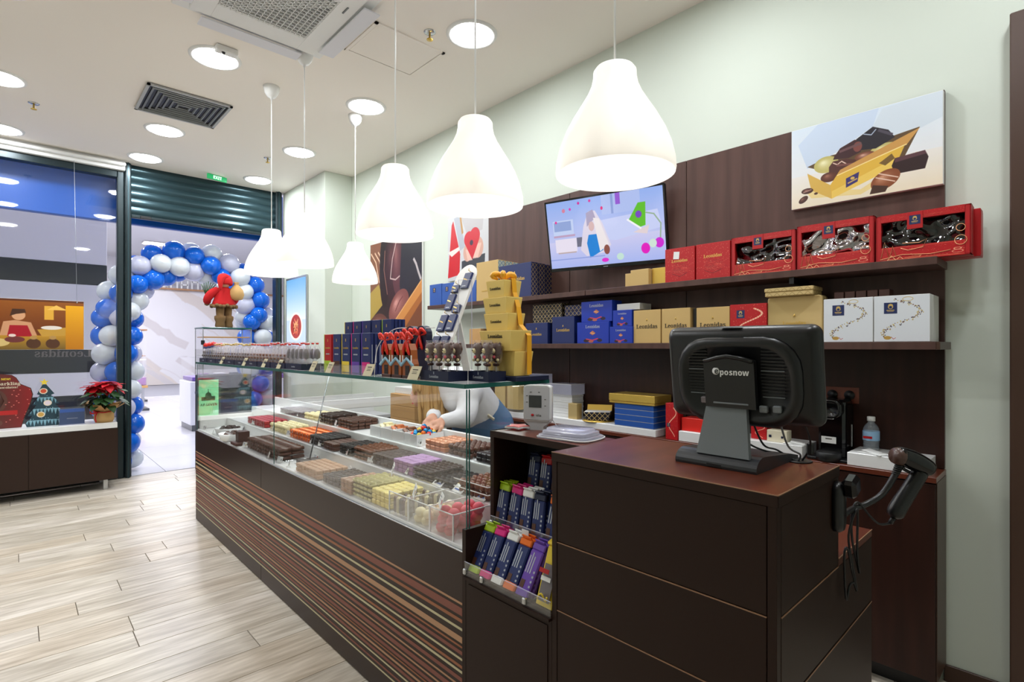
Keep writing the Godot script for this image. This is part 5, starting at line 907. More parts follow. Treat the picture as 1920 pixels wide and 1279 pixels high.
	for q in [[0.0, 0.13], [0.012, 0.115], [0.02, 0.1]]: s = nst(); add_slab(s, q[1] * 1.4, q[1], 0.025, [[-0.012 - q[0], 0.004], [-0.01 - q[0], 0.0], [-0.004 - q[0], 0.0], [-0.001 - q[0], -0.004]], UPX); part(t, "tray", fin(s), "plastic", Vector3.ZERO)
	part(t, "rim", tube(bez([V(-0.06, 0.004, -0.088), V(0.06, 0.004, -0.088), V(0.066, 0.004, 0.0), V(0.06, 0.004, 0.088), V(-0.06, 0.004, 0.088), V(-0.066, 0.004, 0.0), V(-0.06, 0.004, -0.088)], 5), 0.002, 6), "gloss_white")
	t = thing("star_dish", V(1.29, 1.112, -1.345), "small red and white star-shaped dish on the bar rack", "dish", "", 0.2); var sp = []
	for i in 10: sp.append(Vector2.from_angle(TAU * i / 10) * (0.05 if i % 2 == 0 else 0.028))
	s = nst(); add_prism(s, sp, 0.006, V(0, 0.008, 0), Basis(Vector3.RIGHT, PI / 2)); part(t, "rim", s.commit(), "gloss_white"); s = nst(); add_prism(s, sp.map(func(v): return v * 0.86), 0.004, V(0, 0.011, 0), Basis(Vector3.RIGHT, PI / 2)); part(t, "dish", s.commit(), "bright_red"); part(t, "foot", lathe([[0, 0], [0.03, 0], [0.025, 0.006], [0, 0.006]], 16), "red_foil")

func gbox(n, z0, z1, y0, y1, d, m, lab, grp := "", o := {}):
	var w = z1 - z0; var h = y1 - y0; var x = o.get("x", 2.63)
	var t = thing(n, V(x + d / 2, y0, (z0 + z1) / 2), lab, o.get("cat", "gift box"), grp, o.get("yaw", 0.0))
	var bd = t
	if o.has("lid"):
		part(t, "base", box(d - 0.004, h * (1.0 - o.lid) - 0.001, w - 0.004, 0.001), o.get("base", m)); part(t, "lid", box(d, h * o.lid, w, 0.0015), m, V(0, h * (1.0 - o.lid), 0))
	else: bd = part(t, "box", box(d, h, w, 0.0015), m)
	var fx = -d / 2 - 0.0008
	if o.has("print"): part(bd, "front_print", quad(w - 0.003, h - 0.003), o.print, V(fx, h / 2, 0), FX)
	if o.has("text"): part(bd, "lettering", txt("Leonidas", 0.095 * w * o.get("ts", 1.0)), o.text, V(fx, h * o.get("ty", 0.5), w * o.get("tz", 0.0)), FX)
	if o.has("crest"): 
		part(bd, "crest", lathe([[0, 0], [w * 0.032, 0], [w * 0.02, w * 0.06], [w * 0.008, w * 0.09], [0, w * 0.1]], 8), o.crest, V(fx + w * 0.02, h * o.get("cy", 0.68), 0))
	if o.has("badge"): part(bd, "badge", quad(o.badge[2], o.badge[2]), "badge", V(fx - 0.0004, h * o.badge[1], w * o.badge[0]), FX)
	return t

func window_box(n, z0, z1, y0, d, h, film, lab):
	# red gift box with a film window
	var w = z1 - z0; var t = thing(n, V(2.63 + d / 2, y0, (z0 + z1) / 2), lab, "gift box", "red window boxes on the top shelf")
	part(t, "box", box(d - 0.036, h, w, 0.0015), "red", V(0.018, 0, 0)); part(t, "frame", boxes([[V(0.036, 0.004, w), V(-d / 2 + 0.018, 0, 0)], [V(0.036, 0.004, w), V(-d / 2 + 0.018, h - 0.004, 0)], [V(0.036, h, 0.004), V(-d / 2 + 0.018, 0, w / 2 - 0.002)], [V(0.036, h, 0.004), V(-d / 2 + 0.018, 0, -w / 2 + 0.002)]]), "red")
	var a = 0.3 * h; var b = 0.15 * h; var e = 0.06 * w
	var x = -d / 2 + 0.003
	for q in [[h, e, 0.0, -w / 2 + e / 2], [h, e, 0.0, w / 2 - e / 2], [a, w - 2 * e, 0.0, 0.0], [b, w - 2 * e, h - b, 0.0]]: part(t, "frame", box(0.012, q[0], q[1], 0.001), "red", V(x + 0.003, q[2], q[3]))
	# crinkled film
	var s = nst(); var rows = []; var nz = FastNoiseLite.new(); nz.seed = int(z0 * 100) + 300; nz.frequency = 9.0; nz.fractal_octaves = 1
	for i in 29:
		var r = []
		for j in 61: r.append(V(x + 0.016 + 0.016 * nz.get_noise_2d(i * 0.006, j * 0.006), a + (h - a - b) * i / 28.0, lerpf(-w / 2 + e, w / 2 - e, j / 60.0)))
		rows.append(r)
	surf(s, rows); part(t, "window_film", fin(s), film)
	part(t, "front_print", quad(w - 2 * e, a), "red_print0", V(-d / 2 - 0.001, a / 2, 0), FX); part(t, "front_print", quad(w - 2 * e, b), "red_print1", V(-d / 2 - 0.001, h - b / 2, 0), FX)
	part(t, "tab", box(0.004, h * 0.36, w * 0.17, 0.001), "red", V(-d / 2 - 0.001, h * 0.64, -0.02)); part(t, "badge", quad(w * 0.12, w * 0.12), "badge", V(-d / 2 - 0.0036, h * 0.83, -0.02), FX)
	# snowman, fir tree and sleigh drawn in pale gold lines
	var g = nst()
	for q in [[0.4, 0.3, 0.06], [0.4, 0.55, 0.045]]:
		var p = []
		for k in 15: p.append(V(-d / 2 - 0.002, h * q[1] + w * q[2] * sin(TAU * k / 14), w * (q[0] + q[2] * cos(TAU * k / 14))))
		add_tube(g, p, 0.0012, 4)
	for pl in [[[-0.44, 0.08], [-0.4, 0.42], [-0.35, 0.08]], [[-0.34, 0.1], [-0.31, 0.32], [-0.27, 0.1]], [[-0.22, 0.26], [-0.14, 0.2], [0.02, 0.24], [0.06, 0.4], [-0.02, 0.34], [-0.2, 0.36]], [[-0.45, 0.05], [-0.2, 0.12], [0.1, 0.08], [0.3, 0.12]]]:
		add_tube(g, pl.map(func(v): return V(-d / 2 - 0.002, h * v[1], w * v[0])), 0.0013, 4)
	part(t, "line_drawing", fin(g), mat("peach_ink", rgb(250, 180, 130), 0.4))
	return t

func back_wall():
	var wp = st("trim_3", box(0.012, 1.58, 2.912, 0), "wood_panel", V(2.844, 0.89, -1.842))
	for q in [[-3.298, -2.432], [-2.428, -1.551], [-1.547, -0.386]]: part(wp, "panel", box(0.012, 1.075, q[1] - q[0], 0.001), "wood_panel", V(-0.011, 0.505, (q[0] + q[1]) / 2 + 1.842)); part(wp, "lower_panel", box(0.012, 0.503, q[1] - q[0], 0.001), "wood", V(-0.011, 0, (q[0] + q[1]) / 2 + 1.842))  # lower boards in redder, darker wood that also paints in the shelf shade
	var t = thing("wall_shelf", V(2.715, 1.719, -2.109), "upper dark wood wall shelf with red, gold and blue gift boxes", "shelf"); part(t, "board", box(0.23, 0.031, 1.73, 0.0015), "wood_panel", V(0, 0, -0.867)); part(t, "board", box(0.23, 0.031, 1.73, 0.0015), "wood_panel", V(0, 0, 0.867)); part(t, "bracket", box(0.2, 0.03, 0.02, 0), "black", V(0, -0.03, 1.2))
	t = thing("wall_shelf", V(2.705, 1.388, -1.837), "lower dark wood wall shelf with blue, gold and white boxes", "shelf"); part(t, "board", box(0.25, 0.031, 2.92, 0.0015), "wood_panel"); part(t, "end_cap", box(0.25, 0.03, 0.012, 0.001), "edge_brown", V(0, 0.0005, 1.466))
	# base cabinets under the shelves
	t = thing("base_cabinet", V(2.73, 0, -1.99), "long dark reddish base cabinet under the shelves", "cabinet"); part(t, "plinth", box(0.14, 0.08, 3.15, 0), "black", V(0.03, 0, 0)); part(t, "body", box(0.2, 0.785, 3.21, 0.001), "wood", V(0.008, 0.08, 0)); part(t, "top", box(0.222, 0.022, 3.216, 0.0015), "wood_top", V(-0.001, 0.866, 0)); part(t, "side_panel", box(0.2, 0.785, 0.003, 0), "edge_brown", V(0.005, 0.08, 1.607))
	for k in 6: part(t, "door", box(0.016, 0.775, 0.53, 0.0012), "wood", V(-0.1, 0.085, -1.338 + 0.5355 * k))
	# posters and television
	t = thing("wall_picture", V(2.815, 2.073, -0.68), "wide picture of a gold box of pralines hanging on the wall", "picture"); part(t, "panel", box(0.026, 0.388, 0.587, 0.001), "white"); part(t, "print", quad(0.584, 0.385), "poster_box", V(-0.0135, 0.194, 0), FX)
	t = thing("wall_poster", V(WX - 0.015, 1.5, -4.77), "tall close-up poster of dark chocolates on the cream wall", "poster"); part(t, "panel", box(0.022, 1.0, 1.0, 0.001), "white"); part(t, "print", quad(0.997, 0.997), "poster_close", V(-0.0115, 0.5, 0), FX)
	t = thing("wall_poster", V(WX - 0.012, 1.98, -3.585), "small poster of hands holding a red heart beside the dark panelling", "poster"); part(t, "panel", box(0.016, 0.56, 0.56, 0.001), "white"); part(t, "print", quad(0.557, 0.557), "poster_heart", V(-0.0085, 0.28, 0), FX)
	t = thing("television", V(2.68, 2.12, -2.03), "flat television on the dark panelling showing a child among balloons", "television", "", 0.24)
	var r = V(0, 0, 0.2); var b = Basis.from_euler(r)
	part(t, "housing", box(0.035, 0.455, 0.79, 0.006), "black", b * V(0.02, -0.2275, 0), r); part(t, "bezel", boxes([[V(0.006, 0.012, 0.79), V(0, 0.216, 0)], [V(0.006, 0.022, 0.79), V(0, -0.2275, 0)], [V(0.006, 0.455, 0.01), V(0, -0.2275, 0.39)], [V(0.006, 0.455, 0.01), V(0, -0.2275, -0.39)]], 0.001), "gloss_black", Vector3.ZERO, r)
	part(t, "screen", quad(0.772, 0.424), "tv_picture", b * V(0.0, 0.004, 0), V(0, -PI / 2, 0)).basis = b * Basis(Vector3.UP, -PI / 2); part(t, "maker_mark", box(0.001, 0.004, 0.03, 0), "silver_ink", b * V(-0.0035, -0.22, 0), r); part(t, "wall_arm", boxes([[V(0.12, 0.06, 0.06), V(0.1, -0.03, 0)]]), "black")
	var a := AreaLight3D.new(); a.name = "screen_light"; t.add_child(a, true); a.position = V(-0.03, 0, 0); a.basis = b * Basis(Vector3.UP, -PI / 2) * Basis(Vector3.UP, PI); a.area_size = Vector2(0.75, 0.42); a.light_energy = 0.12; a.light_color = Color(0.75, 0.8, 1); a.shadow_enabled = true
	# light box on the column
	t = thing("light_box", V(2.517, 1.2, -6.52), "glowing tall light box poster of a fruit bowl on the cream column", "light box"); part(t, "case", box(0.02, 1.05, 0.64, 0.003), "steel"); part(t, "print", quad(0.6, 1.0), "light_poster", V(-0.0105, 0.525, 0), FX)
	a = AreaLight3D.new(); a.name = "poster_light"; t.add_child(a, true); a.position = V(-0.03, 0.525, 0); a.rotation.y = PI / 2; a.area_size = Vector2(0.6, 1.0); a.light_energy = 0.1; a.shadow_enabled = true
	# socket plate
	t = thing("socket_plate", V(2.832, 1.135, -0.765), "wood-coloured double socket plate on the dark panelling behind the till", "socket"); part(t, "plate", box(0.012, 0.078, 0.15, 0.003), "wood_top"); 
	for z in [-0.035, 0.035]: part(t, "socket", lathe([[0, 0], [0.02, 0], [0.022, 0.004], [0, 0.001]], 20), "black", V(-0.006, 0.04, z), V(0, 0, PI / 2))

func shelf_boxes():
	var Y = 1.75
	gbox("gift_box", -3.835, -3.66, Y, Y + 0.18, 0.08, "mid_blue", "leftmost mid blue box on the top shelf, with a gold emblem", "", {"x": 2.62, "badge": [-0.1, 0.72, 0.04]})
	gbox("gift_box", -3.655, -3.48, Y, Y + 0.175, 0.08, "mid_blue", "second mid blue box from the left on the top shelf", "", {"x": 2.62, "badge": [-0.1, 0.72, 0.04]})
	gbox("gift_box", -3.4, -3.215, Y, Y + 0.17, 0.08, "mid_blue", "third mid blue box on the top shelf, behind the white key ring board", "", {"x": 2.63})
	for k in 3: gbox("gift_box", -3.2, -2.948, Y, Y + 0.297 - 0.002 * k, 0.07, "matt_gold", "tall beige gold box on the top shelf, %s of three standing one behind another" % ["front", "middle", "rear"][k], "", {"x": 2.62 + 0.075 * k} if k else {"x": 2.62, "text": "gold_ink", "ts": 0.5, "ty": 0.25, "tz": -0.1})
	for k in 3: part(get_node("gift_box_%03d" % (3 + k)), "side_print", box(0.066, 0.285, 0.001, 0), "lattice_pale", V(0, 0.006, 0.1265))
	for k in 3:
		var t = gbox("gift_box", -2.938, -2.603, Y, Y + 0.24 - 0.002 * k, 0.07, "navy", "wide navy box on the top shelf left of the television, %s of three" % ["front", "middle", "rear"][k], "", {"x": 2.62 + 0.075 * k, "text": "gold_ink", "ts": 0.7, "ty": 0.55, "tz": 0.1, "crest": "gold_ink", "cy": 0.7} if k == 0 else {"x": 2.62 + 0.075 * k})
		part(t, "side_print", box(0.066, 0.23, 0.001, 0), "lattice_navy", V(0, 0.004, 0.168))
	gbox("gift_box", -1.832, -1.79, Y, Y + 0.078, 0.08, "matt_gold", "small low gold box under the television, leftmost of three", "small gold boxes", {}); gbox("gift_box", -1.788, -1.668, Y, Y + 0.093, 0.07, "matt_gold", "small gold box under the television, middle of three", "small gold boxes", {"x": 2.62}); gbox("gift_box", -1.664, -1.577, Y, Y + 0.094, 0.1, "gold", "small shiny gold box under the television, right of three", "small gold boxes", {"x": 2.65})
	var t = gbox("gift_box", -1.569, -1.394, Y, Y + 0.185, 0.06, "red", "square sparkling red box with a white sticker on the top shelf", "", {"print": "red_print1", "text": "gold_ink", "ts": 0.9, "ty": 0.62}); part(t, "sticker", box(0.001, 0.04, 0.034, 0), "paper", V(-0.032, 0.125, -0.02), V(0.1, 0, 0))
	gbox("gift_box", -1.386, -1.203, Y, Y + 0.186, 0.06, "red", "square sparkling red box without a sticker on the top shelf", "", {"print": "red_print1", "text": "gold_ink", "ts": 0.9, "ty": 0.64})
	mat("film_black", rgb(10, 11, 13), 0.06, 0.0, 0.8); mat("film_shine", rgb(196, 190, 196), 0.07, 1.0); mat("film_half", rgb(110, 108, 112), 0.06, 1.0)
	window_box("gift_box", -1.197, -0.896, Y, 0.07, 0.192, "film_half", "red window box with black film on the top shelf, leftmost of three"); window_box("gift_box", -0.89, -0.59, Y, 0.07, 0.2, "film_shine", "red window box with crinkled film on the top shelf, middle of three"); window_box("gift_box", -0.583, -0.28, Y, 0.08, 0.19, "film_black", "red window box overhanging the right end of the top shelf")
	t = gbox("gift_box", -0.56, -0.262, Y, Y + 0.185, 0.07, "red", "plain red box behind the overhanging window box", "", {"x": 2.72}); part(t, "side_print", box(0.06, 0.17, 0.001, 0), "red_print1", V(0, 0.006, 0.1495))
	Y = 1.4195
	# lower shelf
	for k in 4: gbox("tin_box", -2.665, -2.39, Y + 0.141 + 0.0335 * k, Y + 0.174 + 0.0335 * k, 0.1, "lattice_black", "black and gold lattice box, %s from the top of the left pile" % nth(3 - k), "", {"x": 2.7, "cat": "box"})
	gbox("gift_box", -2.66, -2.2, Y, Y + 0.14, 0.09, "dark_navy", "long dark navy box carrying the lattice piles on the lower shelf", "", {"x": 2.725})
	for k in 2: gbox("tin_box", -2.365, -2.19, Y + 0.183 + 0.0365 * k, Y + 0.219 + 0.0365 * k, 0.1, "lattice_navy", "navy and gold lattice box, %s of the right pair" % ["lower", "upper"][k], "", {"x": 2.7, "cat": "box"})
	gbox("gift_box", -2.4, -2.2, Y, Y + 0.182, 0.08, "dark_navy", "plain navy box under the right lattice pair", "", {"x": 2.735})
	gbox("gift_box", -2.668, -2.457, Y, Y + 0.143, 0.08, "navy", "small navy box with gold lettering at the left of the lower shelf", "", {"text": "gold_ink", "ts": 0.8, "ty": 0.45, "crest": "gold_ink"}); gbox("gift_box", -2.415, -2.223, Y, Y + 0.177, 0.08, "navy", "taller navy box with gold lettering on the lower shelf", "", {"text": "gold_ink", "ts": 1.0, "ty": 0.5, "crest": "gold_ink", "cy": 0.62})
	var bb = [[-2.19, -1.942, 0, 0.133, "wide bright blue box, lower of the wide pair"], [-2.164, -1.926, 0.134, 0.262, "wide bright blue box, upper of the wide pair"], [-1.937, -1.776, 0, 0.099, "narrow bright blue box, lower of the narrow pair"], [-1.921, -1.786, 0.1, 0.197, "narrow bright blue box, upper of the narrow pair"]]
	for q in bb: gbox("gift_box", q[0], q[1], Y + q[2], Y + q[3], 0.1, "blue", q[4] + " on the lower shelf", "", {"x": 2.62 if q[2] == 0 else 2.63, "print": "blue_print", "text": "silver_ink", "ts": 0.75, "ty": 0.78})
	gbox("carton", -1.905, -1.745, Y + 0.197, Y + 0.235, 0.12, "white", "flat white carton on top of the narrow blue boxes", "", {"x": 2.65, "cat": "carton"})
	for q in [[-1.774, -1.598, 0.189, "left"], [-1.59, -1.42, 0.189, "middle"], [-1.384, -1.206, 0.184, "right"]]: gbox("gift_box", q[0], q[1], Y, Y + q[2], 0.07, "matt_gold", "matt gold box with dark lettering on the lower shelf, %s of three" % q[3], "matt gold boxes on the lower shelf", {"text": "dark_ink", "ts": 1.3, "ty": 0.5, "crest": "gold_ink"})
	gbox("gift_box", -1.412, -1.39, Y, Y + 0.184, 0.08, "black", "narrow black box between two matt gold boxes", "", {"x": 2.65})
	gbox("gift_box", -1.204, -1.025, Y, Y + 0.19, 0.06, "red", "red box with a swirl of stars on the lower shelf", "", {"print": "red_print2", "badge": [-0.2, 0.74, 0.04]})
	t = thing("gold_tin", V(2.675, Y, -0.905), "large rounded gold tin standing upright on the lower shelf", "tin"); var s = nst(); add_slab(s, 0.235, 0.214, 0.014, [[-0.035, 0.006], [-0.038, 0.0], [-0.008, 0.0], [-0.006, 0.003], [-0.002, 0.003], [0.0, 0.0], [0.035, 0.0], [0.036, 0.004]], Basis(), V(0, 0.107, 0)); part(t, "tin", fin(s), "tin_gold"); part(t, "lettering", txt("Leonidas", 0.016), "gold", V(-0.0385, 0.088, 0), FX); part(t, "crest", lathe([[0, 0], [0.006, 0], [0.003, 0.008], [0, 0.014]], 8), "gold_ink", V(-0.035, 0.12, 0))
	t = thing("gold_tin", V(2.675, Y + 0.215, -0.923), "flat gold lattice tin lying on top of the upright gold tin", "tin"); part(t, "base", box(0.12, 0.022, 0.21, 0.004), "lattice_gold"); part(t, "lid", box(0.124, 0.02, 0.216, 0.004), "lattice_gold", V(0, 0.021, 0))
	for k in 4: 
		gbox("gift_box", [-0.774, -0.586][k % 2], [-0.589, -0.4][k % 2], Y, Y + 0.188, 0.028, "white", "white confetti print box, %s of the %s pair on the lower shelf" % [["front", "rear"][k / 2], ["left", "right"][k % 2]], "", {"x": 2.61 + 0.03 * (k / 2), "print": "white_print", "badge": [-0.19, 0.73, 0.045]} if k < 2 else {"x": 2.61 + 0.03 * (k / 2)})
	for k in 5: gbox("chocolate_bar", -0.75 + 0.042 * k, -0.712 + 0.042 * k, Y + 0.19, Y + 0.222, 0.07, "choc_brown", "dark bar lying on the white boxes, %s from the left" % nth(k), "dark bars above the white boxes", {"x": 2.67, "cat": "chocolate bar"})
	gbox("carton", -0.76, -0.4, Y, Y + 0.188, 0.12, "white", "plain white carton behind the white confetti boxes", "", {"x": 2.675, "cat": "carton"})
	# behind the gold tower
	gbox("gift_box", -3.3, -3.16, Y, Y + 0.12, 0.1, "kraft", "small kraft gold box at the left end of the lower shelf", "", {"x": 2.63}); 
	for k in 3: gbox("tin_box", -3.12, -2.9, Y + 0.06 * k, Y + 0.057 + 0.06 * k, 0.12, "dark_navy", "dark navy box in the pile behind the gold tower, %s from the bottom" % nth(k), "", {"x": 2.66, "cat": "box"})

func cabinet_things():
	var Y = 0.8885
	# white display plinths on the cabinet
	var sl = [[-3.2, -1.632, 0.04, "long low white plinth under the blue boxes"], [-1.49, -0.87, 0.055, "white plinth behind the till monitor"], [-0.69, -0.415, 0.055, "short white plinth under the water bottle"]]
	for q in sl: var t = thing("display_plinth", V(2.735, Y, (q[0] + q[1]) / 2), q[3], "plinth"); part(t, "block", box(0.2, q[2], q[1] - q[0], 0.002), "gloss_white"); part(t, "joint", box(0.198, 0.002, 0.003, 0), "pale_grey", V(0, q[2] - 0.0012, (q[1] - q[0]) * 0.2))
	var A = Y + 0.0405; var B = Y + 0.0555
	for k in 4: var t = gbox("gift_box", -1.915, -1.648, A + 0.0335 * k, A + 0.0332 + 0.0335 * k, 0.17, "mid_blue", "flat blue box in the pile on the plinth, %s from the bottom" % nth(k), "", {"x": 2.64}); part(t, "gold_line", box(0.1705, 0.003, 0.2675, 0), "silver_ink", V(0, 0.0005, 0))
	gbox("gift_box", -1.95, -1.635, A + 0.135, A + 0.19, 0.18, "gold", "shiny flat gold box on top of the blue pile", "", {"x": 2.63, "lid": 0.75})
	var t = thing("lattice_bowl_box", V(2.72, A, -2.1), "open navy and gold lattice box on a round gold card", "box", "", 0.5); part(t, "card", lathe([[0, 0], [0.1, 0], [0.1, 0.003], [0, 0.003]], 32), "gold"); part(t, "box", box(0.1, 0.055, 0.17, 0.004, 0.82), "lattice_black", V(0, 0.003, 0)); part(t, "paper", box(0.09, 0.004, 0.16, 0.001), "paper", V(0, 0.057, 0)); part(t, "flap", box(0.004, 0.05, 0.16, 0.001), "gold", V(0.05, 0.05, 0), V(0, 0, -0.5))
	gbox("gift_box", -2.3, -2.225, A, A + 0.1, 0.05, "tin_gold", "small upright gold box with a cut top on the plinth", "", {"x": 2.66})
	for k in 4: gbox("carton", -2.52, -2.3, A + 0.037 * k, A + 0.0365 + 0.037 * k, 0.12, "white", "flat white carton right of the customer display, %s from the bottom" % nth(k), "", {"x": 2.7, "cat": "carton", "lid": 0.4})
	for k in 4: gbox("carton", -2.83, -2.62, A + 0.037 * k, A + 0.0365 + 0.037 * k, 0.12, "white", "flat white carton left of the customer display, %s from the bottom" % nth(k), "", {"x": 2.7, "cat": "carton", "lid": 0.4})
	t = thing("clear_box", V(2.75, A + 0.15, -2.4), "clear plastic box on the right pile of white cartons", "box"); part(t, "box", box(0.14, 0.07, 0.22, 0.002), "plastic"); part(t, "rim", boxes([[V(0.003, 0.003, 0.22), V(-0.07, 0.068, 0)], [V(0.14, 0.003, 0.003), V(0, 0.068, 0.11)]]), "gloss_white")
	t = thing("clear_box", V(2.72, A + 0.15, -2.62), "taller clear box of white cards behind the customer display", "box"); part(t, "box", box(0.1, 0.13, 0.16, 0.002), "plastic"); part(t, "cards", box(0.08, 0.06, 0.12, 0.001), "paper", V(0, 0.005, 0))
	for k in 2: gbox("gift_bag", [-2.985, -2.99][k] + 0.14 * k, -2.87 + 0.14 * k, A + 0.02, A + 0.2, 0.06, "tin_gold", "upright pale gold bag behind the clerk, %s one" % ["left", "right"][k], "", {"x": 2.62, "cat": "gift bag"})
	gbox("gift_box", -1.572, -1.498, Y, Y + 0.2, 0.06, "red", "upright red box with a star swirl between two white plinths", "", {"x": 2.64, "print": "red_print2", "badge": [-0.25, 0.4, 0.02]})
	gbox("gift_box", -1.486, -1.27, B, B + 0.07, 0.1, "bright_red", "low long red box on the plinth behind the monitor stand", "", {"x": 2.66}); gbox("gift_box", -1.12, -1.045, B, B + 0.08, 0.06, "red", "small red box on the plinth right of the monitor stand", "", {"x": 2.68, "print": "red_print2"})
	t = gbox("carton", -1.036, -0.945, B, B + 0.055, 0.06, "cream", "small cream and gold carton behind the monitor leads", "", {"x": 2.66, "cat": "carton"}); part(t, "dots", boxes([[V(0.001, 0.012, 0.012), V(0, 0, -0.03)], [V(0.001, 0.01, 0.01), V(0, 0, 0.025)]]), "dark_navy", V(-0.031, 0.02, 0))
	t = thing("paper_sheet", V(2.68, B + 0.001, -0.92), "folded white paper sheet beside the small cream carton", "paper", "", 0.3); part(t, "sheet", box(0.06, 0.002, 0.09, 0), "paper"); part(t, "fold", box(0.05, 0.001, 0.05, 0), "paper", V(0, 0.005, 0.01), V(0.12, 0, 0.05))
	# black dispenser
	t = thing("black_dispenser", V(2.71, B - 0.012, -0.77), "tall glossy black drinks machine with a small white label behind the till", "coffee machine")
	part(t, "plinth", box(0.18, 0.012, 0.17, 0.002), "black", V(0.03, -0.043, 0.0)); part(t, "body", box(0.12, 0.27, 0.11, 0.012), "gloss_black", V(0.05, -0.04, 0)); part(t, "head", slab(0.1, 0.08, 0.03, [[-0.06, 0.01], [-0.07, 0.0], [0.0, 0.0]]), "gloss_black", V(0.0, 0.19, 0)); part(t, "drip_tray", lathe([[0, 0], [0.045, 0], [0.05, 0.005], [0.05, 0.035], [0.046, 0.04], [0, 0.04]], 28), "black", V(-0.045, -0.042, 0)); part(t, "label", box(0.001, 0.03, 0.06, 0), "paper", V(-0.0105, 0.03, -0.01)); part(t, "label_print", box(0.001, 0.004, 0.026, 0), "dark_ink", V(-0.0112, 0.048, -0.01)); part(t, "side_panel", box(0.1, 0.24, 0.003, 0), "gloss_black", V(0.05, -0.035, 0.058)); part(t, "chrome_bar", box(0.004, 0.1, 0.006, 0.001), "steel", V(0.03, 0.02, 0.07)); part(t, "spout", box(0.02, 0.02, 0.03, 0.003), "steel", V(-0.02, 0.14, 0))
	# bottle
	t = thing("water_bottle", V(2.76, B + 0.0005, -0.63), "small clear water bottle with blue and red label and white cap", "bottle")
	var s = nst(); add_lathe(s, [[0, 0.0], [0.026, 0.0], [0.03, 0.006], [0.029, 0.02], [0.031, 0.026], [0.029, 0.033], [0.031, 0.04], [0.031, 0.085], [0.029, 0.098], [0.02, 0.113], [0.013, 0.12], [0.012, 0.13], [0, 0.13]], 28); part(t, "body", fin(s), "bottle"); part(t, "label", lathe([[0.0315, 0.044], [0.032, 0.045], [0.032, 0.083], [0.0315, 0.084]], 28), mat("label_blue", rgb(150, 190, 226), 0.4)); part(t, "cap", lathe([[0, 0.128], [0.0155, 0.128], [0.0155, 0.145], [0.014, 0.147], [0, 0.147]], 20), "white"); part(t, "label_band", box(0.002, 0.01, 0.034, 0), "red", V(-0.032, 0.053, -0.006)); 
	t = thing("paper_sheet", V(2.68, B + 0.001, -0.6), "large white paper sheet lying before the water bottle", "paper", "", -0.4); part(t, "sheet", box(0.07, 0.0015, 0.1, 0), "paper"); part(t, "fold", box(0.05, 0.001, 0.06, 0), "paper", V(0, 0.006, -0.01), V(0.15, 0, 0.05))
	# return ledge at the far end, with kraft cartons
	t = thing("back_ledge", V(2.2, 0, -4.75), "white display ledge running to the wall behind the case", "ledge"); part(t, "body", box(0.95, 0.72, 0.36, 0.002), "front_brown"); part(t, "shelf", box(0.95, 0.03, 0.4, 0.002), "pale_grey", V(0, 0.72, 0)); part(t, "ledge", box(0.96, 0.085, 0.05, 0.003), "gloss_white", V(0, 0.835, 0.19)); part(t, "back", box(0.95, 0.18, 0.02, 0), "white", V(0, 0.75, -0.17)); part(t, "glass_screen", box(0.93, 0.3, 0.006, 0), "glass", V(0, 0.92, 0.1))
	for k in 3: gbox("sweet_carton", 0.0, 0.1, 0.0, 0.1, 0.1, "kraft", "kraft carton in the stack behind the glass case, %s from the bottom" % nth(k), "", {"cat": "carton"}); 
	for k in 3: 
		var c = get_node("sweet_carton" if k == 0 else "sweet_carton_%03d" % k); c.get_child(0).mesh = box(0.26, 0.094, 0.36, 0.003); c.position = V(2.37, 0.74 + 0.0945 * k, -3.66)
		part(c, "flap_line", box(0.2605, 0.002, 0.3605, 0), "tan", V(0, 0.06, 0))
	t = thing("carton_trolley", V(2.37, 0, -3.66), "low dark trolley under the kraft cartons behind the counter", "trolley"); part(t, "body", box(0.3, 0.72, 0.42, 0.004), "front_brown"); part(t, "top", box(0.31, 0.02, 0.43, 0.003), "white", V(0, 0.72, 0))
	gbox("carton", -3.82, -3.5, 1.0245, 1.075, 0.2, "white", "flat white carton on top of the kraft cartons", "", {"x": 2.27, "cat": "carton"})

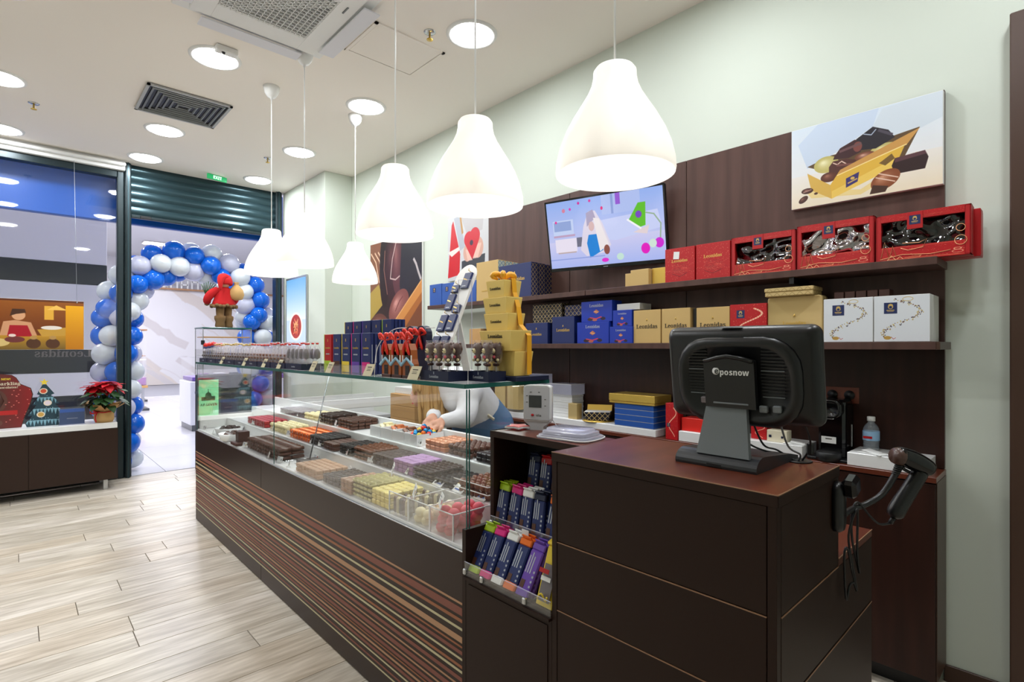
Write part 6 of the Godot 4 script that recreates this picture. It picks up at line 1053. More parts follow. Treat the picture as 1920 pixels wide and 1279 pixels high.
func glass_top_things():
	var G = 1.2765
	rng.seed = 77
	# cellophane bags of chocolates along the front edge
	var z = -4.86
	var n = 0
	for k in 9:
		var t = thing("navy_tray", V(1.16, G, -4.74 + 0.232 * k), "low navy cardboard tray of sweet bags, %s from the far end" % nth(k), "tray")
		for q in [[0.002, 0.22, -0.065, 0], [0.002, 0.22, 0.065, 0], [0.13, 0.002, 0, -0.11], [0.13, 0.002, 0, 0.11]]: part(t, "side", box(q[0], 0.032, q[1], 0), "dark_navy", V(q[2], 0, q[3]))
		part(t, "base", box(0.13, 0.003, 0.22, 0), "dark_navy"); part(t, "lettering", txt("Leonidas", 0.008), "silver_ink", V(-0.0664, 0.016, 0), FX)
	for row in 2:
		for k in 36:
			var zz = -4.82 + 0.0578 * k + 0.01 * row; var kind = 0 if k < 5 else (1 if k < 20 else (2 if k < 31 else 3))
			var look = ["dark bag with a red and blue cap", "clear bag of brown pralines with gold tie", "clear bag of brown pralines with red tie", "bear bag with red tie"][kind]
			var t = thing("sweet_bag", V(1.13 + 0.055 * row, G + 0.0035, zz), "%s, %s from the far end, %s row" % [look, nth(k - [0, 5, 20, 31][kind]), ["front", "rear"][row]], "sweet bag", "", rng.randf_range(-0.15, 0.15))
			var h = 0.125 + rng.randf() * 0.012
			var s = nst(); add_lathe(s, [[0, 0.0], [0.022, 0.0], [0.026, 0.02], [0.026, 0.06], [0.022, h - 0.03], [0.012, h - 0.01], [0.006, h], [0.016, h + 0.012]], 7, Vector3.ZERO, Basis(), 0.85, 1.0); part(t, "bag", fin(s), "cello")
			s = nst()
			if kind == 3: 
				add_lathe(s, [[0, 0.05], [0.02, 0.06], [0.022, 0.085], [0.014, 0.105], [0, 0.11]], 8, Vector3.ZERO, Basis(), 0.7, 1.0); part(t, "chocolate", fin(s), "dark_choc")
			else:
				for i in (7 if kind else 9):
					var a = i * 2.4
					add_lathe(s, [[0, -0.012], [0.012, -0.006], [0.013, 0.005], [0, 0.012]], 6, V(0.012 * cos(a), 0.014 + 0.009 * i, 0.014 * sin(a)))
				part(t, "chocolates", fin(s), ["dark_choc", "brown_choc", "milk", "milk"][kind])
			if kind == 0:
				part(t, "cap", lathe([[0, 0], [0.014, 0], [0.014, 0.02], [0, 0.035]], 10), "bright_red", V(0, h - 0.01, 0)); part(t, "collar", lathe([[0.0, -0.014], [0.015, -0.014], [0.015, 0.004], [0, 0.004]], 10), "navy", V(0, h - 0.012, 0))
			else: part(t, "tie", lathe([[0, -0.004], [0.008, -0.003], [0.009, 0.003], [0, 0.006]], 8), "gold" if kind == 1 else "bright_red", V(0, h + 0.002, 0)); 
	# price cards on the glass
	var cards = [-4.21, -3.7, -3.33, -3.08, -2.62, -2.43, -2.05, -1.7]
	for i in 8:
		var t = thing("price_card", V(1.083, G, cards[i]), "beige leaning price card on the glass top, %s from the far end" % nth(i), "price card", "", 0.1)
		var cd = part(t, "card", box(0.002, 0.055, 0.045 if i < 6 else 0.06, 0), "card", Vector3.ZERO, V(0, 0, -0.45)); part(cd, "print", boxes([[V(0.0006, 0.004, 0.03), V(-0.0013, 0.038, 0)], [V(0.0006, 0.002, 0.026), V(-0.0013, 0.03, 0)], [V(0.0006, 0.002, 0.028), V(-0.0013, 0.024, 0)]]), "dark_ink"); part(t, "foot", box(0.02, 0.003, 0.03, 0.001), "acrylic", V(0.012, 0, 0))
	# standing chocolate bar boxes
	var tints = ["lime", "red", "yellow", "pink", "purple", "navy"]
	for row in 2:
		for c in 5:
			for d in 4:
				var x = [1.15, 1.2875][row] + 0.018 * d; var zz = [-2.56, -2.62][row] + 0.098 * c + 0.003 * d
				var t = thing("bar_box", V(x, [G + 0.002, G + 0.07][row], zz), "navy bar box, %s from the front, %s column, %s row" % [nth(d), nth(c), ["front", "raised rear"][row]], "chocolate box", "navy bar boxes on the glass top")
				var bx = part(t, "box", box(0.016, 0.182, 0.084, 0.001), ("red" if row == 0 and c == 0 and d < 1 else "navy")); part(t, "edge_stripe", box(0.0165, 0.183, 0.006, 0), tints[(c + row * 2) % 6], V(0, -0.0005, -0.0395))
				if d == 0: part(bx, "lettering", txt("Leonidas", 0.0085), "gold_ink", V(-0.0086, 0.115, 0), FX); part(bx, "foot_print", box(0.0006, 0.05, 0.07, 0), ["lime", "brown_choc", "yellow", "purple", "pink"][c], V(-0.0084, 0.002, 0)); part(bx, "crest", box(0.0006, 0.014, 0.006, 0), "gold_ink", V(-0.0084, 0.145, 0)); part(bx, "name_print", box(0.0006, 0.006, 0.04, 0), "silver_ink", V(-0.0084, 0.082, 0))
				if c == 4: part(t, "spine_print", box(0.004, 0.08, 0.0006, 0), "silver_ink", V(0, 0.05, 0.0422))
	var ba = thing("bar_stand", V(1.21, G, -2.36), "clear acrylic stand with a lilac strip under the standing bar boxes", "stand"); part(ba, "base", box(0.26, 0.002, 0.56, 0), "acrylic"); part(ba, "front_lip", box(0.002, 0.04, 0.5, 0), "acrylic", V(-0.085, 0, 0)); part(ba, "step", box(0.08, 0.064, 0.52, 0.001), "navy", V(0.1, 0.002, 0))
	# gingerbread house boxes with red bows and wire arcs
	for k in 5:
		var front = k < 3; var pz = [-1.935, -1.855, -1.775, -1.93, -1.85][k]; var px = 1.125 if front else 1.235
		var t = thing("house_box" if front else "arched_box", V(px, G, pz), ("gingerbread house box with a red bow, %s of three" % ["left", "middle", "right"][k]) if front else "navy round-topped box with a red bow, %s one behind the house boxes" % ["left", "right"][k - 3], "gift box", "gingerbread house boxes" if front else "navy round-topped boxes")
		if front:
			var pl = P([-0.034, 0, 0.034, 0, 0.034, 0.055, 0.026, 0.075, 0.022, 0.11, 0.008, 0.135, -0.008, 0.135, -0.022, 0.11, -0.026, 0.075, -0.034, 0.055]); var s = nst(); add_prism(s, pl, 0.03, Vector3.ZERO, Basis(Vector3.UP, -PI / 2)); part(t, "house", s.commit(), "gingerbread"); part(t, "window", box(0.001, 0.038, 0.03, 0), "black_choc", V(-0.0156, 0.012, 0)); part(t, "figure", prism(P([-0.02, 0.0, 0.02, 0.0, 0.01, 0.05, -0.01, 0.05]), 0.004), "dark_ink", V(-0.016, 0.07, 0), FX); part(t, "base", box(0.034, 0.012, 0.072, 0.001), "choc_brown")
			part(t, "roof_snow", tube([V(-0.018, 0.05, -0.042), V(-0.018, 0.078, 0), V(-0.018, 0.05, 0.042)], 0.006, 6), "ice_blue"); part(t, "icing", boxes([[V(0.002, 0.012, 0.03), V(-0.017, 0.09, 0)], [V(0.002, 0.03, 0.006), V(-0.017, 0.06, -0.03)], [V(0.002, 0.03, 0.006), V(-0.017, 0.06, 0.03)]]), "paper"); part(t, "emblem", box(0.002, 0.022, 0.012, 0), "yellow", V(-0.018, 0.105, 0))
		else:
			var pl = P([-0.04, 0, 0.04, 0, 0.04, 0.17])
			for i in 9: pl.append(Vector2(0.04 * cos(PI * i / 8.0), 0.17 + 0.04 * sin(PI * i / 8.0)))
			pl.remove_at(2); var s = nst(); add_prism(s, pl, 0.03, Vector3.ZERO, Basis(Vector3.UP, -PI / 2)); part(t, "box", s.commit(), "dark_navy"); part(t, "lettering", txt("Leonidas", 0.006), "silver_ink", V(-0.0156, 0.12, 0), FX)
		var by = 0.15 if front else 0.17; var bow = nst()
		for sg in [-1, 1]:
			add_tube(bow, bez([V(-0.02, by, 0), V(-0.03, by + 0.025, sg * 0.022), V(-0.02, by + 0.008, sg * 0.04), V(-0.018, by, sg * 0.004)], 4), [0.002, 0.004, 0.006, 0.007, 0.007, 0.008, 0.007, 0.006, 0.006, 0.005, 0.004, 0.003, 0.002], 6); add_tube(bow, bez([V(-0.02, by, 0), V(-0.024, by - 0.03, sg * 0.012), V(-0.02, by - 0.06, sg * 0.02)], 4), [0.003, 0.004, 0.005, 0.006, 0.006, 0.006, 0.006, 0.005, 0.003], 5)
		part(t, "bow", fin(bow), "red_ribbon")
	for k in 2: var w = thing("wire_arc", V(1.13 + 0.07 * k, G, -1.9 + 0.1 * k), "thin white wire arc over the gingerbread boxes, %s one" % ["front", "rear"][k], "wire hoop"); part(w, "wire", tube(bez([V(0, 0, -0.17), V(0.005, 0.12, -0.15), V(0.02, 0.19, -0.06), V(0.04, 0.2, 0.02)], 6), 0.0018, 5), "gloss_white")
	# bear lollipops in two navy trays
	var trays = [[1.1525, -1.5975, 0.085, 0.175, 3], [1.241, -1.456, 0.08, 0.112, 2]]
	for ti in 2:
		var q = trays[ti]
		var t = thing("bear_tray", V(q[0], G, q[1]), "navy tray of chocolate bear lollipops, %s one at the near corner" % ["left", "right"][ti], "tray")
		for e in [[0.002, q[3], -q[2] / 2, 0], [0.002, q[3], q[2] / 2, 0], [q[2], 0.002, 0, -q[3] / 2], [q[2], 0.002, 0, q[3] / 2]]: part(t, "side", box(e[0], 0.036, e[1], 0), "dark_navy", V(e[2], 0, e[3]))
		part(t, "base", box(q[2], 0.02, q[3], 0), "dark_navy"); part(t, "lettering", txt("Leonidas", 0.009), "silver_ink", V(-q[2] / 2 - 0.0016, 0.015, 0), FX); part(t, "crest", box(0.0006, 0.009, 0.004, 0), "silver_ink", V(-q[2] / 2 - 0.0013, 0.024, 0))
		for row in 2:
			for c in q[4]:
				var b = thing("bear_lollipop", V(q[0] - 0.02 + 0.04 * row, G + 0.0205, q[1] + (c - (q[4] - 1) / 2.0) * 0.054), "wrapped chocolate bear lollipop, %s in the %s row of the %s tray" % [nth(c), ["front", "rear"][row], ["left", "right"][ti]], "lollipop", "", rng.randf_range(-0.25, 0.25))
				var bd = nst()
				add_lathe(bd, [[0, -0.025], [0.019, -0.018], [0.0265, 0], [0.02, 0.017], [0, 0.024]], 12, V(0, 0.094, 0), Basis(), 0.55, 1.0); add_lathe(bd, [[0, -0.02], [0.015, -0.012], [0.018, 0], [0.01, 0.016], [0, 0.02]], 10, V(0, 0.064, 0), Basis(), 0.55, 1.0)
				for sg in [-1, 1]: add_lathe(bd, [[0, -0.007], [0.007, 0], [0, 0.007]], 8, V(0, 0.113, sg * 0.016), Basis(), 0.6, 1.0)
				part(b, "bear", fin(bd), "brown_choc"); part(b, "muzzle", ball(0.0095, 10), "white_choc", V(-0.012, 0.088, -0.004)); part(b, "nose", ball(0.0025, 8), "black_choc", V(-0.021, 0.09, -0.004))
				for sg in [-1, 1]: part(b, "paw", ball(0.006, 8), "white_choc", V(-0.009, 0.055, sg * 0.013)); part(b, "eye", ball(0.002, 6), "black_choc", V(-0.0125, 0.1, sg * 0.006 - 0.004))
				part(b, "heart", ball(0.006, 8), "pink_sugar", V(-0.0105, 0.066, -0.002)); part(b, "stick", tube([V(0, 0, 0), V(0, 0.05, 0)], 0.002, 6), "gloss_white"); part(b, "ribbon", lathe([[0.007, 0.033], [0.012, 0.035], [0.012, 0.041], [0.007, 0.043]], 8), "choc_brown")
				var wr = nst(); add_lathe(wr, [[0.016, 0.004], [0.008, 0.036], [0.022, 0.05], [0.027, 0.08], [0.026, 0.105], [0.021, 0.122], [0.024, 0.126]], 9, Vector3.ZERO, Basis(), 0.6, 1.0); part(b, "wrapper", fin(wr), "clear_cello")
	# key ring board
	var t = thing("key_ring_board", V(1.25, G, -1.83), "tall white rounded board hung with small navy key ring boxes", "display board"); var lean = V(0, 0, -0.42); var b = Basis.from_euler(lean)
	var pl = P([-0.066, 0, 0.066, 0]); 
	for i in 13: pl.append(Vector2(0.066 * cos(PI * i / 12.0), 0.46 + 0.066 * sin(PI * i / 12.0)))
	var s = nst(); add_prism(s, pl, 0.01, Vector3.ZERO, Basis(Vector3.UP, -PI / 2)); part(t, "board", s.commit(), "gloss_white", Vector3.ZERO, lean); part(t, "prop", box(0.006, 0.3, 0.05, 0.001), "white", V(0.2, 0, 0), V(0, 0, 0.25))
	for r in 4:
		for c in 2:
			var h = 0.075 if not (r == 3 and c == 0) and not (r == 2 and c == 1) else 0.035
			var at = b * V(-0.011, 0.12 + 0.1 * r - h / 2 + (-0.015 if h < 0.05 else 0.02), (c - 0.5) * 0.062) + t.position
			var k = thing("key_ring_box", at, "small navy box on the white board, %s row from the bottom, %s" % [nth(r), ["left", "right"][c]], "key ring box"); part(k, "box", box(0.01, h, 0.048, 0.001), "navy", Vector3.ZERO, lean); part(k, "script", box(0.0006, 0.005, 0.034, 0), "gold_ink", b * V(-0.0056, h * 0.5, 0), lean + V(0.3, 0, 0)); part(k, "foot_print", box(0.0006, 0.004, 0.024, 0), "silver_ink", b * V(-0.0056, h * 0.1, 0), lean); part(k, "hook", tube([b * V(0.006, h + 0.008, 0), b * V(-0.012, h + 0.006, 0.004), b * V(-0.014, h + 0.014, 0.006)], 0.0016, 5), "gold")
	t = thing("acrylic_holder", V(1.27, G, -1.62), "clear acrylic sheet holder beside the gold box tower", "holder", "", 0.6); part(t, "sheet", box(0.004, 0.38, 0.054, 0), "acrylic"); part(t, "edge", boxes([[V(0.004, 0.38, 0.0015), V(0, 0, 0.027)], [V(0.004, 0.38, 0.0015), V(0, 0, -0.027)], [V(0.004, 0.0015, 0.054), V(0, 0.38, 0)]]), "plastic"); part(t, "foot", box(0.05, 0.004, 0.054, 0), "acrylic")
	# gold tower
	t = thing("navy_board", V(1.37, G, -1.455), "flat navy board under the gold box tower", "board"); part(t, "board", box(0.17, 0.018, 0.21, 0.002), "dark_navy")
	var tw = [[1.29, 1.383, -1.53, -1.362, 1.295, 1.384], [1.27, 1.372, -1.535, -1.36, 1.3845, 1.459], [1.295, 1.383, -1.538, -1.404, 1.4595, 1.523], [1.3, 1.381, -1.55, -1.416, 1.5235, 1.583], [1.304, 1.394, -1.536, -1.435, 1.5835, 1.646]]
	for i in 5:
		var q = tw[i]; var g = thing("gold_ballotin", V((q[0] + q[1]) / 2, q[4], (q[2] + q[3]) / 2), "gold tapered box of the ribboned tower, %s from the bottom" % nth(i), "gift box", "gold boxes of the tower")
		part(g, "box", box(q[1] - q[0], q[5] - q[4] - 0.002, q[3] - q[2], 0.001, 0.86), "gold_card"); part(g, "lid", box(q[1] - q[0] - 0.002, 0.002, q[3] - q[2] - 0.002, 0), "gold_card", V(0, q[5] - q[4] - 0.0022, 0))
		if i > 0: part(g, "lettering", txt("Leonidas", 0.0125 if i == 1 else 0.0095), "dark_ink", V(-(q[1] - q[0]) * (0.43 + 0.07 * (0.7 if i == 1 else 0.5)) - 0.0014, (q[5] - q[4]) * (0.7 if i == 1 else 0.5), 0.0)).basis = Basis(Vector3.BACK, atan(0.07 * (q[1] - q[0]) / (q[5] - q[4]))) * Basis(Vector3.UP, -PI / 2)
	t = thing("yellow_ribbon", V(0, 0, 0), "bright yellow ribbon with a bow tied over the gold tower", "ribbon"); var rb = nst()
	var path = [V(1.345, 1.648, -1.48), V(1.35, 1.65, -1.432), V(1.352, 1.6, -1.428), V(1.352, 1.545, -1.408), V(1.352, 1.48, -1.396), V(1.352, 1.44, -1.352), V(1.352, 1.39, -1.352), V(1.352, 1.3, -1.352)]
	for i in path.size() - 1:
		var d = path[i + 1] - path[i]; var l = d.length(); var y = d / l; var x = Vector3.RIGHT; var zz2 = x.cross(y).normalized()
		add_box(rb, V(0.022, l, 0.0015), path[i], 0, Basis(x, y, zz2))
	part(t, "band", rb.commit(), "ribbon"); var bw = nst()
	for a in [[0.06, 0.35], [-0.05, 2.4], [0.045, -1.0], [0.05, 3.6]]:
		var dv = V(cos(a[1]), 0, sin(a[1])) * 0.045
		add_tube(bw, bez([V(1.348, 1.65, -1.484), V(1.348, 1.672, -1.484) + dv * 0.5, V(1.348, 1.664, -1.484) + dv, V(1.348, 1.652, -1.484) + dv * 0.5], 4), [0.003, 0.006, 0.009, 0.011, 0.012, 0.012, 0.012, 0.011, 0.01, 0.009, 0.007, 0.005, 0.003], 7)
	part(t, "bow", fin(bw), "ribbon")

func vitrine_things():
	var t = thing("window_cabinet", V(-1.32, 0, -6.72), "low dark wood window cabinet with a white top on short metal legs", "cabinet"); part(t, "body", box(4.14, 0.5, 0.44, 0.002), "front_brown", V(0, 0.1, 0)); part(t, "top", box(4.14, 0.055, 0.45, 0.003), "gloss_white", V(0, 0.6, 0))
	for q in [[-2.07, -0.9], [-0.9, 0.38 + 0.1], [0.48, 1.42], [1.42, 2.075]]: part(t, "panel", box(q[1] - q[0] - 0.004, 0.49, 0.014, 0.001), "front_brown", V((q[0] + q[1]) / 2, 0.105, 0.222))
	for x in [-1.9, -0.6, 0.7, 1.98]:
		for z in [-0.17, 0.17]: part(t, "leg", box(0.035, 0.1, 0.04, 0.002), "steel", V(x, 0, z))
	var Y = 0.6555
	# cardboard gnome
	var pl = []
	for p in [[-0.25, 0], [0.135, 0], [0.16, 0.1], [0.2, 0.22], [0.215, 0.3], [0.2, 0.36], [0.13, 0.4], [0.1, 0.46], [0.07, 0.485], [-0.02, 0.5], [-0.1, 0.48], [-0.16, 0.42], [-0.25, 0.36]]: pl.append(Vector2(p[0], p[1]))
	t = thing("gnome_display", V(-0.08, Y, -6.68), "brown and red cardboard chocolate gnome display at the left edge", "display stand"); part(t, "board", prism(pl, 0.006), "choc_brown"); var g = nst(); add_prism(g, pl.map(func(v): return Vector2(v.x * 0.97 - 0.0005, v.y * 0.985 + 0.003)), 0.002, V(0, 0, 0.0042)); part(t, "print", g.commit(), "gnome_print"); part(t, "foot", box(0.1, 0.004, 0.12, 0), "choc_brown", V(0, 0, -0.06)); part(t, "lettering", txt("Sparkling", 0.026, true, true), "cream", V(0.04, 0.405, 0.006)); part(t, "lettering", txt("chocolates!", 0.018, true, true), "cream", V(0.04, 0.372, 0.006)); part(t, "lettering", txt("NEW!", 0.018, true, false), "yellow", V(0.03, 0.448, 0.006))
	var nose = nst(); add_lathe(nose, [[0, -0.1], [0.07, -0.07], [0.1, 0.0], [0.07, 0.08], [0, 0.1]], 16, V(-0.08, 0.25, 0.005), Basis(), 1.0, 0.25); part(t, "relief_face", fin(nose), "choc_brown")
	# cardboard tree
	pl = P([-0.12, 0, 0.16, 0, 0.17, 0.03, 0.12, 0.09, 0.16, 0.1, 0.08, 0.2, 0.11, 0.21, 0.05, 0.29, 0.075, 0.3, 0.015, 0.39, -0.01, 0.39, -0.05, 0.3, -0.03, 0.29, -0.08, 0.2, -0.05, 0.2, -0.115, 0.1, -0.08, 0.1, -0.13, 0.03])
	t = thing("cardboard_tree", V(0.21, Y, -6.65), "dark teal cardboard Christmas tree with snow and a yellow star", "decoration"); part(t, "board", prism(pl, 0.005), "frame"); g = nst(); add_prism(g, pl, 0.001, V(0, 0, 0.0032)); part(t, "print", g.commit(), "tree_print"); part(t, "foot", box(0.08, 0.004, 0.1, 0), "frame", V(0, 0, -0.05)); var sp = []
	for i in 10: sp.append(Vector2.from_angle(PI / 2 + TAU * i / 10) * (0.035 if i % 2 == 0 else 0.014) + Vector2(0.002, 0.41))
	part(t, "star", prism(sp, 0.004), "yellow")
	t = thing("flyer_holder", V(0.41, Y, -6.58), "clear holder with blue leaflets standing before the tree", "leaflet holder"); part(t, "leaflets", box(0.185, 0.15, 0.025, 0.001), mat("leaflet", rgb(40, 66, 112), 0.35), V(0, 0.004, 0)); part(t, "band", box(0.184, 0.03, 0.001, 0), "mid_blue", V(0, 0.12, 0.013)); part(t, "holder", box(0.2, 0.17, 0.045, 0.001), "acrylic"); part(t, "base", box(0.2, 0.006, 0.06, 0.001), "plastic"); part(t, "print", box(0.08, 0.004, 0.0006, 0), "silver_ink", V(0, 0.06, 0.0132))
	t = thing("red_gift_card", V(0.33, Y, -6.72), "red pattern cardboard box partly hidden behind the blue leaflets", "gift box"); part(t, "box", box(0.12, 0.13, 0.06, 0.002), "red_print2")
	# hanging poster
	t = thing("hanging_poster", V(0.08, 1.37, -6.88), "gold poster of a woman with pralines hanging in the left window", "poster"); part(t, "panel", box(0.88, 0.485, 0.012, 0.001), "white"); part(t, "print", quad(0.877, 0.482), "poster_lady", V(0, 0.2425, 0.0065))
	for x in [-0.36, 0.385]: part(t, "hanging_wire", tube([V(x, 0.485, 0), V(x - 0.02, 1.9, -0.02)], 0.0018, 5), "silver_ink"); part(t, "eyelet", lathe([[0, 0], [0.006, 0.0], [0.006, 0.008], [0, 0.008]], 10), "steel", V(x, 0.47, 0.012), V(PI / 2, 0, 0))
	# poinsettia
	t = thing("poinsettia", V(0.655, Y, -6.6), "red poinsettia in a kraft wrapped pot with a red ribbon", "potted plant"); rng.seed = 9
	part(t, "pot", lathe([[0, 0], [0.07, 0], [0.082, 0.03], [0.08, 0.09], [0.066, 0.11], [0.09, 0.135], [0.08, 0.135], [0, 0.12]], 24), "sack")
	var wrap = nst()
	for i in 7:
		var a = TAU * i / 7 + 0.3; var q = V(cos(a), 0, sin(a)); var sd = q.cross(Vector3.UP)
		face(wrap, [q * 0.06 + V(0, 0.11, 0) - sd * 0.05, q * 0.06 + V(0, 0.11, 0) + sd * 0.05, q * 0.17 + V(0, 0.19 + 0.02 * sin(i * 2.0), 0) + sd * 0.02, q * 0.17 + V(0, 0.18, 0) - sd * 0.05], V(0, 1, 0)); face(wrap, [q * 0.062 + V(0, 0.108, 0) - sd * 0.05, q * 0.062 + V(0, 0.108, 0) + sd * 0.05, q * 0.172 + V(0, 0.188, 0) + sd * 0.02, q * 0.172 + V(0, 0.178, 0) - sd * 0.05], V(0, -1, 0))
	part(t, "paper_wrap", wrap.commit(), "kraft"); part(t, "ribbon", tube(bez([V(-0.08, 0.1, 0.02), V(-0.05, 0.105, 0.06), V(0.0, 0.1, 0.075), V(0.07, 0.11, 0.04)], 4), 0.006, 6), "red"); part(t, "ribbon_tail", tube(bez([V(-0.06, 0.1, 0.06), V(-0.075, 0.06, 0.075), V(-0.07, 0.01, 0.085)], 4), 0.006, 6), "red"); part(t, "ribbon_bow", tube(bez([V(-0.06, 0.1, 0.06), V(-0.1, 0.125, 0.07), V(-0.11, 0.1, 0.07), V(-0.06, 0.1, 0.065)], 4), 0.008, 6), "red")
	var leafm = func(l, w): 
		var s = nst(); var rows = []
		for i in 7:
			var u = i / 6.0; var ww = w * sin(PI * pow(u, 0.8)) * 0.5 + 0.0005
			rows.append([V(u * l, -0.25 * l * u * u + 0.006, -ww), V(u * l, -0.25 * l * u * u, 0), V(u * l, -0.25 * l * u * u + 0.006, ww)])
		surf(s, rows); return fin(s)
	var lm = leafm.call(0.13, 0.08); var bm = leafm.call(0.115, 0.07)
	var st_ = nst()
	for i in 6: var a = TAU * i / 6; add_tube(st_, [V(0, 0.1, 0), V(0.04 * cos(a), 0.22, 0.04 * sin(a)), V(0.08 * cos(a), 0.33, 0.08 * sin(a))], 0.005, 5)
	part(t, "stem", fin(st_), "leaf")
	for i in 34: var a = i * 2.4; var r = 0.05 + 0.06 * fmod(i * 0.618, 1.0); part(t, "leaf", lm, "leaf", V(r * cos(a), 0.18 + 0.14 * rng.randf(), r * sin(a)), V(0, -a, rng.randf_range(-0.6, 0.25)))
	for c in 6:
		var a = TAU * c / 6 + 0.2; var cc = V(0.09 * cos(a), 0.35 + 0.02 * sin(c * 1.7), 0.08 * sin(a)) if c < 5 else V(0, 0.375, 0)
		for i in 10: part(t, "bract", bm, "bract", cc + V(0, 0.006 * (i % 3), 0), V(0, TAU * i / 10 + c, [-0.55, 0.3, -0.1][i % 3]))

func balloons():
	rng.seed = 15
	# the arch: clusters of four round a hoop path outside the doorway
	var path = []; var xl = 0.86; var xr = 2.33; var z = -7.42; var top = 1.72; var r = (xr - xl) / 2.0
	var leg = 9
	for i in leg: path.append([V(xl, 0.12 + 0.2 * i, z), V(0, 1, 0), "left leg"])
	var na = 13
	for i in na:
		var a = PI - PI * (i + 0.5) / na; path.append([V((xl + xr) / 2 + r * cos(a), top + 0.72 * sin(a), z), V(-sin(a), cos(a), 0) * -1.0, "curved top"])
	for i in leg: path.append([V(xr, 0.12 + 0.2 * (leg - 1 - i), z), V(0, -1, 0), "right leg"])
	var prof = []
	for i in 11:
		var a = PI * i / 10 - PI / 2; var y = sin(a); prof.append([0.118 * cos(a) * (1.0 + 0.1 * y), 0.13 * y])
	prof[0] = [0.004, -0.137]; prof.push_front([0.01, -0.15]); prof.push_front([0.0, -0.151])
	var bm = lathe(prof, 20); var count = {}
	for i in path.size():
		for k in 4:
			var a = TAU * k / 4 + i * 0.6; var t: Vector3 = path[i][1].normalized(); var u = V(0, 0, 1); var v = t.cross(u)
			var out = (u * cos(a) + v * sin(a)).normalized(); var blue = (k % 2 == 0)
			var col = "blue" if blue else ("pearl" if (i + k) % 3 == 0 else "white"); var key = col + path[i][2]; count[key] = count.get(key, -1) + 1
			var x = out.cross(V(0.3, 1, 0.2)).normalized(); var bs = Basis(x, out, x.cross(out))
			var sc = rng.randf_range(0.9, 1.04)
			var o = solo("balloon", bm, "balloon_" + col, path[i][0] + out * 0.125, "%s balloon of the arch, %s %s one along its %s" % [col if col != "pearl" else "pearly white", nth(count[key]), col, path[i][2]], "balloon"); o.basis = bs * Basis.from_scale(V(sc, sc, sc))
	var f = thing("arch_frame", Vector3.ZERO, "thin white hoop that carries the balloon arch", "frame"); part(f, "hoop", tube(path.map(func(p): return p[0]), 0.012, 8), "white")
	for x in [xl, xr]: part(f, "foot", lathe([[0, 0], [0.1, 0], [0.1, 0.015], [0.02, 0.03], [0.015, 0.13], [0, 0.13]], 20), "white", V(x, 0, z))

# ---------- the clerk ----------
func sd_cap(p: Vector3, a: Vector3, b: Vector3, ra: float, rb: float) -> float:
	var ba = b - a; var h = clampf((p - a).dot(ba) / ba.length_squared(), 0.0, 1.0)
	return (p - a - ba * h).length() - lerpf(ra, rb, h)

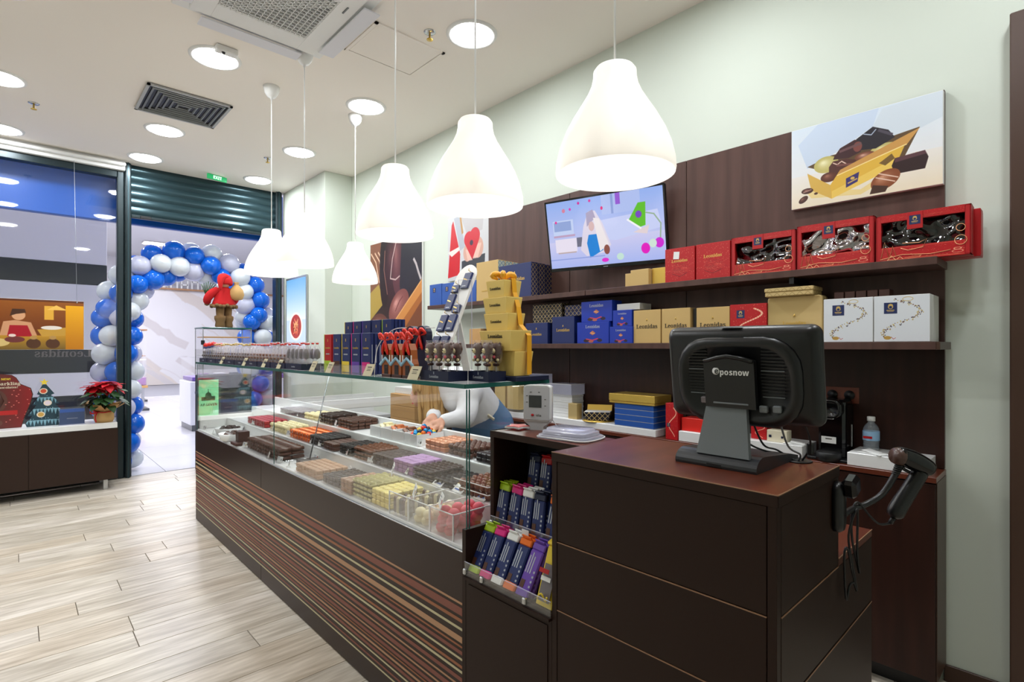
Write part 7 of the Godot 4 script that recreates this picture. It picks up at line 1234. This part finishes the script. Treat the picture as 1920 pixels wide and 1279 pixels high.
func nets(bones: Array, cell: float, k := 0.03, squash := Vector3.ONE) -> ArrayMesh: # surface nets over a smooth union of tapered capsules
	var mn = V(1e9, 1e9, 1e9); var mx = -mn
	for b in bones:
		var r = maxf(b[2], b[3]) + cell * 3 + k
		for p in [b[0], b[1]]: mn = mn.min(p - V(r, r, r)); mx = mx.max(p + V(r, r, r))
	var n = Vector3i(((mx - mn) / cell).ceil()) + Vector3i.ONE
	var f = PackedFloat32Array(); f.resize(n.x * n.y * n.z); f.fill(1.0)
	for b in bones:
		var r = maxf(b[2], b[3]) + cell * 2 + k * 1.5
		var lo = Vector3i(((b[0].min(b[1]) - V(r, r, r) - mn) / cell).floor()).clamp(Vector3i.ZERO, n - Vector3i.ONE); var hi = Vector3i(((b[0].max(b[1]) + V(r, r, r) - mn) / cell).ceil()).clamp(Vector3i.ZERO, n - Vector3i.ONE)
		for z in range(lo.z, hi.z + 1):
			for y in range(lo.y, hi.y + 1):
				var o = (z * n.y + y) * n.x
				for x in range(lo.x, hi.x + 1):
					var d = sd_cap(mn + V(x, y, z) * cell, b[0], b[1], b[2], b[3]); var e = f[o + x]
					var h = maxf(k - absf(d - e), 0.0) / k
					f[o + x] = minf(d, e) - h * h * k * 0.25
	var vi = {}; var vs = PackedVector3Array(); var idx = PackedInt32Array()
	for z in n.z - 1:
		for y in n.y - 1:
			for x in n.x - 1:
				var c = []; var m = 0
				for q in 8:
					var v = f[((z + (q >> 2)) * n.y + y + ((q >> 1) & 1)) * n.x + x + (q & 1)]; c.append(v)
					if v < 0: m += 1
				if m == 0 or m == 8: continue
				var p = Vector3.ZERO; var cnt = 0
				for e in [[0, 1], [2, 3], [4, 5], [6, 7], [0, 2], [1, 3], [4, 6], [5, 7], [0, 4], [1, 5], [2, 6], [3, 7]]:
					if (c[e[0]] < 0) != (c[e[1]] < 0):
						var t = c[e[0]] / (c[e[0]] - c[e[1]]); var a = V(e[0] & 1, (e[0] >> 1) & 1, e[0] >> 2); var b2 = V(e[1] & 1, (e[1] >> 1) & 1, e[1] >> 2); p += a.lerp(b2, t); cnt += 1
				vi[Vector3i(x, y, z)] = vs.size(); vs.append(mn + (V(x, y, z) + p / cnt) * cell)
	for c in vi:
		var o = (c.z * n.y + c.y) * n.x + c.x; var s0 = f[o] < 0
		for ax in 3:
			var st2 = [1, n.x, n.x * n.y][ax]
			if c[ax] + 1 >= n[ax]: continue
			if s0 == (f[o + st2] < 0): continue
			var u = Vector3i.ZERO; var w = Vector3i.ZERO; u[(ax + 1) % 3] = 1; w[(ax + 2) % 3] = 1
			var q = [c, c - u, c - u - w, c - w]
			if not q.all(func(g): return vi.has(g)): continue
			var i4 = q.map(func(g): return vi[g])
			for t3 in ([[0, 2, 1], [0, 3, 2]] if s0 else [[0, 1, 2], [0, 2, 3]]):
				for t in t3: idx.append(i4[t])
	var ns = PackedVector3Array(); ns.resize(vs.size())
	for i in range(0, idx.size(), 3):
		var nn = -(vs[idx[i + 1]] - vs[idx[i]]).cross(vs[idx[i + 2]] - vs[idx[i]])
		for q in 3: ns[idx[i + q]] += nn
	for i in ns.size(): ns[i] = ns[i].normalized()
	var arr = []; arr.resize(Mesh.ARRAY_MAX); arr[Mesh.ARRAY_VERTEX] = vs; arr[Mesh.ARRAY_NORMAL] = ns; arr[Mesh.ARRAY_INDEX] = idx
	var am := ArrayMesh.new(); am.add_surface_from_arrays(Mesh.PRIMITIVE_TRIANGLES, arr); return am

func clerk():
	# bends forward over the back of the case, right hand in the bin of wrapped sweets; her face is behind the hair and the trays
	var t = thing("person", V(0, 0, 0), "person with long blond hair in a white shirt and jeans bending over the sweets", "person")
	var hip = V(2.2, 0.92, -2.62); var chest = V(1.97, 1.14, -2.61); var neck = V(1.92, 1.185, -2.655); var head = V(1.85, 1.17, -2.695)
	var sh1 = V(1.97, 1.12, -2.47); var el1 = V(1.89, 0.99, -2.42); var wr1 = V(1.745, 0.985, -2.425)
	var sh2 = V(1.96, 1.12, -2.77); var el2 = V(1.87, 1.0, -2.68); var wr2 = V(1.75, 0.995, -2.53)
	# one continuous body
	var body = [[hip, chest, 0.135, 0.125], [hip + V(-0.03, 0, -0.07), chest + V(-0.04, -0.01, -0.05), 0.11, 0.11], [hip + V(0.03, 0, 0.06), chest + V(0.05, 0.0, 0.05), 0.11, 0.11], [chest, neck, 0.1, 0.055], [neck, head, 0.05, 0.05], [sh1, el1, 0.05, 0.042], [el1, wr1, 0.042, 0.028], [sh2, el2, 0.05, 0.042], [el2, wr2, 0.042, 0.028], [chest + V(0.0, 0.0, 0.04), sh1, 0.08, 0.055], [chest + V(0.0, 0.0, -0.06), sh2, 0.08, 0.055]]
	for s in [-1, 1]:
		var h = hip + V(s * 0.035, -0.04, s * 0.07); body.append_array([[h, V(h.x - 0.03, 0.5, h.z + 0.02), 0.105, 0.062], [V(h.x - 0.03, 0.5, h.z + 0.02), V(h.x + 0.03, 0.09, h.z), 0.058, 0.04], [V(h.x + 0.03, 0.05, h.z), V(h.x - 0.12, 0.04, h.z - 0.04), 0.042, 0.032]])
	part(t, "body", nets(body, 0.016, 0.05), "skin")
	# clothes follow the body, a little outside it
	var shirt = [[hip.lerp(chest, 0.42), chest, 0.146, 0.14], [hip.lerp(chest, 0.42) + V(-0.03, 0, -0.07), chest + V(-0.04, -0.01, -0.05), 0.122, 0.122], [hip.lerp(chest, 0.42) + V(0.03, 0, 0.06), chest + V(0.05, 0.0, 0.05), 0.122, 0.122], [chest, neck.lerp(chest, 0.15), 0.112, 0.07], [sh1, el1, 0.062, 0.054], [el1, wr1.lerp(el1, 0.12), 0.054, 0.04], [sh2, el2, 0.062, 0.054], [el2, wr2.lerp(el2, 0.12), 0.054, 0.04], [chest + V(0.0, 0.0, 0.04), sh1, 0.092, 0.067], [chest + V(0.0, 0.0, -0.06), sh2, 0.092, 0.067]]
	for i in 4: shirt.append([el1.lerp(sh1, 0.1 + 0.13 * i) + V(-0.02, -0.01, 0.03), el1.lerp(sh1, 0.16 + 0.13 * i) + V(0.02, 0, 0.035), 0.028, 0.022])
	for i in 5: shirt.append([hip.lerp(chest, 0.4 + 0.13 * i) + V(-0.11, -0.06, 0.07), hip.lerp(chest, 0.46 + 0.12 * i) + V(-0.08, 0.07, 0.085), 0.034, 0.02])
	part(t, "shirt", nets(shirt, 0.013, 0.03), "shirt")
	var jeans = [[hip + V(0, -0.02, 0), hip.lerp(chest, 0.34), 0.148, 0.143], [hip + V(-0.03, 0, -0.07), hip.lerp(chest, 0.34) + V(-0.03, 0, -0.07), 0.122, 0.122], [hip + V(0.03, 0, 0.06), hip.lerp(chest, 0.34) + V(0.03, 0, 0.06), 0.122, 0.122]]
	for s in [-1, 1]:
		var h = hip + V(s * 0.035, -0.04, s * 0.07); jeans.append_array([[h, V(h.x - 0.03, 0.5, h.z + 0.02), 0.12, 0.076], [V(h.x - 0.03, 0.5, h.z + 0.02), V(h.x + 0.03, 0.12, h.z), 0.074, 0.062]])
	part(t, "jeans", nets(jeans, 0.016, 0.04), "denim"); part(t, "belt_tag", box(0.012, 0.02, 0.07, 0.004), "cream", V(2.1, 0.97, -2.44), V(0.5, 0.3, 0.3))
	var hd = [[head, head + V(-0.02, -0.05, -0.05), 0.085, 0.07], [head + V(-0.03, -0.08, -0.06), head + V(-0.035, -0.1, -0.075), 0.05, 0.04], [head + V(-0.06, -0.075, -0.1), head + V(-0.055, -0.085, -0.1), 0.014, 0.012]]
	part(t, "head", nets(hd, 0.008, 0.03), "skin")
	for s in [-1, 1]: part(t, "eye", ball(0.011, 10), "white", head + V(-0.06 + s * 0.02, -0.06, -0.09 - s * 0.02)); part(t, "ear", ball(0.02, 10), "skin", head + V(s * 0.06, -0.02, s * 0.06))
	part(t, "mouth", tube([head + V(-0.075, -0.115, -0.085), head + V(-0.065, -0.118, -0.095), head + V(-0.05, -0.115, -0.105)], 0.005, 6), "pink_sugar")
	# hair: a cap and long hanging locks
	var hr = nst(); add_lathe(hr, [[0.0, 0.1], [0.06, 0.085], [0.095, 0.03], [0.098, -0.03], [0.09, -0.06]], 16, head + V(0.01, 0.012, 0.008)); rng.seed = 44
	for i in 64:
		var a = TAU * i / 64 + 0.2; var rr = 0.07 + 0.025 * rng.randf(); var p0 = head + V(rr * cos(a) + 0.005, 0.03 + 0.04 * rng.randf(), rr * sin(a)); var l = rng.randf_range(0.18, 0.3)
		if cos(a - 3.9) > 0.6: l *= 0.4
		add_tube(hr, bez([p0, p0 + V(0.015 * cos(a), -l * 0.4, 0.015 * sin(a) + 0.01), p0 + V(-0.01 + 0.02 * cos(a), -l, 0.04 + 0.02 * sin(a))], 3), [0.016, 0.018, 0.018, 0.016, 0.014, 0.011, 0.003], 6)
	part(t, "hair", fin(hr), "hair")
	# hands: palm, four bent fingers and a thumb each
	for hh in [[wr1, V(1.65, 0.95, -2.41)], [wr2, V(1.65, 0.955, -2.45)]]:
		var w = hh[0]; var d = (hh[1] - w).normalized(); var sd = d.cross(Vector3.UP).normalized(); var hb = [[w, w + d * 0.05, 0.026, 0.028], [w + d * 0.03 + sd * 0.018, w + d * 0.075 + sd * 0.024, 0.016, 0.014], [w + d * 0.03 - sd * 0.018, w + d * 0.075 - sd * 0.024, 0.016, 0.014]]
		for i in 4:
			var b0 = w + d * 0.078 + sd * (-0.026 + 0.0175 * i); var l = [0.03, 0.036, 0.034, 0.026][i]; var b1 = b0 + d * l + V(0, -0.006, 0); var b2 = b1 + d * l * 0.6 + V(0, -0.02, 0); hb.append_array([[b0, b1, 0.0092, 0.0085], [b1, b2, 0.0085, 0.007]])
		var t0 = w + d * 0.03 - sd * 0.026; hb.append_array([[t0, t0 + d * 0.03 - sd * 0.022 + V(0, -0.008, 0), 0.012, 0.01], [t0 + d * 0.03 - sd * 0.022 + V(0, -0.008, 0), t0 + d * 0.055 - sd * 0.02 + V(0, -0.02, 0), 0.0095, 0.008]])
		part(t, "hand", nets(hb, 0.0035, 0.008), "skin")
